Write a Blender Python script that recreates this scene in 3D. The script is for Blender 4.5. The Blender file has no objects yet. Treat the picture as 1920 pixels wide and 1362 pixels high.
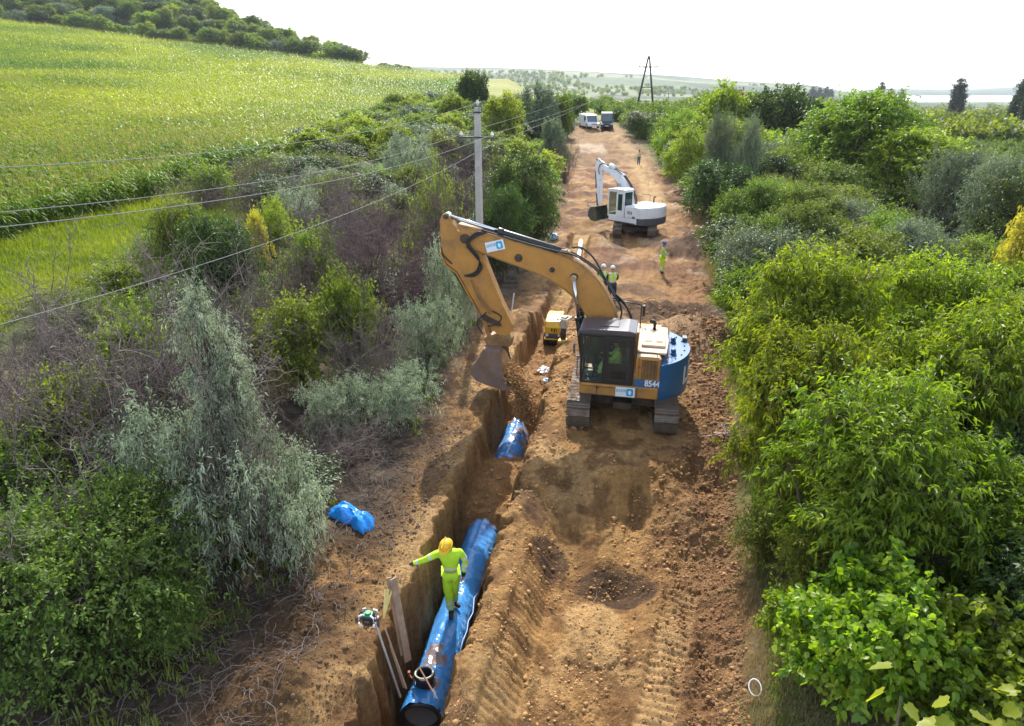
import bpy, bmesh, math, random
import numpy as np
from mathutils import Vector, Matrix

sc = bpy.context.scene
COL = sc.collection
R = math.radians

# ------------------------------------------------------------------ camera, sky, sun, exposure
PITCH = R(22.15); HC = 8.3; FPX = 1280.0
cam_d = bpy.data.cameras.new('camera'); cam = bpy.data.objects.new('camera', cam_d); COL.objects.link(cam)
cam.location = (0, 0, HC); cam.rotation_euler = (R(90) - PITCH, 0, 0)
cam_d.sensor_width = 36; cam_d.lens = 24; cam_d.clip_start = 0.1; cam_d.clip_end = 20000
sc.camera = cam
SUN_EL, SUN_AZ = 40.0, 1.0            # azimuth measured from +Y towards +X
w = bpy.data.worlds.new('World'); sc.world = w; w.use_nodes = True
nt = w.node_tree; bg = nt.nodes['Background']
sky = nt.nodes.new('ShaderNodeTexSky'); sky.sky_type = 'NISHITA'; sky.sun_disc = False
sky.sun_elevation = R(SUN_EL); sky.sun_rotation = R(SUN_AZ)
sky.air_density = 1.0; sky.dust_density = 1.5; sky.ozone_density = 1.0; sky.altitude = 100
bg.inputs['Strength'].default_value = 0.12
# bright summer haze that whitens the sky towards the horizon (added to the Nishita sky)
_tc = nt.nodes.new('ShaderNodeTexCoord'); _sx = nt.nodes.new('ShaderNodeSeparateXYZ'); nt.links.new(_tc.outputs['Generated'], _sx.inputs[0])
_rp = nt.nodes.new('ShaderNodeValToRGB'); nt.links.new(_sx.outputs['Z'], _rp.inputs['Fac'])
_e = _rp.color_ramp.elements; _e[0].position = 0.0; _e[0].color = (.50, .56, .64, 1); _e[1].position = .75; _e[1].color = (.26, .27, .29, 1)
_m = _e.new(.10); _m.color = (.62, .645, .67, 1); _m = _e.new(.30); _m.color = (.56, .57, .59, 1)
_b2 = nt.nodes.new('ShaderNodeBackground'); _b2.inputs['Strength'].default_value = 1.0; nt.links.new(_rp.outputs[0], _b2.inputs['Color'])
_ad = nt.nodes.new('ShaderNodeAddShader'); nt.links.new(sky.outputs[0], bg.inputs['Color'])
nt.links.new(bg.outputs[0], _ad.inputs[0]); nt.links.new(_b2.outputs[0], _ad.inputs[1]); nt.links.new(_ad.outputs[0], nt.nodes['World Output'].inputs['Surface'])
sd = bpy.data.lights.new('sun', 'SUN'); so = bpy.data.objects.new('sun', sd); COL.objects.link(so)
sd.energy = 4.6; sd.angle = R(0.6); sd.color = (1.0, 0.945, 0.86)
sv = Vector((math.sin(R(SUN_AZ)) * math.cos(R(SUN_EL)), math.cos(R(SUN_AZ)) * math.cos(R(SUN_EL)), math.sin(R(SUN_EL))))
so.rotation_euler = sv.to_track_quat('Z', 'Y').to_euler(); so.location = (0, 0, 60)
sc.view_settings.view_transform = 'Standard'; sc.view_settings.look = 'None'
sc.view_settings.gamma = 1; sc.view_settings.exposure = 0.72
sc.cycles.max_bounces = 7; sc.cycles.transparent_max_bounces = 8; sc.cycles.transmission_bounces = 5
sc.cycles.diffuse_bounces = 3; sc.cycles.glossy_bounces = 3; sc.cycles.volume_bounces = 0
sc.cycles.caustics_reflective = False; sc.cycles.caustics_refractive = False

# ------------------------------------------------------------------ small maths
def vn(x, y, seed=0):
    xi = np.floor(x).astype(np.int64); yi = np.floor(y).astype(np.int64)
    xf = x - xi; yf = y - yi
    def h(a, b):
        n = (a * 374761393 + b * 668265263 + seed * 974634777) & 0xFFFFFFFF
        n = ((n ^ (n >> 13)) * 1274126177) & 0xFFFFFFFF
        n = n ^ (n >> 16)
        return (n & 0xFFFF) / 65535.0
    u = xf * xf * (3 - 2 * xf); v = yf * yf * (3 - 2 * yf)
    return (h(xi, yi) * (1 - u) + h(xi + 1, yi) * u) * (1 - v) + (h(xi, yi + 1) * (1 - u) + h(xi + 1, yi + 1) * u) * v

def fbm(x, y, o=4, seed=0, g=0.5):
    s = 0; a = 1; t = 0
    c, sn = 0.8, 0.6
    for i in range(o):
        s = s + a * vn(x, y, seed + i * 17); t += a; a *= g
        x, y = (x * c - y * sn) * 2.03 + 13.7, (x * sn + y * c) * 2.03 + 7.1
    return s / t

def ss(a, b, x):
    t = np.clip((x - a) / (b - a), 0, 1); return t * t * (3 - 2 * t)

# ------------------------------------------------------------------ terrain
def XT(Y): return -1.55 + 0.165 * (np.minimum(Y, 60) - 8.2) + 0.10 * np.maximum(Y - 60, 0)
YL = [-20, 5, 8, 10.5, 12.5, 15.5, 20, 27, 42.5, 62, 85, 105, 118, 140]
XL = [-9, -5.0, -4.3, -3.6, -2.6, -2.1, -1.9, -0.9, 2.3, 4.3, 6.3, 8.0, 10.0, 12]
YR = [-20, 5, 7.5, 12.3, 20, 27.6, 42.5, 65, 95, 118, 140]
XR = [0.5, 3.2, 3.6, 4.9, 6.8, 8.8, 12.0, 16.0, 18.6, 17.6, 17.0]
def Ledge(Y): return np.interp(Y, YL, XL)
def Redge(Y): return np.interp(Y, YR, XR)
YB = [-20, 0, 14, 21, 32, 60, 90, 118, 140, 165, 300, 450, 620]
ZB = [0, 0, 0, -0.05, -0.9, -0.95, -0.9, 1.9, 2.4, 3.0, 4.4, 0, -9]
YZ = [-20, 0, 30, 83, 165, 300, 330, 420, 600, 700]
ZZ = [0.5, 0.6, 1.2, 2.0, 5.0, 10.6, 10.9, 7.0, -8, -13]
TFY = [-20, 4, 12.6, 13.6, 15.5, 16.9, 18.3, 19.2, 20.5, 23, 27, 31, 36, 44, 50]
TFZ = [-1.95, -1.95, -1.95, -1.2, -0.95, -1.45, -1.5, -0.95, -0.75, -1.35, -1.5, -1.5, -1.35, -1.3, -0.95]
AR = [-0.5, -.158, -.043, .04, .1, .245, .374, .46, .55, .62, .75]
AE = [.028, .0215, .0208, .0195, .0168, .0085, .0015, -.0040, -.0050, -.0055, .001]

def height(X, Y, fine=True):
    X = np.asarray(X, float); Y = np.asarray(Y, float)
    a = X / np.maximum(Y, 1.0)
    base = np.interp(Y, YB, ZB)
    L = Ledge(Y); Rr = Redge(Y)
    zl = np.interp(Y, YZ, ZZ) + 0.112 * np.maximum(0, -X - 20) * np.interp(Y, [330, 600], [1, .4])
    zl = zl + 0.24 * np.clip(Y - 272, 0, 120) * ss(.16, .5, -a)
    zl = zl + 0.5 * (fbm(X * .08, Y * .05, 3, 5) - .5) * ss(10, 60, Y)
    wl = ss(1.0, 15.0, L - X)
    z = base * (1 - wl) + zl * wl
    d = np.maximum(0, X - Rr)
    z = z - np.minimum(.07 * d, 10.5) * ss(0, 12, d)
    # far country
    vfar = np.where(Y > 500, 1, 0)
    cr = np.interp(a, AR, AE)
    s = ss(650, 2600, Y)
    zf1 = -15 * (1 - s) + (HC + cr * 2600) * s
    zf1 = np.where(Y > 2600, HC + cr * 2600 - (Y - 2600) * .05, zf1)
    s2 = ss(2600, 4600, Y)
    zf2 = -23 * (1 - s2) + (HC + cr * 4600) * s2
    zf2 = np.where(Y > 4600, HC + cr * 4600 - (Y - 4600) * .05, zf2)
    zf2 = zf2 - 5.0 * ss(1450, 1600, Y) * (1 - ss(2450, 2600, Y))
    wr = ss(.40, .50, a)
    zf = zf1 * (1 - wr) + zf2 * wr
    zf = zf + (fbm(X * .004, Y * .004, 3, 9) - .5) * 9 * ss(700, 1500, Y) * (1 - wr)
    k = ss(430, 900, Y)
    z = z * (1 - k) + zf * k
    # corridor
    inc = ss(-.6, .6, X - L) * ss(-.6, .6, Rr - X)
    near = 1 - ss(120, 150, Y)
    TRK = ((3.3, 10.6, 1.75, 6.4, .27, .17), (.75, 11.6, -.35, 6.8, .24, .165))
    incn = inc
    for (x0, y0, x1, y1, wd, pitch) in TRK:
        ux, uy = x1 - x0, y1 - y0; ln = math.hypot(ux, uy); ux /= ln; uy /= ln
        al = (X - x0) * ux + (Y - y0) * uy; ac = np.abs(-(X - x0) * uy + (Y - y0) * ux)
        incn = incn * (1 - .85 * ss(wd * 1.3, wd, ac) * ss(0, .4, al) * ss(0, .4, ln - al) * (.45 + .55 * ss(.4, .55, fbm(X * 1.1, Y * 1.1, 2, 19))))
    if fine:
        q = fbm(X * .55, Y * .55, 4, 21) - .5
        ru = fbm((X - XT(Y)) * 2.6, Y * .38, 3, 23) - .5
        z = z + inc * near * ru * .26 * np.interp(Y, [14, 15, 19.5, 21], [1, .15, .15, 1]) * ss(1.0, 1.6, X - XT(Y))
        z = z + inc * near * q * .34 * ss(0, 10, Y) * np.interp(Y, [0, 14, 15, 20, 21, 30, 60], [1, 1, .35, .35, 1, 1.6, 2.6])
        # clods
        rough = .55 + .9 * ss(2.6, .6, Rr - X) + .5 * ss(.0, 1.5, -(X - XT(Y)) - .6)
        c1 = np.abs(fbm(X * 3.1, Y * 3.1, 4, 31) - .5) * 2
        c2 = fbm(X * 9, Y * 9, 2, 37)
        c3 = fbm(X * 21, Y * 21, 2, 39) - .5
        z = z + incn * near * c3 * .032 * (1 - ss(14, 26, Y))
        z = z + incn * near * rough * (.105 * (c1 - .3) + .045 * (c2 - .5)) * np.interp(Y, [0, 25, 60], [1, 1.2, 1.0])
        z = z + (1 - inc) * .10 * (fbm(X * 1.7, Y * 1.7, 3, 41) - .5) * (1 - ss(60, 90, Y))
    t = (X - XT(Y)) * .9866
    # heap the machine stands in front of, pad, hollow, plateau, ruts
    def bump(x0, y0, r, h, p=1.0):
        dd = np.sqrt((X - x0) ** 2 + (Y - y0) ** 2) / r
        return h * np.clip(1 - dd, 0, 1) ** p
    z = z + .34 * ss(0, 1, np.clip((14.9 - Y) / .0001, 0, 1)) * 0
    dh = np.sqrt((X - 2.75) ** 2 + ((Y - 14.35) * 1.0) ** 2)
    heap = np.clip(.80 - .66 * np.clip(dh - .45, 0, 9), 0, .80)
    low = .62 * ss(14.9, 13.2, Y) * inc * ss(.9, 1.9, t)
    z = z - low + np.minimum(heap, low + .10 * ss(15.1, 14.5, Y))
    z = z + bump(1.25, 13.0, 1.0, .30) + bump(4.1, 12.7, 1.3, .35)
    z = z - bump(2.0, 10.55, .75, .26, 1.2) - bump(1.8, 10.4, .45, .1) + bump(1.35, 9.3, .75, .14, .5)
    z = z + bump(-3.3, 7.6, 1.0, .45) + bump(-3.0, 9.4, .9, .3) + bump(-3.8, 11.2, 1.2, .4) + bump(-2.7, 8.3, .6, .2)
    z = z + bump(6.6, 23.0, 2.6, 1.0) + bump(4.9, 22.2, 1.6, .5) - bump(7.2, 27.0, 2.1, .6) + bump(9.0, 24.5, 2.0, .6)
    z = z + bump(.4, 26.0, 1.4, .5) + bump(4.6, 42.5, 2.4, .55) - bump(4.8, 47.5, 2.5, .7) + bump(10.6, 41, 2.5, .7) + bump(13, 55, 3, .5)
    for (x0, y0, x1, y1, wd, pitch) in (TRK[0], TRK[1], (2.1, 16, 3.6, 24, .3, .2), (8.3, 52, 12.6, 78, .6, .3), (6.4, 52, 9.6, 84, .6, .3)):
        ux, uy = x1 - x0, y1 - y0; ln = math.hypot(ux, uy); ux /= ln; uy /= ln
        al = (X - x0) * ux + (Y - y0) * uy; ac = np.abs(-(X - x0) * uy + (Y - y0) * ux)
        m = ss(wd * 1.25, wd * .9, ac) * ss(0, .4, al) * ss(0, .4, ln - al)
        z = z + m * (-.05 + ((.05 if pitch == .17 else .03) * np.abs(np.sin(al / pitch * math.pi)) if fine else 0))
        z = z + .06 * ss(wd * .9, wd * 1.3, ac) * ss(wd * 2.2, wd * 1.4, ac) * ss(0, .4, al) * ss(0, .4, ln - al)
    # trench
    n1 = (fbm(Y * 1.3, Y * 0 + 3, 3, 51) - .5) * .45 + (vn(Y * 7, Y * 0, 52) - .5) * .22
    n2 = (fbm(Y * 1.1, Y * 0 + 9, 3, 53) - .5) * .5 + (vn(Y * 6, Y * 0, 54) - .5) * .26
    le = -.60 + n1 * .6; re = np.interp(Y, [5, 9, 11, 14, 20, 26], [.70, .82, .86, .96, .9, .8]) + n2 * .5
    fl = np.interp(Y, TFY, TFZ)
    if fine:
        fl = fl + (fbm(X * 2.5, Y * 2.5, 3, 61) - .5) * .35 * np.interp(Y, [12, 13.5], [.4, 1]) + .12 * np.cos(np.clip(t, -1, 1) * 2.5) * (fl > -1.4)
    wl_ = ss(-.02, .13 + .05, t - le + (fbm(Y * 4, z * 0 + X * 6, 3, 63) - .5) * .26)
    wr_ = ss(-.02, .30, re - t + (fbm(Y * 4.3, X * 5, 3, 64) - .5) * .30)
    tr = wl_ * wr_ * ss(50, 44, Y)
    z = z + .16 * ss(.7, .1, np.abs(t - re - .45)) * ss(46, 40, Y) * inc * (1 - tr)
    z = z * (1 - tr) + np.minimum(fl, z) * tr
    return z, inc, tr, t

def gz(x, y):
    return float(height(np.array([x]), np.array([y]), False)[0][0])
def X_at(px, Y, Z):
    return (px - 960) / FPX * (Y * math.cos(PITCH) + (HC - Z) * math.sin(PITCH))
def ratio(py):
    b = (py - 681) / FPX
    return (math.sin(PITCH) + b * math.cos(PITCH)) / (math.cos(PITCH) - b * math.sin(PITCH))
def ground_at(px, Y):
    z = 0.0
    for _ in range(8):
        x = X_at(px, Y, z); z = gz(x, Y)
    return x, Y, z

# ------------------------------------------------------------------ bulk mesh helpers
def np_mesh(name, V, F, attrs=None, mats=(), mi=None, smooth=False, cols=None):
    V = np.ascontiguousarray(V, dtype=np.float32); F = np.ascontiguousarray(F, dtype=np.int32)
    k = F.shape[1]
    me = bpy.data.meshes.new(name)
    me.vertices.add(len(V)); me.vertices.foreach_set('co', V.ravel())
    me.loops.add(F.size); me.loops.foreach_set('vertex_index', F.ravel())
    me.polygons.add(len(F)); me.polygons.foreach_set('loop_start', np.arange(0, F.size, k, dtype=np.int32))
    me.polygons.foreach_set('loop_total', np.full(len(F), k, dtype=np.int32))
    if smooth: me.polygons.foreach_set('use_smooth', np.ones(len(F), dtype=bool))
    if mi is not None: me.polygons.foreach_set('material_index', np.asarray(mi, dtype=np.int32))
    for an, arr in (attrs or {}).items():
        at = me.attributes.new(an, 'FLOAT', 'POINT'); at.data.foreach_set('value', np.ascontiguousarray(arr, dtype=np.float32))
    if cols is not None:
        at = me.attributes.new('Col', 'FLOAT_COLOR', 'POINT')
        c4 = np.ones((len(V), 4), dtype=np.float32); c4[:, :3] = cols; at.data.foreach_set('color', c4.ravel())
    for m in mats: me.materials.append(m)
    me.update(calc_edges=True); me.validate()
    return me

def link(name, me, parent=None, loc=None, rot=None, scale=None):
    o = bpy.data.objects.new(name, me); COL.objects.link(o)
    if parent: o.parent = parent
    if loc is not None: o.location = loc
    if rot is not None: o.rotation_euler = rot
    if scale is not None: o.scale = scale if hasattr(scale, '__len__') else (scale,) * 3
    return o
def tag(o, label=None, cat=None, group=None, kind=None):
    if label: o['label'] = label
    if cat: o['category'] = cat
    if group: o['group'] = group
    if kind: o['kind'] = kind
    return o
def empty(name, loc=(0, 0, 0), rz=0.0, label=None, cat=None, group=None):
    o = bpy.data.objects.new(name, None); COL.objects.link(o); o.location = loc; o.rotation_euler = (0, 0, rz)
    o.empty_display_size = .3
    return tag(o, label, cat, group)

# ------------------------------------------------------------------ materials
def N(nt, t, **kw):
    n = nt.nodes.new(t)
    for k, v in kw.items():
        if k in n.inputs.keys(): n.inputs[k].default_value = v
        else: setattr(n, k, v)
    return n
def mat_plain(name, col, rough=.6, metal=0, var=.15, scale=6, bump=0, bscale=40, dirt=None, dirt_amt=.4, spec=.5, coat=0):
    m = bpy.data.materials.new(name); m.use_nodes = True; nt = m.node_tree; b = nt.nodes['Principled BSDF']
    b.inputs['Roughness'].default_value = rough; b.inputs['Metallic'].default_value = metal
    b.inputs['Specular IOR Level'].default_value = spec; b.inputs['Coat Weight'].default_value = coat
    tc = N(nt, 'ShaderNodeTexCoord')
    no = N(nt, 'ShaderNodeTexNoise'); no.inputs['Scale'].default_value = scale; no.inputs['Detail'].default_value = 8; no.inputs['Roughness'].default_value = .65
    nt.links.new(tc.outputs['Object'], no.inputs['Vector'])
    rp = N(nt, 'ShaderNodeValToRGB')
    c = np.array(col[:3]); lo = c * (1 - var); hi = np.minimum(c * (1 + var), 1)
    rp.color_ramp.elements[0].position = .3; rp.color_ramp.elements[1].position = .7
    rp.color_ramp.elements[0].color = (*lo, 1); rp.color_ramp.elements[1].color = (*hi, 1)
    nt.links.new(no.outputs['Fac'], rp.inputs['Fac']); out = rp.outputs['Color']
    if dirt:
        n2 = N(nt, 'ShaderNodeTexNoise'); n2.inputs['Scale'].default_value = scale * .45; n2.inputs['Detail'].default_value = 10; n2.inputs['Roughness'].default_value = .75
        nt.links.new(tc.outputs['Object'], n2.inputs['Vector'])
        r2 = N(nt, 'ShaderNodeValToRGB'); r2.color_ramp.elements[0].position = .62 - dirt_amt * .35; r2.color_ramp.elements[1].position = .78 - dirt_amt * .2
        nt.links.new(n2.outputs['Fac'], r2.inputs['Fac'])
        mx = N(nt, 'ShaderNodeMix', data_type='RGBA'); mx.inputs['B'].default_value = (*dirt, 1)
        nt.links.new(r2.outputs['Color'], mx.inputs['Factor']); nt.links.new(out, mx.inputs['A']); out = mx.outputs['Result']
        mr = N(nt, 'ShaderNodeMapRange'); mr.inputs['To Min'].default_value = rough; mr.inputs['To Max'].default_value = .95
        nt.links.new(r2.outputs['Color'], mr.inputs['Value']); nt.links.new(mr.outputs[0], b.inputs['Roughness'])
    nt.links.new(out, b.inputs['Base Color'])
    if bump:
        n3 = N(nt, 'ShaderNodeTexNoise'); n3.inputs['Scale'].default_value = bscale; n3.inputs['Detail'].default_value = 4
        nt.links.new(tc.outputs['Object'], n3.inputs['Vector'])
        bp = N(nt, 'ShaderNodeBump'); bp.inputs['Strength'].default_value = bump; bp.inputs['Distance'].default_value = .02
        nt.links.new(n3.outputs['Fac'], bp.inputs['Height']); nt.links.new(bp.outputs[0], b.inputs['Normal'])
    return m

def mat_leaf(name, c0, c1, trans=.4, rough=.45, tcol=None, rnd=.25, spec=.35):
    m = bpy.data.materials.new(name); m.use_nodes = True; nt = m.node_tree; b = nt.nodes['Principled BSDF']
    b.inputs['Roughness'].default_value = rough; b.inputs['Specular IOR Level'].default_value = spec
    at = N(nt, 'ShaderNodeAttribute', attribute_name='tone')
    mx = N(nt, 'ShaderNodeMix', data_type='RGBA'); mx.inputs['A'].default_value = (*c0, 1); mx.inputs['B'].default_value = (*c1, 1)
    nt.links.new(at.outputs['Fac'], mx.inputs['Factor'])
    oi = N(nt, 'ShaderNodeObjectInfo')
    hs = N(nt, 'ShaderNodeHueSaturation')
    m1 = N(nt, 'ShaderNodeMapRange'); m1.inputs['To Min'].default_value = .5 - .03 * rnd * 4; m1.inputs['To Max'].default_value = .5 + .012 * rnd * 4
    m2 = N(nt, 'ShaderNodeMapRange'); m2.inputs['To Min'].default_value = 1 - rnd; m2.inputs['To Max'].default_value = 1 + rnd
    mm = N(nt, 'ShaderNodeMath', operation='MULTIPLY'); mm.inputs[1].default_value = 7.31
    fr = N(nt, 'ShaderNodeMath', operation='FRACT')
    nt.links.new(oi.outputs['Random'], m1.inputs['Value']); nt.links.new(oi.outputs['Random'], mm.inputs[0]); nt.links.new(mm.outputs[0], fr.inputs[0])
    nt.links.new(fr.outputs[0], m2.inputs['Value'])
    nt.links.new(m1.outputs[0], hs.inputs['Hue']); nt.links.new(m2.outputs[0], hs.inputs['Value']); nt.links.new(mx.outputs['Result'], hs.inputs['Color'])
    nt.links.new(hs.outputs[0], b.inputs['Base Color'])
    tr = N(nt, 'ShaderNodeBsdfTranslucent')
    mc = N(nt, 'ShaderNodeMix', data_type='RGBA', blend_type='MULTIPLY'); mc.inputs['Factor'].default_value = 1
    mc.inputs['B'].default_value = (*(tcol or (1.35, 1.5, .5)), 1)
    nt.links.new(hs.outputs[0], mc.inputs['A']); nt.links.new(mc.outputs['Result'], tr.inputs['Color'])
    ms = N(nt, 'ShaderNodeMixShader'); ms.inputs[0].default_value = trans
    nt.links.new(b.outputs[0], ms.inputs[1]); nt.links.new(tr.outputs[0], ms.inputs[2])
    nt.links.new(ms.outputs[0], nt.nodes['Material Output'].inputs['Surface'])
    return m

def mat_ground():
    m = bpy.data.materials.new('ground_soil'); m.use_nodes = True; nt = m.node_tree; b = nt.nodes['Principled BSDF']
    b.inputs['Roughness'].default_value = .93; b.inputs['Specular IOR Level'].default_value = .2
    at = N(nt, 'ShaderNodeAttribute', attribute_name='Col')
    ge = N(nt, 'ShaderNodeNewGeometry')
    n1 = N(nt, 'ShaderNodeTexNoise'); n1.inputs['Scale'].default_value = 9; n1.inputs['Detail'].default_value = 9; n1.inputs['Roughness'].default_value = .7
    n2 = N(nt, 'ShaderNodeTexNoise'); n2.inputs['Scale'].default_value = 1.1; n2.inputs['Detail'].default_value = 6
    n3 = N(nt, 'ShaderNodeTexNoise'); n3.inputs['Scale'].default_value = .02; n3.inputs['Detail'].default_value = 8
    for n in (n1, n2, n3): nt.links.new(ge.outputs['Position'], n.inputs['Vector'])
    m1 = N(nt, 'ShaderNodeMapRange'); m1.inputs['From Min'].default_value = .3; m1.inputs['From Max'].default_value = .7; m1.inputs['To Min'].default_value = .6; m1.inputs['To Max'].default_value = 1.32
    m2 = N(nt, 'ShaderNodeMapRange'); m2.inputs['From Min'].default_value = .3; m2.inputs['From Max'].default_value = .7; m2.inputs['To Min'].default_value = .82; m2.inputs['To Max'].default_value = 1.15
    m3 = N(nt, 'ShaderNodeMapRange'); m3.inputs['From Min'].default_value = .35; m3.inputs['From Max'].default_value = .65; m3.inputs['To Min'].default_value = .85; m3.inputs['To Max'].default_value = 1.12
    nt.links.new(n1.outputs['Fac'], m1.inputs[0]); nt.links.new(n2.outputs['Fac'], m2.inputs[0]); nt.links.new(n3.outputs['Fac'], m3.inputs[0])
    a = N(nt, 'ShaderNodeMath', operation='MULTIPLY'); c = N(nt, 'ShaderNodeMath', operation='MULTIPLY')
    nt.links.new(m1.outputs[0], a.inputs[0]); nt.links.new(m2.outputs[0], a.inputs[1]); nt.links.new(a.outputs[0], c.inputs[0]); nt.links.new(m3.outputs[0], c.inputs[1])
    vm = N(nt, 'ShaderNodeVectorMath', operation='SCALE'); nt.links.new(at.outputs['Color'], vm.inputs[0]); nt.links.new(c.outputs[0], vm.inputs['Scale'])
    nt.links.new(vm.outputs[0], b.inputs['Base Color'])
    n4 = N(nt, 'ShaderNodeTexNoise'); n4.inputs['Scale'].default_value = 22; n4.inputs['Detail'].default_value = 6; n4.inputs['Roughness'].default_value = .75
    nt.links.new(ge.outputs['Position'], n4.inputs['Vector'])
    mp = N(nt, 'ShaderNodeMapping'); mp.inputs['Scale'].default_value = (11, 11, 2.2); nt.links.new(ge.outputs['Position'], mp.inputs['Vector'])
    n5 = N(nt, 'ShaderNodeTexNoise'); n5.inputs['Scale'].default_value = 1.0; n5.inputs['Detail'].default_value = 7; n5.inputs['Roughness'].default_value = .7; nt.links.new(mp.outputs[0], n5.inputs['Vector'])
    b0 = N(nt, 'ShaderNodeBump'); b0.inputs['Strength'].default_value = .9; b0.inputs['Distance'].default_value = .08; nt.links.new(n5.outputs['Fac'], b0.inputs['Height'])
    bp = N(nt, 'ShaderNodeBump'); bp.inputs['Strength'].default_value = 1.0; bp.inputs['Distance'].default_value = .06; nt.links.new(b0.outputs[0], bp.inputs['Normal'])
    nt.links.new(n4.outputs['Fac'], bp.inputs['Height']); nt.links.new(bp.outputs[0], b.inputs['Normal'])
    return m
M_GROUND = mat_ground()

# ------------------------------------------------------------------ the ground: one sheet
def build_ground():
    rows = list(np.arange(-8, 5.6, .12)); y = 5.6
    while y < 9000:
        rows.append(y)
        k = .0028 if y < 22 else (.0036 if y < 60 else (.007 if y < 400 else .013))
        y += k * max(y, 6)
    rows = np.array(rows)
    g = np.concatenate([-np.geomspace(60, 9, 36), np.arange(-8.9, -4, .11), np.arange(-4, -1.2, .032), np.arange(-1.2, 4.2, .0175),
                        np.arange(4.2, 7, .03), np.arange(7, 11, .12), np.geomspace(11.1, 60, 30)])
    YY = np.repeat(rows[:, None], len(g), 1); wY = np.maximum(YY, 7) / 10
    c = XT(np.minimum(YY, 130)) + .06 * np.maximum(YY - 130, 0)
    XX = c + g[None, :] * wY
    Z, inc, tr, t = height(XX, YY)
    # colours
    def C(*c): return np.array(c)
    sh = XX.shape
    def mix(A, B, f): return A * (1 - f[..., None]) + B * f[..., None]
    sand = C(.47, .265, .098); sand2 = C(.60, .375, .165); red = C(.20, .098, .055); dark = C(.075, .045, .030); pale = C(.46, .35, .24); straw = C(.46, .29, .12)
    n1 = fbm(XX * .7, YY * .7, 4, 101); n2 = fbm(XX * .35, YY * .35, 4, 103); n3 = fbm(XX * 2.5, YY * 2.5, 3, 107)
    soil = np.ones(sh + (3,)) * sand
    soil = mix(soil, sand2, ss(.5, .7, n1) * .8)
    soil = mix(soil, C(.22, .112, .045), ss(.46, .64, n3) * .8)
    far = ss(22, 34, YY)
    soil = mix(soil, C(.33, .19, .085), far * .7)
    soil = mix(soil, red, far * ss(.46, .60, n2) * .9)
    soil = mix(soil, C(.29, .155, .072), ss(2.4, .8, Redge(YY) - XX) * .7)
    soil = mix(soil, pale, far * ss(.64, .72, n1) * .5)
    soil = mix(soil, dark * 1.6, far * ss(.56, .66, fbm(XX * .9 + 30, YY * .5, 4, 131)) * .7)
    soil = mix(soil, C(.50, .33, .16), ss(50, 58, YY) * ss(1.6, .5, np.abs(XX - np.interp(YY, [50, 90], [11.0, 16.2]))) * .8)
    soil = mix(soil, C(.40, .265, .14), ss(84, 95, YY) * .5)
    soil = mix(soil, pale * 1.15, ss(96, 98, YY) * ss(104, 102, YY) * ss(2.0, 1.7, np.abs(XX - 11.2)))
    def blob(x0, y0, rx, ry, j=.25):
        return ss(1.1, .75, np.sqrt(((XX - x0) / rx) ** 2 + ((YY - y0) / ry) ** 2) + (n1 - .5) * j * 4)
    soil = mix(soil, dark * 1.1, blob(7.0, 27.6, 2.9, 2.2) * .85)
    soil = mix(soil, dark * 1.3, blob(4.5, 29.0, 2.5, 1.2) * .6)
    soil = mix(soil, C(.40, .26, .15), blob(5.6, 21.8, 2.6, 2.0) * .8)
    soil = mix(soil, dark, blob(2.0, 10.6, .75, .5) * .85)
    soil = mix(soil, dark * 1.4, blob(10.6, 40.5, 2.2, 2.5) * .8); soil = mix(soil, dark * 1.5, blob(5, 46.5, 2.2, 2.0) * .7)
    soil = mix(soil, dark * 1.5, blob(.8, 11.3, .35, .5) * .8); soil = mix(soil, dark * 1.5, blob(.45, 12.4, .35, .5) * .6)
    soil = mix(soil, sand2, blob(1.45, 9.5, .55, .8, .1) * .8)
    al_ = ((XX - 3.3) * -1.55 + (YY - 10.6) * -4.2) / 4.477; ac_ = np.abs(-(XX - 3.3) * -4.2 + (YY - 10.6) * -1.55) / 4.477
    soil = mix(soil, sand2 * 1.1, ss(.34, .24, ac_) * ss(0, .3, al_) * ss(4.6, 4.3, al_) * ss(.4, .5, n1 * .5 + .25) * .8)
    soil = mix(soil, sand2, ss(-1.9, -1.6, t) * ss(-.5, -.7, t) * ss(9.0, 10.2, YY) * ss(21, 19, YY) * ss(.38, .5, n1) * .85)
    soil = mix(soil, pale * 1.1, ss(-1.9, -1.75, t) * ss(-1.35, -1.5, t) * ss(11.5, 12, YY) * ss(18, 17, YY) * ss(.48, .56, n1) * .7)
    # trench
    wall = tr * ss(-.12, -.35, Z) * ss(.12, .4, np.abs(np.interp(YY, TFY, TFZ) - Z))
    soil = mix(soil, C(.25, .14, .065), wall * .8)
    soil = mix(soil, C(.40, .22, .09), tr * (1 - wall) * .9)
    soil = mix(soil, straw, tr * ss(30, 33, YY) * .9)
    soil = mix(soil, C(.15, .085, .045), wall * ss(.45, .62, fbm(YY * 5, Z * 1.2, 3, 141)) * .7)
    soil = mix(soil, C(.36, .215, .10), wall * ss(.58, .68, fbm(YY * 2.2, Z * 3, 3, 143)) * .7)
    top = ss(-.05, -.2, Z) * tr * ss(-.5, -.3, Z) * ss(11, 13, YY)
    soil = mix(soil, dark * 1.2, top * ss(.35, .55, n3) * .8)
    # left spoil: darker humus mix
    lsp = ss(.8, 1.6, -t) * ss(17, 15, YY)
    soil = mix(soil, C(.135, .075, .036), lsp * ss(.30, .50, n1) * .9)
    # outside
    humus = mix(np.ones(sh + (3,)) * C(.105, .078, .058), C(.19, .145, .105), ss(.45, .7, n3))
    drygrass = mix(np.ones(sh + (3,)) * C(.26, .21, .11), C(.12, .14, .04), ss(.4, .6, n1))
    grass = mix(np.ones(sh + (3,)) * C(.13, .19, .03), C(.22, .26, .045), ss(.4, .65, n1))
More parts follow.
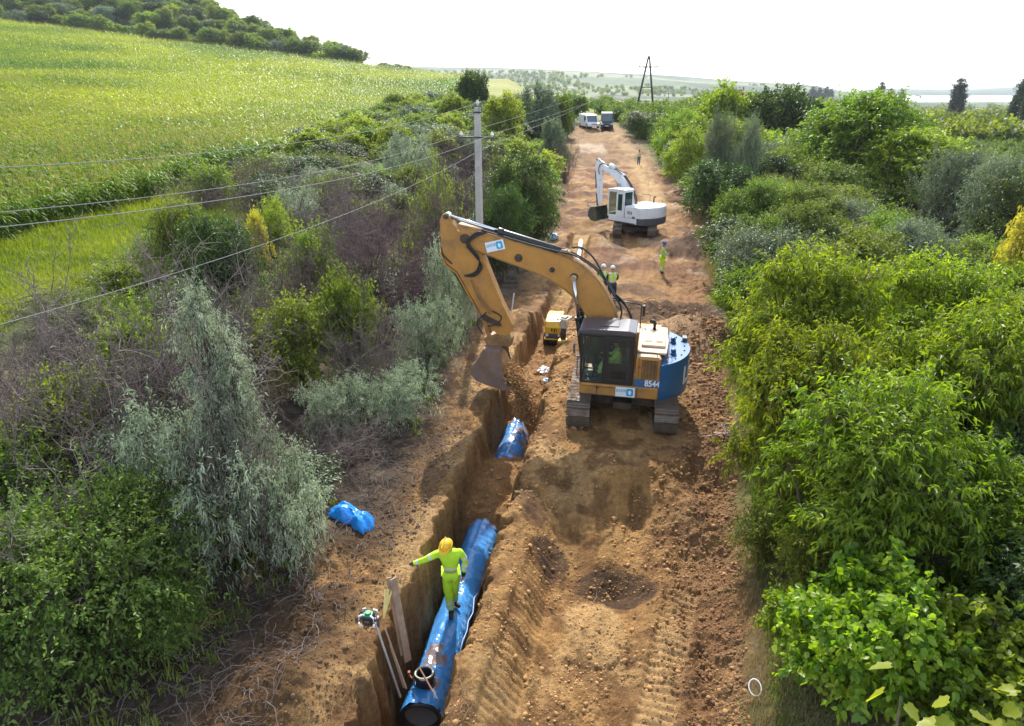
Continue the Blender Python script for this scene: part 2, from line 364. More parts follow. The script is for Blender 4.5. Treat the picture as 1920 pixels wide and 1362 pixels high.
    outL = mix(humus, grass, ss(-13, -17, XX) * ss(14, 18, YY) * (1 - ss(60, 80, YY)))
    outL = mix(outL, C(.11, .14, .04) * np.ones(sh + (3,)), ss(60, 90, YY))
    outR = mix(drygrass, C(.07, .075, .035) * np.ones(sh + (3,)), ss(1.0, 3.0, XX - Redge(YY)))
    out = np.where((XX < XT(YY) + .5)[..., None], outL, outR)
    field = C(.26, .27, .075) * np.ones(sh + (3,))
    field = mix(field, C(.33, .26, .13), ss(.45, .6, fbm(XX * .02, YY * .006, 3, 113)))
    k = ss(125, 150, YY) * ss(-30, -20, XX) * (1 - ss(.30, .34, XX / np.maximum(YY, 1)))
    out = mix(out, field, k)
    hill = mix(np.ones(sh + (3,)) * C(.085, .125, .05), C(.16, .185, .075), ss(.42, .5, fbm(XX * .0022, YY * .003, 2, 117)))
    hill = mix(hill, C(.035, .06, .028), ss(.52, .58, fbm(XX * .006, YY * .004, 5, 119)))
    hill = mix(hill, C(.04, .07, .035), ss(2000, 2300, YY) * .8)
    hill = mix(hill, C(.24, .24, .12), ss(.62, .66, fbm(XX * .003 + 9, YY * .006, 2, 123)) * .8 * (1 - ss(2000, 2300, YY)))
    out = mix(out, hill, ss(500, 640, YY))
    inn = inc * (1 - ss(118, 128, YY))
    ed = np.clip(inn + (n3 - .5) * 1.2 * inn * (1 - inn) * 4, 0, 1)
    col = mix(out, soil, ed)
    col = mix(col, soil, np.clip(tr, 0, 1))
    nr, ncl = sh
    idx = np.arange(nr * ncl, dtype=np.int32).reshape(nr, ncl)
    F = np.stack([idx[:-1, :-1], idx[:-1, 1:], idx[1:, 1:], idx[1:, :-1]], -1).reshape(-1, 4)
    V = np.stack([XX, YY, Z], -1).reshape(-1, 3)
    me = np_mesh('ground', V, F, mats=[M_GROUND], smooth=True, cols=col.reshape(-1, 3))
    return tag(link('ground', me), 'orange dug earth corridor with grass and fields rolling away to far hills', 'ground', kind='structure')
build_ground()
M_WATER = mat_plain('lake_water', (.55, .62, .68), rough=.12, var=.02, scale=.01, spec=.8)
me = np_mesh('lake', [[650, 1450, -25.2], [4200, 1450, -25.2], [4200, 2700, -25.2], [900, 2700, -25.2]], [[0, 1, 2, 3]], mats=[M_WATER])
tag(link('lake', me), 'pale strip of lake water below the far hills at right', 'lake', kind='structure')

# ------------------------------------------------------------------ foliage
rng = np.random.default_rng(7)
def unit(v): return v / np.maximum(np.linalg.norm(v, axis=-1, keepdims=True), 1e-9)
def rdir(n, up=0.0, r=None):
    r = r or rng
    v = r.normal(size=(n, 3)); v = unit(v); v[:, 2] += up; return unit(v)

def leaves_np(P, D, L, W, droop, tone, r, up=1.0):
    n = len(P)
    nrm = rdir(n, up, r); S = unit(np.cross(D, nrm)); Nn = unit(np.cross(S, D))
    L = L[:, None]; W = W[:, None]
    a = P + D * L * .42 + S * W * .5 + Nn * W * .12 - [0, 0, 1] * L * droop * .15
    b = P + D * L * .42 - S * W * .5 + Nn * W * .12 - [0, 0, 1] * L * droop * .15
    c = P + D * L - np.array([0, 0, 1]) * L * droop * .6
    V = np.stack([P, a, c, b], 1).reshape(-1, 3)
    i = np.arange(n, dtype=np.int32)[:, None] * 4
    F = np.concatenate([i + [0, 1, 2], i + [0, 2, 3]], 0)
    return V, F, np.repeat(tone, 4)

def round_leaves_np(P, D, L, W, droop, tone, r, up=1.0):
    n = len(P); nrm = rdir(n, up, r); S = unit(np.cross(D, nrm)); Nn = unit(np.cross(S, D)); L = L[:, None]; W = W[:, None]; dz = np.array([0, 0, 1.0])
    def q(u, w, k): return P + D * L * u + S * W * w + Nn * W * abs(w) * .28 - dz * L * droop * k
    V = np.stack([P, q(.22, .44, .04), q(.62, .40, .25), q(1, 0, .6), q(.62, -.40, .25), q(.22, -.44, .04)], 1).reshape(-1, 3)
    i = np.arange(n, dtype=np.int32)[:, None] * 6
    return V, np.concatenate([i + [0, 1, 2, 3], i + [0, 3, 4, 5]], 0), np.repeat(tone, 6)

def tubes_np(paths, radii, sides=3):
    """paths (n,k,3), radii (n,k) -> one mesh of thin tubes (quads)"""
    paths = np.asarray(paths, float); radii = np.asarray(radii, float)
    n, k, _ = paths.shape
    T = np.gradient(paths, axis=1); T = unit(T)
    ref = np.where(np.abs(T[..., 2:3]) > .9, np.array([1.0, 0, 0]), np.array([0, 0, 1.0]))
    A = unit(np.cross(T, ref)); B = np.cross(T, A)
    th = np.arange(sides) / sides * 2 * math.pi
    ring = A[:, :, None, :] * np.cos(th)[None, None, :, None] + B[:, :, None, :] * np.sin(th)[None, None, :, None]
    V = paths[:, :, None, :] + ring * radii[:, :, None, None]
    idx = np.arange(n * k * sides).reshape(n, k, sides)
    a = idx[:, :-1, :]; b = idx[:, 1:, :]
    F = np.stack([a, np.roll(a, -1, 2), np.roll(b, -1, 2), b], -1).reshape(-1, 4)
    return V.reshape(-1, 3), F

def curved(p0, p1, k, wob, r, sag=0.0):
    """n curved polylines between p0 and p1 (n,3)"""
    n = len(p0); s = np.linspace(0, 1, k)[None, :, None]
    P = p0[:, None, :] * (1 - s) + p1[:, None, :] * s
    L = np.linalg.norm(p1 - p0, axis=1)[:, None, None]
    off = r.normal(size=(n, 1, 3)) * wob * L
    P = P + off * np.sin(s * math.pi) + r.normal(size=(n, k, 3)) * wob * .25 * L * (s > 0) * (s < 1)
    P[..., 2] -= (sag * L * (s ** 2))[..., 0]
    return P

M_BARK = mat_plain('bark', (.13, .10, .075), rough=.9, var=.35, scale=14, bump=.6, bscale=30)
M_BARK_D = mat_plain('dark_bark', (.07, .05, .042), rough=.9, var=.35, scale=14, bump=.5)
M_TWIG = mat_plain('grey_twigs', (.17, .135, .12), rough=.9, var=.4, scale=5)
M_TWIGP = mat_plain('purple_twigs', (.125, .083, .082), rough=.9, var=.4, scale=5)
LM = {
 'cherry': mat_leaf('cherry_leaves', (.11, .18, .016), (.31, .38, .030), .50, .4, (1.3, 1.45, .35)),
 'vine': mat_leaf('vine_leaves', (.10, .18, .02), (.33, .40, .03), .50, .38, (1.3, 1.5, .35)),
 'mid': mat_leaf('mid_leaves', (.08, .135, .022), (.22, .28, .036), .46, .5),
 'bright': mat_leaf('bright_leaves', (.12, .20, .022), (.30, .37, .035), .50, .5),
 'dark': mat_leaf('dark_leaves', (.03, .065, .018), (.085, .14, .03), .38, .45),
 'silver': mat_leaf('silver_leaves', (.22, .28, .18), (.56, .62, .46), .32, .5, (1.0, 1.15, .85), rnd=.12),
 'greygreen': mat_leaf('greygreen_leaves', (.11, .165, .09), (.26, .32, .19), .28, .5, (1.05, 1.15, .8)),
 'small': mat_leaf('small_leaves', (.10, .17, .03), (.27, .36, .08), .45, .42, (1.2, 1.35, .5)),
 'yellow': mat_leaf('yellow_leaves', (.44, .40, .05), (.64, .56, .09), .4, .5, (1.1, 1.15, .4), rnd=.06),
 'poplar': mat_leaf('poplar_leaves', (.03, .05, .025), (.07, .10, .045), .25, .5),
 'corn': mat_leaf('corn_leaves', (.075, .18, .02), (.34, .39, .04), .5, .5, (1.3, 1.4, .35), rnd=0, spec=.25),
 'grass': mat_leaf('grass_blades', (.13, .20, .018), (.34, .38, .035), .42, .5, (1.25, 1.3, .4), rnd=0),
 'dry': mat_leaf('dry_grass', (.25, .20, .10), (.42, .36, .19), .3, .6, (1.1, 1.0, .6), rnd=0),
 'rust': mat_leaf('rust_leaves', (.12, .055, .03), (.24, .13, .06), .3, .5, (1.1, .9, .5)),
}

def crown_np(seed, Rr, H, z0, nl, lr, ntw, nlv, L, W, droop=.5, axis_droop=.0, squash=1.0, top=0.25, spiky=.0, tonebias=0, cone=0.0, leaf=None):
    """-> leaf arrays and lobe centres. Crown of height H from z0, radius Rr."""
    r = np.random.default_rng(seed)
    hz = (H - z0) / 2
    c = rdir(nl, top, r) * (r.random((nl, 1)) ** .42)
    zc = c[:, 2].copy()
    shrink = 1 - cone * np.clip((zc + 1) / 2, 0, 1)
    cen = np.stack([c[:, 0] * (Rr - lr * .7) * shrink, c[:, 1] * (Rr - lr * .7) * shrink, z0 + hz + c[:, 2] * (hz - lr * .6)], 1)
    lrr = lr * r.uniform(.65, 1.25, nl)
    li = np.repeat(np.arange(nl), ntw); n = len(li)
    d = rdir(n, .25, r)
    d[:, 2] *= squash; d = unit(d)
    d[:, 2] -= axis_droop * r.random(n); d = unit(d)
    ln = lrr[li] * r.uniform(.75, 1.25 + spiky, n)
    st = cen[li] + d * (ln * .15)[:, None]; en = cen[li] + d * ln[:, None]
    en[:, 2] -= axis_droop * ln * .3
    ti = np.repeat(np.arange(n), nlv); m = len(ti)
    s = np.tile(np.linspace(.3, 1, nlv), n) + r.uniform(-.06, .06, m)
    P = st[ti] + (en - st)[ti] * s[:, None] + r.normal(size=(m, 3)) * lr * .05
    D = unit(d[ti] * .55 + rdir(m, 0, r) * .75 + np.array([0, 0, -.25 * droop]))
    tone = np.clip(.32 + r.normal(size=nl)[li][ti] * .14 + r.normal(size=n)[ti] * .2 + r.normal(size=m) * .16 + .12 * (s - .5) + tonebias, 0, 1)
    LL = L * r.uniform(.65, 1.25, m); WW = W * r.uniform(.7, 1.2, m)
    V, F, t = (leaf or leaves_np)(P, D, LL, WW, droop, tone, r)
    return V, F, t, cen, (st, en)

PROTO = {}
def proto(key, name, lm, bark=M_BARK, tw=True, **kw):
    V, F, t, cen, (st, en) = crown_np(**kw)
    cm = np_mesh(name + '_crown', V, F, attrs={'tone': t}, mats=[LM[lm]])
    r = np.random.default_rng(kw['seed'] + 500)
    H, z0 = kw['H'], kw['z0']
    k = 6; n = len(cen)
    zb = np.clip(cen[:, 2] * r.uniform(.15, .5, n), 0, H * .5)
    p0 = np.stack([np.zeros(n), np.zeros(n), zb], 1)
    P = curved(p0, cen, k, .07, r)
    rad = np.linspace(1, .3, k)[None, :] * (.012 * H * r.uniform(.6, 1.0, n))[:, None]
    tv, tf = tubes_np(P, rad, 5)
    tp = curved(np.array([[0, 0, -.25]]), np.array([[r.normal() * .1, r.normal() * .1, z0 + (H - z0) * .6]]), 8, .03, r)
    v2, f2 = tubes_np(tp, np.linspace(.028 * H, .008 * H, 8)[None, :], 8)
    tf = np.concatenate([tf, f2 + len(tv)]); tv = np.concatenate([tv, v2])
    if tw:
        sel = r.random(len(st)) < (.5 if len(st) > 900 else 1)
        P3 = curved(st[sel], en[sel], 3, .04, r); v3, f3 = tubes_np(P3, np.tile([.006, .005, .003], (len(P3), 1)) * H / 4.5, 3)
        tf = np.concatenate([tf, f3 + len(tv)]); tv = np.concatenate([tv, v3])
    tm = np_mesh(name + '_trunk', tv, tf, mats=[bark])
    PROTO[key] = (name, cm, tm, H, kw['Rr'])
def plant(key, loc, H, Rw, label, cat, group=None, rz=None, r=random):
    name, cm, tm, h0, r0 = PROTO[key]
    e = empty(name, loc, r.uniform(0, 6.28) if rz is None else rz, label, cat, group)
    s = (Rw / r0, Rw / r0, H / h0)
    link('trunk', tm, e, scale=s); link('crown', cm, e, scale=s)
    return e
random.seed(3)
# near trees (right side)
proto('cherry1', 'cherry_tree', 'cherry', leaf=round_leaves_np, seed=1, Rr=1.9, H=4.4, z0=.5, nl=56, lr=.52, ntw=40, nlv=14, L=.115, W=.040, droop=.9, top=.35, spiky=.35)
proto('cherry2', 'cherry_tree', 'cherry', leaf=round_leaves_np, seed=2, Rr=2.0, H=4.3, z0=.4, nl=60, lr=.48, ntw=40, nlv=14, L=.115, W=.042, droop=.9, top=.3, spiky=.45)
proto('vine1', 'vine_bush', 'vine', leaf=round_leaves_np, seed=3, Rr=1.25, H=2.4, z0=.05, nl=42, lr=.38, ntw=30, nlv=12, L=.095, W=.080, droop=.35, top=.3, spiky=.15)
proto('wood1', 'wood_tree', 'mid', seed=4, Rr=2.2, H=4.5, z0=.3, nl=70, lr=.52, ntw=32, nlv=11, L=.12, W=.058, droop=.5, top=.3, spiky=.3)
proto('wood2', 'wood_tree', 'bright', seed=5, Rr=2.2, H=4.5, z0=.3, nl=66, lr=.55, ntw=32, nlv=11, L=.125, W=.054, droop=.6, top=.3, spiky=.4)
proto('wood3', 'wood_tree', 'greygreen', seed=6, Rr=2.2, H=4.5, z0=.3, nl=60, lr=.5, ntw=34, nlv=11, L=.12, W=.038, droop=.5, top=.3, spiky=.5)
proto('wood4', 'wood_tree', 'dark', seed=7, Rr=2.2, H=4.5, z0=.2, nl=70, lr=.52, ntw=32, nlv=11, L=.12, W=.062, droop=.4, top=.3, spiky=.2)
proto('acacia', 'acacia_tree', 'bright', seed=8, Rr=3.4, H=8, z0=1.5, nl=90, lr=.8, ntw=30, nlv=11, L=.22, W=.095, droop=.5, top=.3, spiky=.35, squash=.6)
proto('far1', 'wood_tree', 'mid', seed=9, Rr=3.2, H=6.5, z0=.4, nl=56, lr=.85, ntw=28, nlv=9, L=.26, W=.155, droop=.4, tw=False)
proto('far2', 'wood_tree', 'bright', seed=10, Rr=3.2, H=6.5, z0=.4, nl=56, lr=.85, ntw=28, nlv=9, L=.26, W=.155, droop=.4, tw=False)
proto('far3', 'wood_tree', 'dark', seed=11, Rr=3.2, H=6.5, z0=.4, nl=56, lr=.85, ntw=28, nlv=9, L=.26, W=.155, droop=.4, tw=False)
proto('far4', 'wood_tree', 'greygreen', seed=12, Rr=3.2, H=6.5, z0=.4, nl=56, lr=.85, ntw=28, nlv=9, L=.26, W=.12, droop=.4, tw=False)
proto('poplar', 'poplar_tree', 'poplar', seed=13, Rr=2.4, H=17, z0=.6, nl=90, lr=.95, ntw=30, nlv=6, L=.42, W=.22, droop=-.4, tw=False, top=.0, cone=.35, spiky=.4)
# left side
proto('silver1', 'silver_tree', 'silver', bark=M_BARK_D, seed=14, Rr=1.9, H=5.0, z0=.5, nl=74, lr=.36, ntw=26, nlv=15, L=.085, W=.020, droop=.5, axis_droop=.55, cone=.80, top=-.25, spiky=1.0)
proto('silver2', 'silver_bush', 'silver', bark=M_BARK_D, seed=15, Rr=1.5, H=1.8, z0=.0, nl=34, lr=.38, ntw=24, nlv=14, L=.085, W=.020, droop=.5, axis_droop=.5, top=.1, spiky=.5)
proto('small1', 'leafy_bush', 'small', bark=M_BARK_D, leaf=round_leaves_np, seed=16, Rr=1.8, H=2.6, z0=.0, nl=62, lr=.38, ntw=22, nlv=17, L=.07, W=.036, droop=.3, axis_droop=.35, top=.15, spiky=1.7)
proto('small2', 'leafy_bush', 'mid', seed=17, Rr=1.6, H=2.4, z0=.0, nl=36, lr=.5, ntw=26, nlv=12, L=.10, W=.05, droop=.3, axis_droop=.2, top=.25, spiky=.6)
proto('dark1', 'dense_bush', 'dark', seed=18, Rr=2.0, H=4.2, z0=.1, nl=60, lr=.6, ntw=28, nlv=11, L=.12, W=.06, droop=.5, axis_droop=.3, top=.2, spiky=.1)
proto('bright1', 'bright_bush', 'bright', seed=19, Rr=1.6, H=2.4, z0=.0, nl=36, lr=.5, ntw=26, nlv=11, L=.12, W=.045, droop=.5, axis_droop=.1, top=.25, spiky=.6)
proto('yellow1', 'yellow_bush', 'yellow', seed=20, Rr=1.2, H=2.4, z0=.3, nl=22, lr=.4, ntw=20, nlv=9, L=.13, W=.07, droop=.5, top=.3, spiky=.3)
proto('rust1', 'wood_tree', 'rust', seed=21, Rr=2.4, H=5.5, z0=.4, nl=34, lr=.8, ntw=24, nlv=8, L=.25, W=.14, droop=.4, tw=False)

# leafless shrub
def bare_proto(key, name, seed, Rr, H, stems, sub, mat, rad=.011, leafy=0):
    r = np.random.default_rng(seed)
    n = stems
    a = r.uniform(0, 6.283, n); q = Rr * r.random(n) ** .6
    p1 = np.stack([np.cos(a) * q, np.sin(a) * q, H * r.uniform(.55, 1.0, n)], 1)
    p0 = np.stack([r.normal(size=n) * .12, r.normal(size=n) * .12, np.full(n, -.1)], 1)
    K = 8
    S = curved(p0, p1, K, .08, r)
    tv, tf = tubes_np(S, np.linspace(rad * 1.6, rad * .5, K)[None] * r.uniform(.6, 1.3, (n, 1)), 4)
    out = [(tv, tf)]
    cur = S; rr = rad * .55
    for lv, m in enumerate(sub):
        i = r.integers(0, len(cur), m); k = r.integers(2, cur.shape[1], m)
        b = cur[i, k]; dd = unit(cur[i, k] - cur[i, k - 1])
        d = unit(dd * .6 + rdir(m, .25, r) * .8)
        ln = H * (.30 if lv == 0 else .16) * r.uniform(.5, 1.3, m)
        cur = curved(b, b + d * ln[:, None], 6, .09, r, sag=.12)
        v, f = tubes_np(cur, np.linspace(rr, rr * .35, 6)[None] * r.uniform(.7, 1.2, (m, 1)), 3)
        out.append((v, f)); rr *= .6
    V = []; F = []; o = 0
    for v, f in out: V.append(v); F.append(f + o); o += len(v)
    PROTO[key] = (name, None, np_mesh(name + '_branches', np.concatenate(V), np.concatenate(F), mats=[mat]), H, Rr)
def plant_bare(key, loc, H, Rw, label, cat, group=None, name=None):
    nm, _, tm, h0, r0 = PROTO[key]
    o = link(name or nm, tm, None, loc, (0, 0, random.uniform(0, 6.28)), (Rw / r0, Rw / r0, H / h0))
    return tag(o, label, cat, group)
bare_proto('bare1', 'bare_shrub', 31, 1.5, 2.2, 40, (420, 1300), M_TWIGP, .009)
bare_proto('bare2', 'bare_tree', 32, 2.0, 3.6, 9, (150, 700), M_TWIG, .022)
bare_proto('bare3', 'bare_shrub', 33, 1.4, 1.8, 50, (500, 1000), M_TWIG, .008)

def P3(px, Y, ytop=None):
    x, y, z = ground_at(px, Y)
    if ytop is None: return (x, y, z)
    return (x, y, z), (HC - ratio(ytop) * Y) - z

# ---- right-hand wood: named trees first
right = [  # key, px, Y, ytop, radius, label, cat
 ('cherry1', 1590, 9.6, 690, 2.0, 'large yellow-green cherry tree with drooping leaves nearest the camera on the right', 'tree'),
 ('cherry2', 1465, 12.2, 600, 1.7, 'drooping-leaved cherry tree on the track edge right of the blue excavator', 'tree'),
 ('cherry2', 1740, 12.4, 560, 2.0, 'cherry tree standing behind the largest cherry tree at the right', 'tree'),
 ('cherry1', 1480, 16.0, 455, 2.1, 'tall yellow-green cherry tree level with the blue excavator', 'tree'),
 ('cherry1', 1700, 17.0, 470, 2.1, 'cherry tree with pale upright tips in the middle of the right wood', 'tree'),
 ('cherry2', 1880, 15.0, 545, 2.0, 'cherry tree with yellowish leaves at the right frame edge', 'tree'),
 ('vine1', 1600, 7.0, 1075, 1.30, 'bright round-leaved vine bush spilling at the bottom of the right bank', 'bush'),
 ('vine1', 1500, 7.9, 1110, .75, 'low vine mound touching the dirt edge beside the white hoop', 'bush'),
 ('vine1', 1790, 6.6, 1150, 1.2, 'shaded vine bush in the bottom right thicket', 'bush'),
 ('small2', 1425, 10.6, 960, .8, 'small leafy sapling clump leaning over the dirt edge below the cherry trees', 'bush'),
 ('small2', 1500, 8.9, 1000, .9, 'dark leafy undergrowth bush below the largest cherry tree', 'bush'),
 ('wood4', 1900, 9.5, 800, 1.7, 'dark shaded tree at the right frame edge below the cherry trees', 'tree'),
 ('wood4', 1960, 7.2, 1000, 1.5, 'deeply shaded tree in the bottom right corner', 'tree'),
 ('cherry2', 1850, 8.4, 880, 1.5, 'dark-shaded cherry tree between the largest cherry tree and the right frame edge', 'tree'),
 ('yellow1', 1890, 24.0, 352, 1.3, 'bush with golden yellow leaves at the right frame edge', 'bush'),
 ('acacia', 1585, 58, 165, 5.5, 'tall feathery acacia tree rising above the right wood', 'tree'),
 ('acacia', 1690, 52, 235, 4.6, 'broad acacia tree right of the tallest acacia', 'tree'),
 ('acacia', 1500, 60, 250, 4.0, 'light green acacia tree left of the tallest acacia', 'tree'),
 ('far3', 1440, 82, 152, 4.2, 'dark round-topped tree on the skyline right of the power pole', 'tree'),
 ('far2', 1345, 84, 150, 4.4, 'yellow-green leafy tree on the skyline nearest the power pole', 'tree'),
 ('rust1', 1368, 95, 152, 2.2, 'rusty brown leaved tree on the skyline of the right wood', 'tree'),
 ('far3', 1500, 98, 175, 3.4, 'dark tree on the skyline between round-topped tree and acacia', 'tree'),
 ('wood3', 1760, 44, 272, 2.8, 'grey-green willow-like tree in the right wood below the poplar', 'tree'),
 ('wood3', 1840, 38, 282, 2.6, 'pale silvery willow tree below and right of the lone poplar', 'tree'),
 ('wood3', 1335, 50, 205, 1.5, 'slim silvery tree at the left front of the right wood', 'tree'),
 ('wood3', 1385, 48, 212, 1.2, 'second slim silvery tree near the front of the right wood', 'tree'),
 ('wood4', 1340, 46, 290, 2.6, 'dark green tree at the track edge right of the white excavator', 'tree'),
 ('wood2', 1268, 80, 205, 3.6, 'green tree at the track edge beside the parked vans', 'tree'),
 ('wood2', 1300, 62, 235, 3.2, 'round green tree on the track edge behind the white excavator', 'tree'),
 ('wood4', 1206, 110, 205, 3.6, 'dark green tree on the track edge nearest the dark van', 'tree'),
 ('wood1', 1400, 38, 330, 2.3, 'mid green tree on the track edge above the worker in blue helmet', 'tree'),
 ('wood1', 1400, 30, 400, 1.9, 'bluish green bush tree leaning over dry grass by the track', 'tree'),
 ('wood4', 1880, 34, 300, 2.6, 'dark green tree above the golden bush at the right', 'tree'),
]
placed = []
for key, px, Y, yt, rad, lab, cat in right:
    loc, h = P3(px, Y, yt); placed.append((loc[0], loc[1], rad)); plant(key, loc, h, rad, lab, cat)
# ---- right-hand wood: the closed canopy behind them
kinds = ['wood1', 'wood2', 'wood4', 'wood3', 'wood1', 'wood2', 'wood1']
txt = {'wood1': 'mid green', 'wood2': 'yellow-green', 'wood3': 'grey-green', 'wood4': 'dark green', 'far1': 'mid green', 'far2': 'yellow-green', 'far3': 'dark green', 'far4': 'grey-green', 'cherry1': 'drooping-leaved', 'cherry2': 'drooping-leaved'}
LAB = []   # copies of the masses of greenery: their labels are written together at the end
def zone(Y): return 'near' if Y < 26 else ('middle' if Y < 55 else 'far')
rr = random.Random(11); cnt = 0
Yc = 6.5
while Yc < 84:
    sp = 1.95 + .038 * Yc if Yc < 60 else 4.6
    x = Redge(Yc) + .9 + sp * .3 * rr.random() + (0 if Yc < 60 else .5)
    while x < Yc * .80 + 5:
        X = x + rr.uniform(-.3, .3) * sp; Y = Yc + rr.uniform(-.35, .35) * sp
        if X > Redge(Y) + 1.1 and all((X - a) ** 2 + (Y - b) ** 2 > (c * .62 + sp * .3) ** 2 for a, b, c in placed):
            z = gz(X, Y)
            px = 960 + FPX * X / (Y * .926 + 8 * .377)
            if Y < 14: key = rr.choice(['cherry1', 'wood1', 'wood2', 'wood4'])
            elif Y < 24: key = rr.choice(['cherry1', 'cherry2', 'wood2', 'wood1', 'wood4'])
            elif Y < 62: key = rr.choice(kinds)
            else: key = rr.choice(['far1', 'far2', 'far3', 'far1', 'far4'])
            top = np.interp(Y, [6, 12, 40, 60, 90, 150], [3.0, 3.6, 4.3, 5.6, 7.0, 9.0]) * rr.uniform(.78, 1.12) * (.8 + .2 * ss(0, 4, X - Redge(Y)))
            if px > 1640 and Y > 32: top *= .60
            if px > 1560 and Y > 62: top *= .8
            LAB.append(('R', X, Y, top, txt[key] + ' tree', sp))
            e_ = plant(key, (X, Y, z - .1), top, sp * rr.uniform(.66, .85), '%s tree in the closed canopy of the %s right-hand wood' % (txt[key], zone(Y)), 'tree', 'canopy trees of the right-hand wood', r=rr); LAB[-1] += (e_,); cnt += 1
        x += sp
    Yc += sp * .92
print('canopy', cnt)
# poplars
for px, Y, yt, rad, lab in ((1785, 290, 146, 3.6, 'lone dark poplar standing in the valley below the lake'), (1896, 210, 142, 2.7, 'tall poplar of the pair at the right frame edge'),
                            (1914, 200, 150, 2.4, 'shorter poplar of the pair at the right frame edge'), (1643, 420, 153, 3.0, 'poplar on the skyline right of the tall acacia'),
                            (1662, 460, 165, 2.8, 'small poplar second right of the tall acacia'), (1683, 470, 167, 2.6, 'small poplar third right of the tall acacia')):
    loc, h = P3(px, Y, yt); plant('poplar', loc, h, rad, lab, 'poplar tree')
for i, (px, Y, yt) in enumerate(((1520, 900, 163), (1533, 900, 164), (1545, 900, 162), (1553, 905, 166))):
    loc, h = P3(px, Y, yt); plant('poplar', loc, h, 5.5, 'tiny distant poplar in the row at the foot of the far hills', 'poplar tree', 'row of distant poplars')

# ------------------------------------------------------------------ left-hand thicket
left = [
 ('silver1', 462, 10.9, 455, 1.20, 'large silvery-leaved tree with pointed top leaning over the bare earth at left', 'tree'),
 ('silver1', 250, 11.6, 780, 1.3, 'smaller silver-leaved tree left of the large silvery tree', 'tree'),
 ('silver2', 545, 10.3, 830, 1.0, 'silver branch mass drooping onto the earth right of the large silvery tree', 'bush'),
 ('silver2', 400, 10.2, 720, 1.65, 'silver-leaved bush filling the foot of the large silvery tree', 'bush'),
 ('small1', 150, 8.4, 930, 2.0, 'dense arching small-leaved bush filling the bottom left corner', 'bush'),
 ('small1', 20, 8.0, 990, 1.7, 'arching small-leaved bush cut by the bottom left frame edge', 'bush'),
 ('small1', 255, 9.3, 880, 1.4, 'small-leaved bush between the corner bush and the silvery tree', 'bush'),
 ('small2', 60, 10.6, 830, 1.5, 'dark leafy bush behind the arching corner bush', 'bush'),
 ('silver2', 10, 9.4, 950, .8, 'pale silver sprig bush at the left frame edge', 'bush'),
 ('small1', 330, 8.4, 1090, .75, 'leafy sapling at the right flank of the corner bush above torn roots', 'bush'),
 ('small2', 170, 12.8, 700, 1.6, 'green bush under bare branches left of the silvery tree', 'bush'),
 ('bright1', 30, 12.5, 800, 1.3, 'yellow-green bush at the left frame edge below the grass strip', 'bush'),
 ('small2', 290, 15.2, 590, 1.6, 'green bush behind the tall bare branches', 'bush'),
 ('silver2', 800, 20.2, 535, 1.3, 'grey-silver bush left of the hanging bucket', 'bush'),
 ('silver2', 740, 16.4, 670, 1.2, 'grey-silver fallen brush beside the trench edge below the bucket', 'bush'),
 ('silver2', 630, 15.6, 690, 1.1, 'grey-silver fallen brush left of the one beside the trench', 'bush'),
 ('silver2', 850, 23.5, 430, 1.1, 'silver bush behind the tip of the orange digging arm', 'bush'),
 ('silver2', 880, 25.8, 392, .9, 'small silver bush at the foot of the concrete pole', 'bush'),
 ('small2', 655, 19.0, 520, 1.2, 'yellow-green bush in the middle of the left thicket', 'bush'),
 ('small2', 570, 18.0, 560, 1.5, 'dark green bush behind the silvery tree top', 'bush'),
 ('dark1', 430, 22.5, 380, 1.5, 'dark green bush below the corn edge with a pale branch', 'bush'),
 ('small2', 350, 24.5, 385, 1.3, 'yellow-tipped bush against the corn at left', 'bush'),
 ('bright1', 520, 30.0, 375, 1.3, 'yellow-green bush right of the yellow-tipped bush', 'bush'),
 ('yellow1', 500, 27.5, 385, .55, 'small yellowing bush among green ones below the wires', 'bush'),
 ('small2', 600, 24.5, 430, 1.5, 'mid green bush in front of purple bare twigs', 'bush'),
 ('dark1', 975, 38.5, 268, 2.3, 'big dark green dense bush right of the concrete pole', 'bush'),
 ('dark1', 945, 33.5, 330, 1.7, 'dark green dense bush hugging the concrete pole', 'bush'),
 ('dark1', 1005, 41.0, 330, 1.5, 'dark green bush on the corridor edge beside the blue bag', 'bush'),
 ('bright1', 822, 32.0, 330, 1.4, 'light green bush left of the concrete pole', 'bush'),
 ('silver2', 770, 52.0, 232, 2.2, 'pale silvery bush at the edge of the corn field', 'bush'),
 ('far3', 887, 104, 127, 2.7, 'dark round tree standing alone on the field edge above the pole', 'tree'),
 ('far2', 855, 92, 172, 2.6, 'green bush at the foot of the lone dark field-edge tree', 'bush'),
 ('far4', 1010, 96, 148, 2.8, 'silvery tree on the skyline left of the parked vans', 'tree'),
 ('far2', 945, 84, 170, 3.0, 'yellow-green tree right of the lone dark field-edge tree', 'tree'),
 ('far1', 1050, 100, 172, 2.2, 'round green tree above the bank left of the white van', 'tree'),
 ('far1', 1075, 128, 172, 3.0, 'leafy tree behind the white van', 'tree'),
 ('far4', 1035, 78, 215, 1.8, 'grey-green bush on the left bank of the corridor before the vans', 'bush'),
]
pl = []
for key, px, Y, yt, rad, lab, cat in left:
    loc, h = P3(px, Y, yt); h = max(h, .8); pl.append((loc[0], loc[1], rad)); plant(key, loc, h, rad, lab, cat)
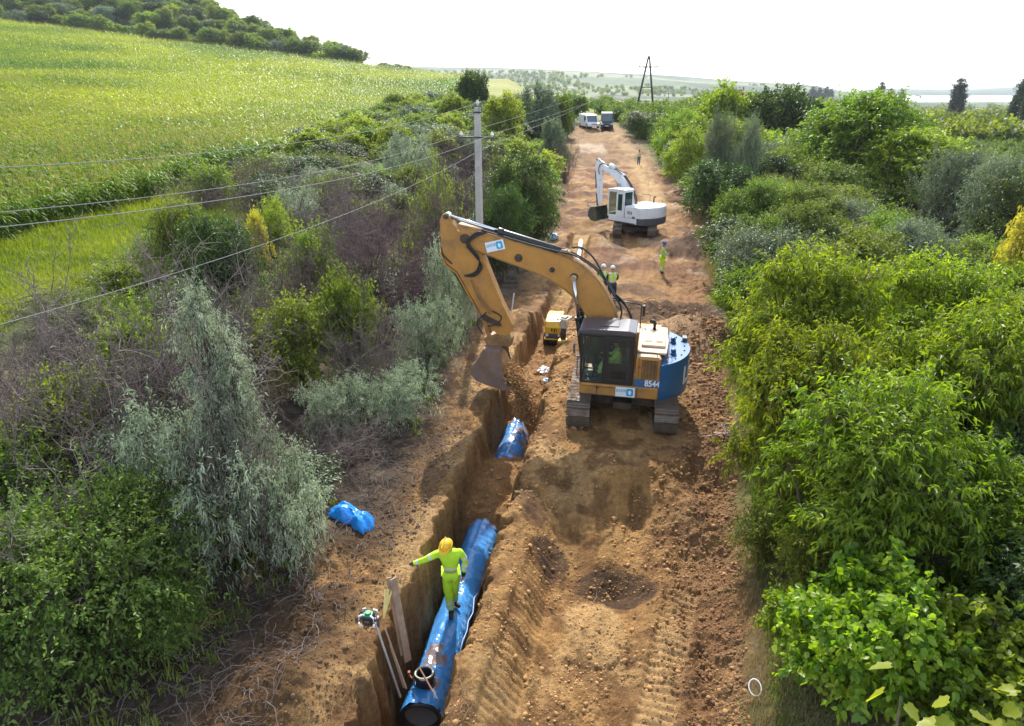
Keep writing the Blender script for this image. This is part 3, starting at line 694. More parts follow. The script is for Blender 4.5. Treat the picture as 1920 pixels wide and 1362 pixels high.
bare = [('bare2', 110, 8.3, 900, 1.5, 'bare branching stems poking through the corner bush'), ('bare2', 500, 10.4, 700, .9, 'dark bare branches inside the silver bush'), ('bare2', 300, 12.0, 600, 1.8, 'long bare limbs reaching left above the silver bush'), ('bare2', 160, 12.2, 680, 1.7, 'leafless branching shrub left of the silver bush'), ('bare2', 345, 12.4, 520, 1.9, 'tall dead tree with bare forking branches left of the silvery tree'), ('bare2', 230, 13.6, 560, 2.0, 'leafless grey tree behind the tall dead tree'),
        ('bare2', 90, 14.5, 560, 1.8, 'bare branched tree in front of the bright grass'), ('bare2', 420, 13.8, 500, 1.6, 'bare dark stems rising behind the silvery tree top'),
        ('bare2', 640, 26.0, 300, 1.8, 'dead shrub with upright bare stems against yellow grass'), ('bare1', 720, 22.0, 420, 2.0, 'purple-brown leafless shrub in the middle of the left thicket'),
        ('bare1', 790, 26.5, 360, 2.0, 'purple-brown leafless shrub left of the concrete pole'), ('bare1', 560, 21.0, 440, 1.9, 'purple-brown leafless shrub left of the middle thicket'),
        ('bare1', 850, 31.0, 290, 1.8, 'purple leafless shrub behind the concrete pole'), ('bare1', 880, 42.0, 235, 2.4, 'tall purple leafless shrub behind the pole crossarm'),
        ('bare1', 690, 30.0, 330, 2.2, 'purple leafless shrub below the lower wires'), ('bare3', 470, 17.5, 520, 1.6, 'grey leafless shrub behind the silvery tree'),
        ('bare3', 150, 18.5, 590, 1.4, 'thin-stemmed leafless shrub along the bright grass'), ('bare3', 690, 17.5, 590, 1.5, 'tangled grey leafless shrub near the trench'),
        ('bare3', 200, 10.6, 850, 1.4, 'tangle of bare twigs in the corner bush'), ('bare3', 1060, 72, 262, 1.6, 'bare twiggy shrub on the left bank of the corridor'),
        ('bare2', 30, 11.0, 720, 1.4, 'bare purple stems at the left frame edge')]
for key, px, Y, yt, rad, lab in bare:
    loc, h = P3(px, Y, yt); pl.append((loc[0], loc[1], rad * .7)); plant_bare(key, loc, max(h, .8), rad, lab, 'leafless shrub')
def corn_edge(Y): return np.interp(Y, [24, 30, 40, 83, 120, 165, 300], [-24.5, -22.5, -20.8, -20, -19, -16, -14])
rr = random.Random(5); Yc = 11.5; cnt = 0
lk = {'small1': 'arching green bush', 'small2': 'mid green bush', 'bright1': 'yellow-green bush', 'dark1': 'dark green bush', 'silver2': 'silvery bush', 'bare1': 'purple leafless shrub', 'bare3': 'grey leafless shrub', 'far1': 'mid green bush', 'far2': 'yellow-green bush', 'far4': 'grey-green bush', 'far3': 'dark green bush'}
while Yc < 128:
    sp = 1.75 + .03 * Yc if Yc < 50 else 3.6
    x = float(np.interp(Yc, [11, 19, 20.5, 22, 33, 45, 60, 80], [-24, -18, -11.5, -13.2, -16, -16.6, -17.5, -18]))
    xe = Ledge(Yc) - (1.5 if Yc < 22 else .8)
    while x < xe:
        X = x + rr.uniform(-.35, .35) * sp; Y = Yc + rr.uniform(-.4, .4) * sp
        if X > -.76 * (Y + 3) and X < Ledge(Y) - .9 and all((X - a) ** 2 + (Y - b) ** 2 > (c * .5 + sp * .3) ** 2 for a, b, c in pl):
            if Y < 60:
                key = rr.choice(['small2', 'small2', 'bright1', 'bare1', 'bare3', 'small1', 'dark1', 'bare1', 'silver2'] if Y < 34 else ['small2', 'bright1', 'dark1', 'bright1', 'bare1', 'small2', 'silver2'])
                h = rr.uniform(1.1, 2.0) if Y < 34 else rr.uniform(1.7, 2.8)
            else:
                key = rr.choice(['far1', 'far2', 'far4', 'far2', 'far1']); h = rr.uniform(2.6, 4.2)
            lab = '%s in the %s of the thicket between corn and dirt corridor' % (lk[key], 'front' if Y < 22 else ('middle' if Y < 50 else 'far end'))
            e_ = (plant_bare if key.startswith('bare') else plant)(key, (X, Y, gz(X, Y) - .05), h, sp * rr.uniform(.55, .8), lab, 'bush', 'thicket bushes left of the corridor'); LAB.append(('L', X, Y, h, lk[key], sp, e_)); cnt += 1
        x += sp
    Yc += sp * .95
print('thicket', cnt)
for k_ in ('far1', 'far2', 'far3', 'far4'): PROTO['b' + k_] = ('hillside_tree',) + PROTO[k_][1:]
# hill belt above the corn and hedge trees in the far field
rr = random.Random(9); cnt = 0
Yc = 276
while Yc < 375:
    a = -.80
    while a < -.135:
        Y = Yc + rr.uniform(-4, 4); aa = a + rr.uniform(-.008, .008); X = aa * Y
        lim = 375 if aa < -.3 else 276 + 100 * max(0, (-aa - .16) / .14)
        if Y < max(lim, 281) and not (aa > -.2 and rr.random() < .3):
            key = rr.choice(['far1', 'far2', 'far2', 'far4', 'far1', 'far3'])
            hh = rr.uniform(4.5, 9.0) * (1 if aa < -.2 else .6)
            e_ = plant('b' + key, (X, Y, gz(X, Y) - .4), hh, rr.uniform(4.0, 6.2) * (1 if aa < -.2 else .6), '%s on the hillside belt above the corn field' % lk[key].replace('bush', 'tree'), 'tree', 'trees of the hillside belt', r=rr); LAB.append(('B', X, Y, hh, lk[key].replace('bush', 'tree'), Yc, e_)); cnt += 1
        a += .0175 if Yc < 300 else .024
    Yc += 17
print('belt', cnt)

# ------------------------------------------------------------------ corn (nobody could count it)
def corn_template(seed, nleaf, seg, Lf, Wf, H=2.1, tassel=True):
    r = np.random.default_rng(seed); V = []; F = []; T = []
    def quadstrip(P, S, w, tone):
        o = sum(len(v) for v in V)
        vs = []
        for p, wi in zip(P, w): vs += [p + S * wi / 2, p - S * wi / 2]
        V.append(np.array(vs)); T.append(np.full(len(vs), tone))
        for i in range(len(P) - 1): F.append([o + 2 * i, o + 2 * i + 1, o + 2 * i + 3, o + 2 * i + 2])
    for a in (0, 1.57):
        quadstrip(np.array([[0, 0, 0], [0, 0, H * .95]]), np.array([math.cos(a), math.sin(a), 0]), [.035, .02], .25)
    for i in range(nleaf):
        a = (i % 2) * math.pi + r.normal() * .5; z0 = H * (.18 + .75 * i / nleaf)
        d = np.array([math.cos(a), math.sin(a), 0]); s = np.linspace(0, 1, seg + 1)
        ln = Lf * r.uniform(.75, 1.15) * (1 - .25 * i / nleaf)
        P = np.array([[0, 0, z0]]) + d * (s * ln * .8)[:, None] + np.array([0, 0, 1]) * (ln * (.75 * s - .95 * s * s))[:, None]
        S = np.array([-math.sin(a), math.cos(a), .25 * r.normal()]); S /= np.linalg.norm(S)
        quadstrip(P, S, Wf * np.interp(s, [0, .35, 1], [.6, 1, .08]), .35 + .25 * r.random())
    if tassel:
        for i in range(3):
            a = r.uniform(0, 6.28); t = np.array([math.cos(a) * .12, math.sin(a) * .12, .3])
            quadstrip(np.array([[0, 0, H * .95], np.array([0, 0, H * .95]) + t]), np.array([math.sin(a), -math.cos(a), 0]), [.006, .009], 1.6)
    return np.concatenate(V), np.array(F), np.concatenate(T)
def scatter_np(tpls, X, Y, Z, S, tone, r, lean=.06, tonecut=True):
    n = len(X); which = r.integers(0, len(tpls), n); VV = []; FF = []; TT = []; o = 0
    for k, (v, f, t) in enumerate(tpls):
        i = np.where(which == k)[0]; m = len(i)
        if m == 0: continue
        a = r.uniform(0, 6.283, m); c, s = np.cos(a)[:, None], np.sin(a)[:, None]
        x = v[None, :, 0] * c - v[None, :, 1] * s; y = v[None, :, 0] * s + v[None, :, 1] * c; z = np.repeat(v[None, :, 2], m, 0)
        lx = r.normal(size=(m, 1)) * lean; ly = r.normal(size=(m, 1)) * lean
        W = np.stack([(x + z * lx), (y + z * ly), z], -1) * S[i][:, None, None] + np.stack([X[i], Y[i], Z[i]], -1)[:, None, :]
        tt = np.where(t[None] > 1.2, t[None], np.clip(t[None] + tone[i][:, None], 0, 1))
        VV.append(W.reshape(-1, 3)); TT.append(tt.ravel()); FF.append((f[None] + (np.arange(m) * len(v))[:, None, None]).reshape(-1, f.shape[1]) + o); o += m * len(v)
    return np.concatenate(VV), np.concatenate(FF), np.concatenate(TT)
def m_corn():
    m = LM['corn']; nt = m.node_tree
    at = [n for n in nt.nodes if n.type == 'ATTRIBUTE'][0]; mx = [n for n in nt.nodes if n.type == 'MIX'][0]; hs = [n for n in nt.nodes if n.type == 'HUE_SAT'][0]
    gt = N(nt, 'ShaderNodeMath', operation='GREATER_THAN'); gt.inputs[1].default_value = 1.2; nt.links.new(at.outputs['Fac'], gt.inputs[0])
    m2 = N(nt, 'ShaderNodeMix', data_type='RGBA'); m2.inputs['B'].default_value = (.26, .22, .11, 1)
    nt.links.new(gt.outputs[0], m2.inputs['Factor']); nt.links.new(mx.outputs['Result'], m2.inputs['A']); nt.links.new(m2.outputs['Result'], hs.inputs['Color'])
m_corn()
r = np.random.default_rng(77)
NC = 90000
lnY = r.uniform(math.log(25), math.log(285), NC); Y = np.exp(lnY); ac = r.uniform(-.80, 0.0, NC); X = ac * (Y + 2)
ok = (X < corn_edge(Y) + .8 * (fbm(Y * .3, Y * 0, 2, 3) - .5)) & (Y < 274 + 60 * np.clip((.16 + ac) * 10, -1, 1) * 0 + 0)
front = np.where(X < -23, 29.5 + (-23 - X) * 0 , 0)
ok &= (Y > 26.5 + .12 * np.maximum(0, -23 - X))
dens = np.minimum(1, (Y / 62.0) ** 2 * 1.0 + .22)
ok &= r.random(NC) < dens
X = X[ok]; Y = Y[ok]; print('corn', len(X))
Z = height(X, Y, False)[0]
tn = (fbm(X * .05, Y * .025, 3, 201) - .45) * 2.6 + .25 * (fbm(X * .3, Y * .2, 2, 205) - .5) + .10 * ss(60, 200, Y)
S = .95 + .22 * (fbm(X * .12, Y * .06, 3, 203) - .5) * 2 + .08 * r.normal(size=len(X)); S = np.clip(S * 1.04, .6, 1.35)
nr = Y < 58
v1, f1, t1 = scatter_np([corn_template(i, 10, 4, .85, .095) for i in range(6)], X[nr], Y[nr], Z[nr], S[nr], tn[nr], r)
v2, f2, t2 = scatter_np([corn_template(i + 20, 7, 2, .95, .17) for i in range(6)], X[~nr], Y[~nr], Z[~nr], S[~nr] * np.clip(Y[~nr] / 120, 1, 1.5), tn[~nr], r)
me = np_mesh('corn_field', np.concatenate([v1, v2]), np.concatenate([f1, f2 + len(v1)]), attrs={'tone': np.concatenate([t1, t2])}, mats=[LM['corn']])
tag(link('corn_field', me), 'broad field of tall green and yellowing corn covering the left slope', 'corn field', kind='stuff')

# ------------------------------------------------------------------ grass and ground litter
def tuft_template(seed, n, L, Wd, spread):
    r = np.random.default_rng(seed); V = []; F = []; T = []
    for i in range(n):
        a = r.uniform(0, 6.28); b = np.array([r.normal() * spread, r.normal() * spread, 0]); ln = L * r.uniform(.5, 1.2); k = r.uniform(.1, .6)
        d = np.array([math.cos(a), math.sin(a), 0]); s = np.array([-d[1], d[0], 0]) * Wd
        mid = b + d * ln * k * .35 + np.array([0, 0, ln * .6]); tip = b + d * ln * k + np.array([0, 0, ln * (1 - k * .45)])
        o = len(V); V += [b - s, b + s, mid + s * .8, mid - s * .8, tip]; F += [[o, o + 1, o + 2, o + 3], [o + 3, o + 2, o + 4, o + 4]]; T += [r.random() * .5 + .2] * 5
    F = [f if f[2] != f[3] else f for f in F]
    return np.array(V), np.array(F), np.array(T)
def tri(f):  # quads (some degenerate) -> triangles
    a = f[:, [0, 1, 2]]; b = f[:, [0, 2, 3]]; b = b[b[:, 1] != b[:, 2]]; return np.concatenate([a, b])
def grass_obj(name, X, Y, S, lm, label, tpl, seed, tone=0.0):
    r = np.random.default_rng(seed); Z = height(X, Y, True)[0] - .02
    v, f, t = scatter_np(tpl, X, Y, Z, S, tone + (fbm(X * .4, Y * .4, 3, 301) - .5) * 1.2, r)
    me = np_mesh(name, v, tri(f), attrs={'tone': t}, mats=[LM[lm]])
    tag(link(name, me), label, 'grass', kind='stuff')
r = np.random.default_rng(5)
tp = [tuft_template(i, 9, .45, .010, .14) for i in range(6)]
n = 46000; Y = np.exp(r.uniform(math.log(17), math.log(75), n)); X = corn_edge(Y) + r.uniform(-1, 1, n) * 4.5 + 3.5
k = (X > -.8 * (Y + 3)) & (X < corn_edge(Y) + 8)
grass_obj('bright_grass', X[k], Y[k], r.uniform(.7, 1.5, k.sum()) * np.clip(Y[k] / 24, .8, 1.7), 'grass', 'bright yellow-green grass strip between corn and thicket', tp, 1, .12)
n = 14000; Y = np.exp(r.uniform(math.log(6.4), math.log(70), n)); X = Redge(Y) + r.normal(size=n) * .40 * (Y / 25) ** .2 + .50 + .25 * (fbm(Y * .5, Y * 0, 2, 9) > .5)
k = (fbm(X * .5, Y * .5, 3, 71) > .44) & (X > Redge(Y) - .1)
grass_obj('dry_grass', X[k], Y[k], r.uniform(.3, .7, k.sum()) * np.clip(Y[k] / 26, .5, 1.6), 'dry', 'dry straw-coloured grass along the right edge of the corridor', tp, 2)
n = 9000; Y = np.exp(r.uniform(math.log(6.3), math.log(40), n)); X = Redge(Y) + .25 + np.abs(r.normal(size=n)) * .6
tp2 = [tuft_template(i + 40, 7, .30, .016, .10) for i in range(5)]
grass_obj('green_weeds', X, Y, r.uniform(.3, .75, n) * np.clip(Y / 18, .6, 1.7), 'small', 'low green weeds growing at the right edge of the corridor', tp2, 3, .1)
n = 1500; Y = r.uniform(6.5, 26, n); X = Ledge(Y) - np.abs(r.normal(size=n)) * 1.4 - .3
k = fbm(X * .6, Y * .6, 3, 73) > .5
grass_obj('left_weeds', X[k], Y[k], r.uniform(.4, .9, k.sum()), 'small', 'scattered green weeds on the bare earth below the silvery tree', tp2, 4, .1)

def twig_stuff(name, X, Y, L, rad, mat, label, seed, up=.15):
    r = np.random.default_rng(seed); n = len(X); Z = height(X, Y, True)[0]
    a = r.uniform(0, 6.283, n); ln = L * r.uniform(.3, 1.4, n)
    p0 = np.stack([X, Y, Z + .01], 1); x1 = X + np.cos(a) * ln; y1 = Y + np.sin(a) * ln
    p1 = np.stack([x1, y1, height(x1, y1, True)[0] + .02 + up * r.random(n) * ln], 1)
    P = curved(p0, p1, 6, .12, r); P[:, 1:-1, 2] += .04
    v, f = tubes_np(P, np.linspace(rad, rad * .4, 6)[None] * r.uniform(.5, 1.6, (n, 1)), 4)
    tag(link(name, np_mesh(name, v, f, mats=[mat])), label, 'twigs', kind='stuff')
n = 1500; Y = r.uniform(6.2, 22, n); X = np.minimum(Ledge(Y) + 1.2, XT(Y) - .9) - np.abs(r.normal(size=n)) * 2.2
twig_stuff('fallen_twigs', X, Y, .55, .006, M_TWIG, 'fallen twigs and bark scraps scattered on the earth under the left bushes', 8)
n = 900; Y = r.uniform(6.3, 24, n); s = np.where(r.random(n) < .6, -1, 1); X = XT(Y) + np.where(s < 0, -.68, .92) + r.normal(size=n) * .12
M_ROOT = mat_plain('dry_roots', (.30, .20, .11), rough=.9, var=.4)
twig_stuff('trench_roots', X, Y, .20, .0035, M_ROOT, 'fine dry roots and straw hanging along both trench edges', 9, up=.3)
n = 260; Y = r.uniform(9, 28, n); X = XT(Y) + 1.2 + r.random(n) * (Redge(Y) - XT(Y) - 1.2)
twig_stuff('straw_bits', X, Y, .35, .005, M_ROOT, 'bits of straw and root lying on the dug earth', 10)
n = 60; Y = r.uniform(24, 75, n); X = Ledge(Y) + r.random(n) * (Redge(Y) - Ledge(Y))
twig_stuff('corridor_sticks', X, Y, 1.6, .018, M_ROOT, 'pale sticks and roots strewn over the far corridor', 11, up=.05)

# clods
def clods(name, X, Y, S, mat, label, seed, squash=.75):
    r = np.random.default_rng(seed); bm = bmesh.new(); bmesh.ops.create_icosphere(bm, subdivisions=1, radius=1)
    v0 = np.array([v.co[:] for v in bm.verts]); f0 = np.array([[v.index for v in f.verts] for f in bm.faces]); bm.free()
    tp = [(v0 * r.uniform(.65, 1.2, (len(v0), 1)) * [1, 1, squash], f0, np.full(len(v0), .5)) for _ in range(12)]
    Z = height(X, Y, True)[0] + S * .15
    v, f, t = scatter_np(tp, X, Y, Z, S, np.zeros(len(X)), r, lean=.3)
    tag(link(name, np_mesh(name, v, f, mats=[mat])), label, 'soil clods', kind='stuff')
M_CLOD = mat_plain('clod_soil', (.38, .215, .085), rough=.95, var=.45, scale=1.3, bump=.7, bscale=25)
M_CLODR = mat_plain('clod_red_soil', (.23, .12, .055), rough=.95, var=.4, scale=1.3, bump=.7, bscale=25)
M_CLODD = mat_plain('clod_dark_soil', (.14, .082, .042), rough=.95, var=.4, scale=1.3, bump=.7)
n = 20000; Y = np.exp(r.uniform(math.log(6.2), math.log(30), n)); X = XT(Y) + .80 + r.random(n) ** 1.0 * (Redge(Y) - XT(Y) - .8)
k = (fbm(X * 1.3, Y * 1.3, 3, 401) > .47) & ~((Y > 14.6) & (Y < 17.4) & (X > 1.9) & (X < 3.7))
clods('soil_clods', X[k], Y[k], np.clip(r.lognormal(math.log(.0095), .65, k.sum()), .004, .055) * np.clip(Y[k] / 10, 1, 2), M_CLOD, 'loose clods of sandy soil over the near dug earth', 12)
n = 7000; Y = np.exp(r.uniform(math.log(6.2), math.log(24), n)); X = Redge(Y) - np.abs(r.normal(size=n)) * .7 - .05
clods('red_clods', X, Y, np.clip(r.lognormal(math.log(.012), .6, n), .005, .05) * np.clip(Y / 10, 1, 2), M_CLODR, 'reddish soil clods along the right margin of the corridor', 13)
n = 6000; Y = r.uniform(6.2, 16.5, n); X = XT(Y) - .8 - np.abs(r.normal(size=n)) * 1.5
clods('left_clods', X, Y, np.clip(r.lognormal(math.log(.010), .65, n), .004, .055), M_CLODD, 'dark humus clods on the spoil left of the trench', 14)
n = 2500; Y = r.uniform(12.8, 31, n); X = XT(Y) + r.uniform(-.5, .8, n)
clods('trench_clods', X, Y, np.clip(r.lognormal(math.log(.013), .6, n), .005, .06), M_CLOD, 'clods of soil lying on the trench fill', 15)

# ------------------------------------------------------------------ far woods that read as one mass
def far_wood(name, A, label, n, seed, Yr, ar, thr, Rr, lm='dark', sc=.02):
    r = np.random.default_rng(seed)
    Y = np.exp(r.uniform(math.log(Yr[0]), math.log(Yr[1]), n)); a = r.uniform(ar[0], ar[1], n); X = a * Y
    k = fbm(X * sc, Y * sc * .5, 3, seed) > thr; X = X[k]; Y = Y[k]
    tp = []
    for i in range(6):
        V, F, t, c, _ = crown_np(seed + i, 1.0, 1.5, .0, 9, .5, 12, 4, .28, .2, droop=.2, top=.2)
        tp.append((V, F, t))
    Z = height(X, Y, False)[0] - .5; S = Rr * r.uniform(.6, 1.3, len(X)) * np.clip(Y / 500, .8, 3)
    v, f, t = scatter_np(tp, X, Y, Z, S, r.normal(size=len(X)) * .2, r, lean=.1)
    tag(link(name, np_mesh(name, v, f, attrs={'tone': t}, mats=[LM[lm]])), label, 'woodland', kind='stuff')
    print(name, len(X))
far_wood('valley_woods', None, 'dark belts of woodland in the valley before the lake', 1300, 501, (130, 900), (.36, .82), .44, 3.6, 'mid', .02)
def canopy_far():
    r = np.random.default_rng(911); n = 1500
    Y = np.exp(r.uniform(math.log(82), math.log(190), n)); X = r.uniform(0, 1, n) * (Y * .82 - Redge(Y)) + Redge(Y) + 1.5
    tp = []
    for i in range(6):
        V, F, t, c, _ = crown_np(911 + i, 1.0, 1.7, .0, 14, .45, 16, 5, .16, .10, droop=.3, top=.2); tp.append((V, F, t))
    Z = height(X, Y, False)[0] - .5; px = 960 + FPX * X / (Y * .926 + 3.1)
    S = np.interp(Y, [82, 130, 190], [3.1, 3.4, 3.2]) * r.uniform(.65, 1.1, n) * np.interp(px, [1200, 1290, 1320, 1450, 1600, 1720], [.6, .75, 1.1, 1.1, .8, .5])
    v, f, t = scatter_np(tp, X, Y, Z, S, r.normal(size=n) * .28 - .05, r, lean=.1)
    tag(link('far_canopy', np_mesh('far_canopy', v, f, attrs={'tone': t}, mats=[LM['mid']])), 'farthest part of the right-hand wood that reads as one green mass', 'woodland', kind='stuff')
canopy_far()
far_wood('hedge_scrub', None, 'bushy hedges in the fields beyond the vans', 380, 503, (330, 900), (.0, .34), .52, 2.6, 'mid', .02)
far_wood('hill_woods', None, 'bluish woodland patches on the far hills', 1100, 505, (1100, 1900), (-.2, .5), .52, 1.6, 'mid', .004)

# ------------------------------------------------------------------ hard-surface builder
class MB:
    def __init__(s): s.bm = bmesh.new()
    def _fin(s, vs, mi, smooth=False):
        fs = set()
        for v in vs:
            for f in v.link_faces: fs.add(f)
        for f in fs: f.material_index = mi; f.smooth = smooth
    def box(s, c, d, rot=None, mi=0, taper=None):
        r = bmesh.ops.create_cube(s.bm, size=1)
        vs = r['verts']
        for v in vs:
            x, y, z = v.co.x * d[0], v.co.y * d[1], v.co.z * d[2]
            if taper and z > 0: x *= taper[0]; y *= taper[1]
            v.co = Vector((x, y, z))
        M = Matrix.Translation(c)
        if rot is not None:
            M = M @ (Matrix.Rotation(rot[2], 4, 'Z') @ Matrix.Rotation(rot[1], 4, 'Y') @ Matrix.Rotation(rot[0], 4, 'X'))
        bmesh.ops.transform(s.bm, matrix=M, verts=vs); s._fin(vs, mi); return s
    def cyl(s, p0, p1, r0, r1=None, n=16, mi=0, caps=True, smooth=True):
        p0, p1 = Vector(p0), Vector(p1); d = p1 - p0; L = d.length
        r = bmesh.ops.create_cone(s.bm, cap_ends=caps, segments=n, radius1=r0, radius2=r0 if r1 is None else r1, depth=L)
        vs = r['verts']; q = d.to_track_quat('Z', 'Y').to_matrix().to_4x4()
        bmesh.ops.transform(s.bm, matrix=Matrix.Translation((p0 + p1) / 2) @ q, verts=vs); s._fin(vs, mi)
        if smooth:
            for v in vs:
                for f in v.link_faces:
                    if len(f.verts) == 4: f.smooth = True
        return s
    def tube(s, pts, r, n=8, mi=0, closed=False):
        pts = [Vector(p) for p in pts]; k = len(pts); rings = []
        up = Vector((0, 0, 1))
        for i, p in enumerate(pts):
            t = (pts[min(i + 1, k - 1)] - pts[max(i - 1, 0)]) if not closed else (pts[(i + 1) % k] - pts[i - 1])
            t.normalize(); a = t.cross(up)
            if a.length < .1: a = t.cross(Vector((0, 1, 0)))
            a.normalize(); b = t.cross(a); rr = r[i] if hasattr(r, '__len__') else r
            rings.append([s.bm.verts.new(p + (a * math.cos(2 * math.pi * j / n) + b * math.sin(2 * math.pi * j / n)) * rr) for j in range(n)])
        m = k if closed else k - 1
        for i in range(m):
            A, B = rings[i], rings[(i + 1) % k]
            for j in range(n):
                f = s.bm.faces.new([A[j], A[(j + 1) % n], B[(j + 1) % n], B[j]]); f.material_index = mi; f.smooth = True
        if not closed:
            for R_ in (rings[0], rings[-1][::-1]):
                try: f = s.bm.faces.new(R_[::-1]); f.material_index = mi
                except ValueError: pass
        return s
    def prism(s, prof, a0, a1, axis='y', mi=0, mi_edge=None, tf=None):
        """2-D outline extruded between a0 and a1. axis y: prof=(x,z); axis z: prof=(x,y); axis x: prof=(y,z)"""
        def P(u, v, a):
            p = Vector((u, a, v)) if axis == 'y' else (Vector((u, v, a)) if axis == 'z' else Vector((a, u, v)))
            return tf @ p if tf is not None else p
        A = [s.bm.verts.new(P(u, v, a0)) for u, v in prof]; B = [s.bm.verts.new(P(u, v, a1)) for u, v in prof]
        n = len(prof); e = mi if mi_edge is None else mi_edge
        for f in (A, B[::-1]): s.bm.faces.new(f).material_index = mi
        for i in range(n): s.bm.faces.new([A[i], B[i], B[(i + 1) % n], A[(i + 1) % n]][::-1]).material_index = e
        return s
    def sphere(s, c, r, sc=(1, 1, 1), n=16, mi=0, zmin=None):
        q = bmesh.ops.create_uvsphere(s.bm, u_segments=n, v_segments=max(6, n // 2), radius=r); vs = q['verts']
        for v in vs:
            v.co = Vector((v.co.x * sc[0], v.co.y * sc[1], max(v.co.z, zmin if zmin is not None else -9) * sc[2])) + Vector(c)
        s._fin(vs, mi, True); return s
    def done(s, name, mats, parent=None, loc=None, rot=None, bevel=0, seg=2, matrix=None, wn=False):
        bmesh.ops.recalc_face_normals(s.bm, faces=s.bm.faces)
        if matrix is not None: bmesh.ops.transform(s.bm, matrix=matrix, verts=s.bm.verts)
        me = bpy.data.meshes.new(name); s.bm.to_mesh(me); s.bm.free()
        for m in (mats if isinstance(mats, (list, tuple)) else [mats]): me.materials.append(m)
        o = link(name, me, parent, loc, rot)
        if bevel:
            b = o.modifiers.new('bevel', 'BEVEL'); b.width = bevel; b.segments = seg; b.limit_method = 'ANGLE'; b.angle_limit = R(40); b.harden_normals = False
        return o
def text_part(name, txt, size, mat, parent, M, ext=.004, bold=0.0, xs=1.0):
    cu = bpy.data.curves.new('lettering', 'FONT'); cu.body = txt; cu.size = size; cu.extrude = ext; cu.align_x = 'CENTER'; cu.align_y = 'CENTER'; cu.offset = bold
    o = bpy.data.objects.new('lettering', cu); COL.objects.link(o)
    me = bpy.data.meshes.new_from_object(o.evaluated_get(bpy.context.evaluated_depsgraph_get()))
    bpy.data.objects.remove(o); me.name = name
    me.transform(M @ Matrix.Diagonal((xs, 1, 1, 1))); me.materials.clear(); me.materials.append(mat)
    return link(name, me, parent)

DIRT = (.26, .155, .085)
M_ORANGE = mat_plain('orange_paint', (.47, .225, .05), rough=.42, var=.12, scale=2.5, dirt=(.22, .13, .06), dirt_amt=.38, spec=.4)
M_ORANGE_B = mat_plain('worn_orange_paint', (.36, .19, .055), rough=.6, var=.25, scale=3, dirt=(.15, .085, .045), dirt_amt=.55)
M_BEIGE = mat_plain('dusty_beige_paint', (.62, .47, .31), rough=.6, var=.12, scale=3, dirt=(.42, .28, .16), dirt_amt=.3)
M_BLUE = mat_plain('blue_paint', (.028, .125, .30), rough=.35, var=.12, scale=2, dirt=(.20, .19, .17), dirt_amt=.10, spec=.5)
M_BLACK = mat_plain('black_paint', (.018, .018, .020), rough=.4, var=.2, scale=3, dirt=(.12, .09, .06), dirt_amt=.12)
M_ROOF = mat_plain('dark_roof_paint', (.055, .055, .07), rough=.30, var=.15, scale=2, dirt=(.16, .14, .13), dirt_amt=.2, spec=.6)
M_RUBBER = mat_plain('black_rubber', (.02, .02, .021), rough=.6, var=.2)
M_STEELD = mat_plain('dark_greasy_steel', (.045, .038, .032), rough=.6, metal=.3, var=.3, dirt=(.16, .10, .06), dirt_amt=.5)
M_TRACK = mat_plain('worn_track_steel', (.17, .145, .125), rough=.45, metal=.55, var=.35, scale=6, dirt=(.23, .135, .075), dirt_amt=.55)
M_CHROME = mat_plain('chromed_rod', (.62, .64, .68), rough=.18, metal=1, var=.04)
M_BUCKET = mat_plain('worn_bucket_steel', (.23, .17, .15), rough=.5, metal=.35, var=.25, scale=3, dirt=(.25, .135, .07), dirt_amt=.4)
M_WHITE = mat_plain('white_paint', (.78, .80, .82), rough=.4, var=.06, scale=3, dirt=(.42, .35, .29), dirt_amt=.18)
M_DGREY = mat_plain('dark_grey_paint', (.07, .08, .10), rough=.45, var=.15, dirt=(.25, .18, .12), dirt_amt=.2)
M_SIGNW = mat_plain('sign_white', (.74, .80, .86), rough=.4, var=.03)
M_SIGNB = mat_plain('sign_blue', (.02, .36, .62), rough=.4, var=.05)
M_SIGNT = mat_plain('sign_text_blue', (.12, .34, .55), rough=.4, var=.05)
M_RED = mat_plain('red_mark', (.45, .03, .02), rough=.5)
M_YELLOW = mat_plain('yellow_paint', (.72, .46, .03), rough=.35, var=.08, dirt=(.30, .2, .1), dirt_amt=.15)
def mat_glass(name, col=(.86, .93, .88), rough=.03, a=.20):
    m = bpy.data.materials.new(name); m.use_nodes = True; nt = m.node_tree; b = nt.nodes['Principled BSDF']
    b.inputs['Base Color'].default_value = (*[c * .12 for c in col], 1); b.inputs['Roughness'].default_value = rough; b.inputs['Specular IOR Level'].default_value = .6
    t = nt.nodes.new('ShaderNodeBsdfTransparent'); t.inputs['Color'].default_value = (*col, 1)
    ms = nt.nodes.new('ShaderNodeMixShader'); ms.inputs[0].default_value = a
    nt.links.new(t.outputs[0], ms.inputs[1]); nt.links.new(b.outputs[0], ms.inputs[2]); nt.links.new(ms.outputs[0], nt.nodes['Material Output'].inputs['Surface'])
    return m
M_GLASS = mat_glass('cab_glass'); M_GLASSD = mat_glass('dark_glass', (.25, .30, .30), a=.6); M_GLASSG = mat_glass('green_tinted_glass', (.45, .72, .66), a=.45)

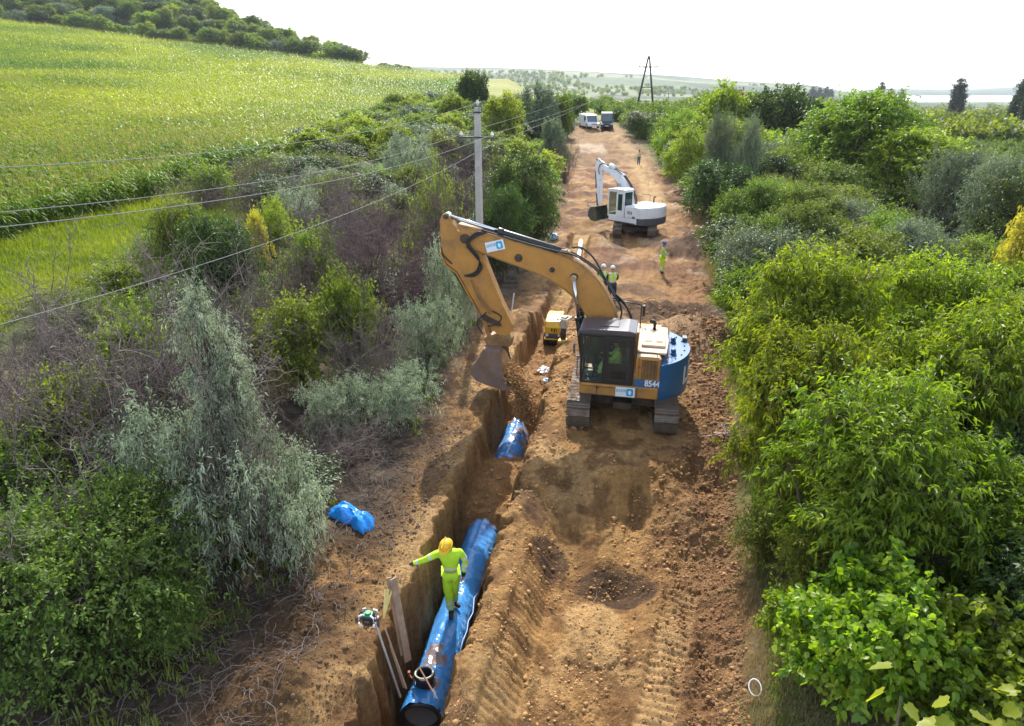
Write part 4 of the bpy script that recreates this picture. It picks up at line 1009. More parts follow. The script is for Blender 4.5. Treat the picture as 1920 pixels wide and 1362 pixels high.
def Rz(a): return Matrix.Rotation(a, 4, 'Z')
def track_parts(root, L, h, wd, y, ang, nshoe=44, paint=M_STEELD, frame=M_STEELD, dark=1):
    """one crawler: shoes, frame, rollers; in root space turned by ang"""
    M = Rz(ang) @ Matrix.Translation((0, y, 0)); rr = h / 2; s = L / 2 - rr
    per = 4 * s + 2 * math.pi * rr
    mb = MB()
    for i in range(nshoe):
        d = per * (i + .5) / nshoe
        if d < 2 * s: p = (-s + d, 0.0); a = 0; nx, nz = 0, -1
        elif d < 2 * s + math.pi * rr: t = (d - 2 * s) / rr; nx, nz = math.sin(t), -math.cos(t); p = (s + nx * rr, rr + nz * rr); 
        elif d < 4 * s + math.pi * rr: d2 = d - 2 * s - math.pi * rr; p = (s - d2, h - .04 * math.sin(math.pi * d2 / (2 * s))); nx, nz = 0, 1
        else: t = (d - 4 * s - math.pi * rr) / rr; nx, nz = -math.sin(t), math.cos(t); p = (-s + nx * rr, rr + nz * rr)
        ang2 = math.atan2(nx, nz)
        pw = per / nshoe
        # plate
        T = Matrix.Translation((p[0], 0, p[1])) @ Matrix.Rotation(ang2, 4, 'Y')
        for (cx, dx, cz, dz) in ((0, pw * .93, -.012, .024), (-pw * .33, .016, .014, .034), (pw * .02, .012, .012, .026), (pw * .36, .012, .012, .026)):
            q = bmesh.ops.create_cube(mb.bm, size=1); vs = q['verts']
            for v in vs: v.co = T @ Vector((v.co.x * dx + cx, v.co.y * wd, v.co.z * dz + cz))
        # chain link
        q = bmesh.ops.create_cube(mb.bm, size=1); vs = q['verts']
        for v in vs: v.co = T @ Vector((v.co.x * pw * .96, v.co.y * .16, v.co.z * .07 - .06))
        mb._fin(vs, 1)
    mb.done('track', [M_TRACK, M_STEELD], root, matrix=M)
    fr = MB(); fr.box((0, 0, rr + .01), (2 * s, wd * .42, h * .42)); fr.box((0, 0, rr + h * .16), (1.3 * s, wd * .6, .06))
    for k in range(7): fr.cyl((-s * .82 + k * s * 1.64 / 6, -wd * .24, .13), (-s * .82 + k * s * 1.64 / 6, wd * .24, .13), .09)
    fr.done('track_frame', frame, root, matrix=M, bevel=.01)
    for sx in (-1, 1):
        g = MB(); g.cyl((sx * s, -wd * .14, rr), (sx * s, wd * .14, rr), rr - .10, n=24); g.cyl((sx * s, -wd * .3, rr), (sx * s, wd * .3, rr), rr * .45, n=20)
        g.done('sprocket' if sx > 0 else 'idler', paint, root, matrix=M, bevel=.01)

def plate_arm(name, prof, y0, y1, mats, root, M=None, bevel=.012):
    return MB().prism(prof, y0, y1).done(name, mats, root, matrix=M, bevel=bevel)
def smooth_curve(pts, n):
    """Catmull-Rom through 2-D/3-D points"""
    P = [Vector(p) for p in pts]; out = []
    for i in range(len(P) - 1):
        a, b, c, d = P[max(i - 1, 0)], P[i], P[i + 1], P[min(i + 2, len(P) - 1)]
        for j in range(n):
            t = j / n; out.append(.5 * ((2 * b) + (c - a) * t + (2 * a - 5 * b + 4 * c - d) * t * t + (3 * b - 3 * c + d - a) * t ** 3))
    out.append(P[-1]); return out
def cylinder_part(root, name, a, b, r, frac, barrel=M_BLACK, rod=M_CHROME, y=None):
    a, b = Vector(a), Vector(b); m = a + (b - a) * frac
    MB().cyl(a, m, r, n=16).cyl(a + (m - a) * .94, m + (m - a).normalized() * .03, r * 1.18, n=16).cyl(a - Vector((0, r * 1.3, 0)), a + Vector((0, r * 1.3, 0)), r * .9).done(name, barrel, root, bevel=.004)
    MB().cyl(m, b, r * .55, n=14).cyl(b - Vector((0, r * 1.3, 0)), b + Vector((0, r * 1.3, 0)), r * .95).done('cylinder_rod', rod, root)
def sign_part(root, c, wd, ht, M):
    """white board with blue square mark and four letters; M places the board (x right, y up, z out)"""
    T = M
    MB().box((0, 0, 0), (wd, ht, .012)).done('sign_board', M_SIGNW, root, matrix=T)
    o = MB().prism([(u * ht * .33 + wd * .24, v * ht * .38) for u, v in ((-1, -.7), (-.7, -1), (.7, -1), (1, -.7), (1, .7), (.7, 1), (-.7, 1), (-1, .7))], .007, .012, axis='z')
    # the pale droplet inside the blue square
    o.prism([(wd * .24 + ht * .16 * math.sin(t) * (1 if math.cos(t) < 0 else .8), -ht * .05 + ht * .2 * -math.cos(t) * (1 if math.cos(t) > 0 else 1.3)) for t in np.linspace(0, 2 * math.pi, 14, endpoint=False)], .0125, .015, axis='z', mi=1)
    o.done('sign_emblem', [M_SIGNB, M_SIGNW], root, matrix=T)
    text_part('sign_lettering', 'SADE', ht * .42, M_SIGNT, root, T @ Matrix.Translation((-wd * .2, ht * .12, .008)), ext=.002, bold=.002)

# ------------------------------------------------------------------ orange and blue excavator
TH = R(168)
EX = (3.13, 17.63, 0.0)
def big_excavator():
    root = empty('excavator', EX, TH, 'large orange and blue excavator numbered 8544 swinging its bucket over the trench', 'excavator')
    ta = R(90 - 9.4) - TH
    for y in (1.12, -1.12): track_parts(root, 4.1, .72, .60, y, ta, nshoe=46)
    MB().box((0, 0, .42), (1.9, 1.75, .26)).cyl((0, 0, .5), (0, 0, .74), .62, n=32).box((.0, 0, .40), (2.6, .5, .2)).done('undercarriage', M_STEELD, root, bevel=.02, matrix=Rz(ta))
    def arc(r, cx, a0, a1, n): return [(cx + r * math.cos(R(a)), r * math.sin(R(a))) for a in np.linspace(a0, a1, n)]
    # platform skirt
    pf = [(1.09, 1.36), (1.02, 1.45), (-.96, 1.45), (-.96, -1.45), (1.02, -1.45), (1.09, -1.36)]
    MB().prism(pf, .74, 1.06, axis='z').done('platform', M_ORANGE, root, bevel=.03)
    MB().box((.62, 1.452, .90), (.014, .012, .26)).box((-.42, 1.452, .90), (.014, .012, .26)).box((.30, 1.454, .985), (1.4, .006, .012)).box((.60, 1.456, .955), (.08, .008, .03)).done('skirt_seams', M_BLACK, root)
    MB().prism([(1.0, 1.3), (-.95, 1.3), (-1.35, .7), (-1.5, 0), (-1.35, -.7), (-.95, -1.3), (1.0, -1.3)], .66, .735, axis='z').done('belly_plate', M_STEELD, root)
    sign_part(root, None, .50, .27, Matrix.Translation((-.12, 1.468, .90)) @ Rz(math.pi) @ Matrix.Rotation(R(90), 4, 'X'))
    # engine housing
    MB().prism([(-.34, 1.40), (-.97, 1.40), (-.97, -1.38), (-.34, -1.38)], 1.063, 1.86, axis='z').done('engine_housing', M_ORANGE, root, bevel=.035)
    MB().box((-.42, 1.405, 1.46), (.012, .02, .78)).done('panel_gap', M_BLACK, root)
    g = MB().box((-.69, 1.404, 1.55), (.40, .012, .50), mi=1)
    for k in range(15): g.box((-.69, 1.414, 1.325 + k * .032), (.40, .012, .011))
    for k in range(5): g.box((-.52 - k * .085, 1.418, 1.55), (.012, .012, .50))
    g.box((-.53, 1.404, 1.24), (.07, .012, .13), mi=1)
    for k in range(4): g.box((-.53, 1.414, 1.195 + k * .032), (.07, .012, .011))
    g.done('side_grille', [M_ORANGE_B, M_BLACK], root)
    MB().box((-.445, 1.407, 1.60), (.04, .01, .05)).done('warning_sticker', M_RED, root)
    MB().box((-.66, 1.410, 1.165), (.63, .02, .195)).done('blue_stripe', M_BLUE, root)
    text_part('fleet_number', '8544', .235, M_WHITE, root, Matrix.Translation((-.79, 1.424, 1.165)) @ Rz(math.pi) @ Matrix.Rotation(R(90), 4, 'X'), bold=.007, xs=.82)
    # counterweight
    cx, rc = .03, 1.76
    out = arc(rc, cx, 124.4, 235.6, 31); inn = arc(rc - .42, cx, 228, 132, 25)
    out = [(-.965, 1.45)] + out + [(-.965, -1.45)]
    MB().prism(out, .64, 1.70, axis='z').done('counterweight', M_BLUE, root, bevel=.07, seg=4)
    sm = MB()
    oo = arc(rc + .004, cx, 125, 235, 31); ii = arc(rc - .012, cx, 235, 125, 31)
    sm.prism(oo + ii, 1.30, 1.312, axis='z').done('counterweight_seam', M_DGREY, root)
    # big white letters on the tail: an L and a following upright
    for a0, h_ in ((157, .5),):
        lt = MB()
        def patch(a, b, z0, z1):
            o_ = arc(rc + .012, cx, a, b, 6); i_ = arc(rc - .01, cx, b, a, 6); lt.prism(o_ + i_, z0, z1, axis='z')
        patch(157, 160, .92, 1.42); patch(160, 168, .92, 1.01); patch(172, 175, .92, 1.42); patch(175, 183, .92, 1.0); patch(183, 186, .92, 1.42)
        patch(190, 193, .92, 1.42); patch(193, 201, 1.34, 1.42); patch(193, 201, 1.12, 1.2)
        lt.done('tail_lettering', M_WHITE, root)
    for yy in (.55, -.35):
        MB().cyl((-1.28, yy, 1.70), (-1.28, yy, 1.74), .085).cyl((-1.28, yy - .05, 1.79), (-1.28, yy + .05, 1.79), .07).done('lifting_eye', M_BLUE, root, bevel=.008)
        MB().cyl((-1.28, yy - .055, 1.79), (-1.28, yy + .055, 1.79), .028).done('lifting_eye_hole', M_BLACK, root)
    for k in range(8):
        b = MB(); a = R(135 + k * 12.5); b.cyl((cx + 1.62 * math.cos(a), 1.62 * math.sin(a), 1.70), (cx + 1.62 * math.cos(a), 1.62 * math.sin(a), 1.725), .022, n=8)
        b.done('bolt', M_BLACK, root)
    MB().box((-1.60, -.62, 1.76), (.14, .26, .09)).done('rear_camera', M_DGREY, root, bevel=.02)
    # hood on top of the engine
    MB().prism([(-.36, 1.12), (-1.10, 1.12), (-1.15, .2), (-1.12, -.95), (-.36, -.95)], 1.863, 1.93, axis='z').done('hood', M_BEIGE, root, bevel=.025)
    MB().prism([(-.44, .78), (-1.06, .78), (-1.06, -.42), (-.44, -.42)], 1.932, 2.0, axis='z').done('raised_hood', M_BEIGE, root, bevel=.02)
    v = MB()
    for yy, n_ in ((-.18, 14), (.06, 14)):
        for k in range(n_):
            if yy > 0 and k < 6: continue
            v.box((-.50 - k * .038, yy, 2.003), (.016, .16, .012))
    v.done('hood_louvres', M_DGREY, root)
    MB().box((-.62, .48, 2.003), (.18, .15, .010)).box((-.90, .48, 2.003), (.18, .15, .010)).done('hood_recesses', M_ORANGE_B, root)
    MB().prism([(-.36, 1.36), (-.92, 1.36), (-.92, 1.16), (-.36, 1.16)], 1.862, 1.885, axis='z').done('walkway_step', M_BEIGE, root, bevel=.01)
    MB().tube([(-.40, 1.32, 1.87), (-.40, 1.32, 1.98), (-.85, 1.32, 1.98), (-.88, 1.32, 1.87)], .012).done('hood_handle', M_BLACK, root)
    MB().tube([(-1.12, .95, 1.72), (-1.12, .95, 1.86), (-1.16, -.9, 1.86), (-1.12, -.95, 1.72)], .011).tube([(-.90, 1.36, 1.73), (-.95, 1.3, 1.80), (-1.22, 1.0, 1.80), (-1.25, .95, 1.72)], .010).done('handrail', M_BLACK, root)
    MB().tube([(-.75, -.62, 1.95), (-.75, -.62, 2.13), (-.72, -.60, 2.19), (-.64, -.56, 2.21)], .055, n=12).cyl((-.75, -.62, 1.94), (-.75, -.62, 1.96), .12).done('exhaust_pipe', M_BLACK, root)
    MB().box((-.02, -.98, 1.46), (.66, .84, .80)).done('right_tank', M_BEIGE, root, bevel=.03)
    MB().box((.66, -.98, 1.22), (.66, .80, .32)).done('tool_box', M_ORANGE, root, bevel=.03)
    h_ = MB()
    for k in range(7): h_.tube([(-.1 + .04 * k, -.60 + k * .05, 1.87), (.1, -.42 + .03 * k, 2.02 + .02 * (k % 3)), (.3, -.2 + .02 * k, 1.9 + .03 * k)], .018)
    h_.box((-.02, -.62, 1.91), (.35, .35, .08)); h_.done('valve_hoses', M_BLACK, root)
    # mirror on its long bracket
    MB().tube([(-.34, -1.0, 1.86), (-.35, -1.0, 2.50), (-.30, -1.0, 2.54), (.38, -1.15, 2.58), (.46, -1.2, 2.50)], .018).done('mirror_bracket', M_BLACK, root)
    MB().box((-.42, -1.02, 2.36), (.07, .16, .32)).done('mirror', M_BLACK, root, bevel=.02)
    # ---- cab
    x0, x1, y0, y1, z0, z1 = -.28, 1.09, .46, 1.42, 1.065, 2.42
    c = MB()
    P = .055
    for (x, y) in ((x0 + P / 2, y1 - P / 2), (x1 - P / 2, y1 - P / 2), (x0 + P / 2, y0 + P / 2), (x1 - P / 2, y0 + P / 2), (.47, y1 - P / 2)):
        c.box((x, y, (z0 + z1) / 2), (P, P, z1 - z0))
    for y in (y0 + P / 2, y1 - P / 2): c.box(((x0 + x1) / 2, y, z0 + .03), (x1 - x0 - .004, P * .98, .06)); c.box(((x0 + x1) / 2, y, z1 - .03), (x1 - x0 - .004, P * .98, .06))
    c.box((x1 - P / 2, (y0 + y1) / 2, z0 + .10), (P * .96, y1 - y0 - .01, .2)); c.box((x0 + P / 2, (y0 + y1) / 2, z0 + .35), (P * .96, y1 - y0 - .01, .7))
    c.box((x0 + P / 2, (y0 + y1) / 2, z1 - .03), (P * .9, y1 - y0 - .01, .058)); c.box((x1 - P / 2, (y0 + y1) / 2, z1 - .03), (P * .9, y1 - y0 - .01, .058))
    c.box(((x0 + x1) / 2, (y0 + y1) / 2, z0 + .015), (x1 - x0 - .06, y1 - y0 - .06, .03), mi=1)
    c.done('cab_frame', [M_BLACK, M_DGREY], root, bevel=.012)
    # near side door: panel with two windows
    d = MB(); yd = y1 + .003
    dx0, dx1 = x0 + .05, .445
    def dpanel(xa, xb, za, zb): d.box(((xa + xb) / 2, yd, (za + zb) / 2), (xb - xa, .03, zb - za))
    dpanel(dx0, dx1, z0 + .03, 1.22); dpanel(dx0, dx0 + .12, 1.22, 1.44); dpanel(dx1 - .16, dx1, 1.22, 1.44); dpanel(dx0, dx1, 1.44, 1.66); dpanel(dx0, dx0 + .07, 1.66, 2.27); dpanel(dx1 - .09, dx1, 1.66, 2.27); dpanel(dx0, dx1, 2.27, z1 - .04)
    dr = d.done('cab_door', M_BLACK, root, bevel=.008)
    MB().box(((dx0 + dx1) / 2 - .01, yd, 1.965), (dx1 - dx0 - .15, .008, .615)).done('door_window', M_GLASS, dr)
    MB().box(((dx0 + dx1) / 2 - .02, yd, 1.33), (dx1 - dx0 - .27, .008, .225)).done('lower_door_window', M_GLASSD, dr)
    MB().tube([(dx1 - .05, yd + .02, 1.50), (dx1 - .05, yd + .05, 1.53), (dx1 - .05, yd + .05, 1.62), (dx1 - .05, yd + .02, 1.65)], .010).done('door_handle', M_BLACK, dr)
    MB().box((.765, y1 - .012, 1.74), (.53, .008, 1.22)).done('front_side_window', M_GLASS, root)
    MB().box((x1 - .02, .94, 1.80), (.008, .84, 1.14)).done('windscreen', M_GLASS, root)
    MB().box((x0 + .03, .94, 2.07), (.008, .84, .58)).done('rear_window', M_GLASSD, root)
    MB().box((.40, y0 + .03, 1.80), (1.24, .008, 1.14)).done('right_window', M_GLASSD, root)
    rf = [(x0 - .03, 2.425), (x1 + .05, 2.425), (x1 + .07, 2.46), (x1 + .03, 2.52), (.85, 2.565), (-.1, 2.57), (x0 - .03, 2.53)]
    MB().prism(rf, y0 - .03, y1 + .04).done('cab_roof', M_ROOF, root, bevel=.035, seg=3)
    MB().box((.40, .94, 2.578), (.5, .5, .02)).box((.62, .80, 2.585), (.12, .012, .02)).done('roof_hatch', M_ROOF, root, bevel=.008)
    for yy in (.62, 1.30): MB().cyl((1.11, yy, 2.36), (1.18, yy, 2.35), .05).box((1.10, yy, 2.41), (.03, .03, .08)).done('work_light', M_DGREY, root)
    MB().tube([(1.09, 1.40, 1.75), (1.22, 1.46, 1.80), (1.24, 1.46, 2.10)], .012).box((1.25, 1.47, 2.02), (.04, .13, .24)).done('side_mirror', M_DGREY, root, bevel=.01)
    MB().tube([(1.12, 1.40, 1.15), (1.16, 1.42, 1.25), (1.16, 1.42, 1.70), (1.11, 1.40, 1.78)], .012).done('grab_rail', M_BLACK, root)
    MB().box((.12, .94, 1.32), (.46, .46, .14)).box((-.10, .94, 1.66), (.13, .46, .62), rot=(0, -.12, 0)).box((-.11, .94, 2.02), (.10, .26, .16)).done('seat', M_DGREY, root, bevel=.04)
    for yy in (.68, 1.20): MB().box((.32, yy, 1.42), (.40, .13, .20)).cyl((.50, yy, 1.5), (.54, yy, 1.68), .014).sphere((.545, yy, 1.70), .028).done('control_console', M_DGREY, root, bevel=.02)
    MB().tube([(.78, .84, 1.10), (.76, .84, 1.45)], .014).tube([(.78, 1.04, 1.10), (.76, 1.04, 1.45)], .014).box((.86, .94, 1.12), (.16, .34, .03)).done('pedal_levers', M_BLACK, root)
    # ---- boom
    top = smooth_curve([(4.68, 4.80), (4.10, 4.68), (2.62, 4.30), (1.55, 4.00), (.90, 3.55), (.46, 2.92), (.26, 2.35), (.22, 1.62)], 5)
    bot = smooth_curve([(.66, 1.60), (.92, 2.18), (1.14, 2.56), (1.58, 3.10), (2.31, 3.53), (3.20, 3.83), (4.02, 4.10), (4.46, 4.22)], 5)
    prof = [(p.x, p.y) for p in top] + [(p.x, p.y) for p in bot]
    plate_arm('boom', prof, -.19, .19, M_ORANGE, root, bevel=.018)
    ed = MB()
    tt = [(p.x, p.y) for p in top]
    ed.prism(tt + [(u, v + .022) for u, v in reversed(tt)], -.205, .205); bb = [(p.x, p.y) for p in bot]
    ed.prism(bb + [(u, v - .02) for u, v in reversed(bb)], -.205, .205); ed.done('boom_flanges', M_ORANGE_B, root)
    for px_, pz_, rr_ in ((1.46, 3.56, .105), (2.06, 3.72, .07), (2.98, 4.0, .11)):
        MB().cyl((px_, -.23, pz_), (px_, .23, pz_), rr_).cyl((px_, -.26, pz_), (px_, .26, pz_), rr_ * .6).done('boom_boss', M_STEELD, root, bevel=.01)
    MB().box((.62, 0, 1.30), (.5, .62, .5)).cyl((.44, -.30, 1.66), (.44, .30, 1.66), .16).done('boom_foot_bracket', M_ORANGE_B, root, bevel=.02)
    for yy in (.30, -.30): cylinder_part(root, 'boom_cylinder', (1.12, yy, 1.25), (1.46, yy, 3.56), .085, .52)
    sign_part(root, None, .52, .27, Matrix.Translation((3.62, .222, 4.30)) @ Matrix.Rotation(R(-14.5) * -1, 4, 'Y') @ Rz(math.pi) @ Matrix.Rotation(R(90), 4, 'X'))
    # arm cylinder on top of the boom
    cylinder_part(root, 'arm_cylinder', (1.72, 0, 4.17), (4.99, 0, 5.02), .095, .56)
    MB().prism([(1.50, 3.98), (2.0, 4.12), (1.82, 4.27), (1.62, 4.22)], -.14, .14).done('cylinder_bracket', M_ORANGE_B, root, bevel=.01)
    # hoses along the boom
    hs = MB()
    for k, yy in enumerate((-.12, -.05, .05, .13)):
        dz = .06 + .02 * (k % 2)
        hs.tube(smooth_curve([(.30, yy * 1.2, 2.0), (.16, yy, 2.55 + .03 * k), (.36, yy, 3.05), (.82, yy, 3.62 + dz), (1.45, yy, 4.03 + dz), (1.9, yy * 2.1, 4.20 + dz * .5), (2.7, yy * 1.6, 4.36 + dz * .4), (4.0, yy * 1.5, 4.69 + dz * .3)], 4), .021, n=6)
    for k in range(3):
        hs.tube(smooth_curve([(.1 - .04 * k, .1 * k - .3, 1.9), (-.12, .1 * k - .28, 2.3), (.1, .1 * k - .2, 2.75 + .05 * k), (.36, 0, 3.0 + .05 * k)], 4), .023, n=6)
    hs.tube(smooth_curve([(1.55, .08, 4.32), (1.30, .1, 4.33), (.95, .12, 4.05), (.62, .16, 3.5)], 5), .026, n=6)
    hs.done('boom_hoses', M_RUBBER, root)
    h2 = MB()
    for k in range(3):
        o = .05 * k
        h2.tube(smooth_curve([(3.95 - o, .20, 4.66), (4.16, .27 + o * .4, 4.62 - o), (4.40 - o, .28 + o * .4, 4.34), (4.16 - o, .27 + o * .4, 4.0), (3.98 + o, .24, 3.72), (4.2, .22, 3.44 + o), (4.5, .2, 3.42)], 5), .022, n=6)
    h2.tube(smooth_curve([(5.14, .10, 4.3), (5.12, .16, 4.0), (4.85, .2, 3.74)], 5), .02, n=6)
    h2.done('elbow_hoses', M_RUBBER, root)
    # ---- stick
    st = [(5.00, 5.10), (5.08, 5.08), (5.17, 4.93), (5.17, 4.05), (5.02, 3.72), (4.72, 3.50), (4.04, 2.28), (3.72, 1.86), (3.52, 1.70), (3.32, 1.72), (3.20, 1.84), (3.20, 2.06), (3.50, 2.66), (3.98, 3.86), (4.14, 4.24), (4.42, 4.42), (4.70, 4.66), (4.92, 5.05)]
    plate_arm('stick', st, -.14, .14, M_ORANGE, root, bevel=.012)
    e2 = MB(); fr_ = [(3.20, 2.06), (3.50, 2.66), (3.98, 3.86), (4.10, 4.12)]
    e2.prism(fr_ + [(u - .05, v + .01) for u, v in reversed(fr_)], -.165, .165); bk_ = [(5.18, 4.05), (5.03, 3.70), (4.73, 3.48), (4.05, 2.26), (3.80, 1.95)]
    e2.prism(bk_ + [(u + .035, v - .02) for u, v in reversed(bk_)], -.155, .155); e2.done('stick_flanges', M_ORANGE, root)
    MB().cyl((4.46, -.25, 4.46), (4.46, .25, 4.46), .13).done('elbow_pin', M_STEELD, root, bevel=.01); MB().cyl((4.99, -.2, 5.02), (4.99, .2, 5.02), .07).done('rod_pin', M_STEELD, root, bevel=.01)
    MB().tube(smooth_curve([(4.35, .16, 3.3), (4.1, .17, 2.75), (3.78, .17, 2.35)], 3), .018, n=6).tube(smooth_curve([(4.28, .16, 3.3), (4.03, .17, 2.78), (3.7, .17, 2.4)], 3), .018, n=6).done('stick_pipes', M_ORANGE_B, root)
    cylinder_part(root, 'bucket_cylinder', (4.96, 0, 3.72), (4.02, 0, 2.20), .078, .74)
    # linkage
    for yy in (.17, -.17):
        MB().prism([(4.06, 2.28), (3.98, 2.34), (3.50, 2.12), (3.46, 2.02), (3.56, 2.0), (4.0, 2.16)], yy - .02, yy + .02).done('guide_link', M_STEELD, root, bevel=.006)
        MB().prism([(4.07, 2.26), (3.96, 2.28), (3.76, 1.58), (3.86, 1.52)], yy * .7 - .02, yy * .7 + .02).done('bucket_link', M_ORANGE_B, root, bevel=.006)
    MB().tube(smooth_curve([(3.7, .19, 2.45), (3.45, .24, 2.3), (3.6, .25, 2.1), (3.85, .22, 2.0)], 5), .02, n=6).tube(smooth_curve([(3.9, .19, 2.4), (4.15, .24, 2.1), (4.0, .22, 1.75)], 5), .02, n=6).done('link_hoses', M_RUBBER, root)
    # quick hitch
    MB().prism([(4.0, 1.62), (3.82, 1.72), (3.30, 1.74), (3.18, 1.64), (3.2, 1.42), (3.9, 1.40)], -.19, .19).done('quick_hitch', M_ORANGE_B, root, bevel=.02)
    # ---- bucket, its mouth towards the machine
    sp = [(3.92, 1.42), (4.02, 1.20), (4.26, .84), (4.30, .62), (4.16, .44), (3.85, .32), (3.34, .22)]
    inner = [(3.34, .26), (3.85, .37), (4.12, .49), (4.24, .65), (4.20, .82), (3.97, 1.14), (3.86, 1.38)]
    bk = MB(); bk.prism(sp + inner, -.50, .50)
    side = sp + [(3.22, .30), (3.30, .62), (3.40, 1.0), (3.42, 1.40)]
    for yy in (.50, -.53): bk.prism(side, yy, yy + .03)
    bk.prism([(3.42, 1.44), (3.92, 1.44), (3.92, 1.38), (3.46, 1.38)], -.5, .5)
    b_ = bk.done('bucket', M_BUCKET, root, bevel=.008)
    for yy in (.532, -.545): MB().prism([(3.36, .20), (3.20, .30), (3.30, .62), (3.40, .98), (3.56, 1.0), (3.62, .60), (3.86, .36)], yy, yy + .014).done('wear_plate', M_BUCKET, b_, bevel=.004)
    tt = MB()
    for k in range(5): tt.box((3.24, -.44 + k * .22, .22), (.22, .09, .05), rot=(0, .12, 0), taper=(.7, .6))
    tt.done('bucket_teeth', M_BUCKET, b_, bevel=.006)
    return root
big_excavator()

# soil in and pouring from the bucket
def soil_pour():
    r = np.random.default_rng(61); root_m = Matrix.Translation(EX) @ Rz(TH)
    bm = bmesh.new(); q = bmesh.ops.create_icosphere(bm, subdivisions=4, radius=1)
    for v in bm.verts:
        n = noise3(v.co * 3.1) * .16 + noise3(v.co * 9) * .05
        c = v.co * (1 + n); v.co = Vector((3.66 + c.x * .40, c.y * .46, .78 + c.z * .46 + c.x * .05))
        if v.co.x < 3.40: v.co.z -= (3.40 - v.co.x) * 1.2
    bm.transform(root_m); me = bpy.data.meshes.new('bucket_soil'); bm.to_mesh(me); bm.free(); me.materials.append(M_CLOD)
    for p in me.polygons: p.use_smooth = True
    tag(link('bucket_soil', me), 'heap of orange soil filling the mouth of the hanging bucket', 'soil', kind='stuff')
    n = 5200; t = r.random(n) ** .8
    p0 = np.array([3.38, 0, .80]); p1 = np.array([2.72, 0, -.95])
    yy = r.normal(size=n) * .30 * (1 - .45 * t)
    X = p0[0] * (1 - t) + p1[0] * t - .10 * np.sin(t * 3.1) + r.normal(size=n) * (.09 + .07 * t); Zl = p0[2] + (p1[2] - p0[2]) * t ** 1.25 + r.normal(size=n) * .06
    M = np.array(root_m); W = np.stack([X, yy, Zl, np.ones(n)], 1) @ M.T
    bm = bmesh.new(); bmesh.ops.create_icosphere(bm, subdivisions=1, radius=1); v0 = np.array([v.co[:] for v in bm.verts]); f0 = np.array([[v.index for v in f.verts] for f in bm.faces]); bm.free()
    tp = [(v0 * r.uniform(.5, 1.2, (len(v0), 1)), f0, np.full(len(v0), .5)) for _ in range(8)]
    v, f, _ = scatter_np(tp, W[:, 0], W[:, 1], W[:, 2], np.clip(r.lognormal(math.log(.016), .55, n), .006, .06), np.zeros(n), r, lean=.3)
    tag(link('falling_soil', np_mesh('falling_soil', v, f, mats=[M_CLOD])), 'stream of loose orange soil falling from the bucket into the trench', 'soil', kind='stuff')
from mathutils import noise as _mn
def noise3(p): return _mn.noise(p)
soil_pour()

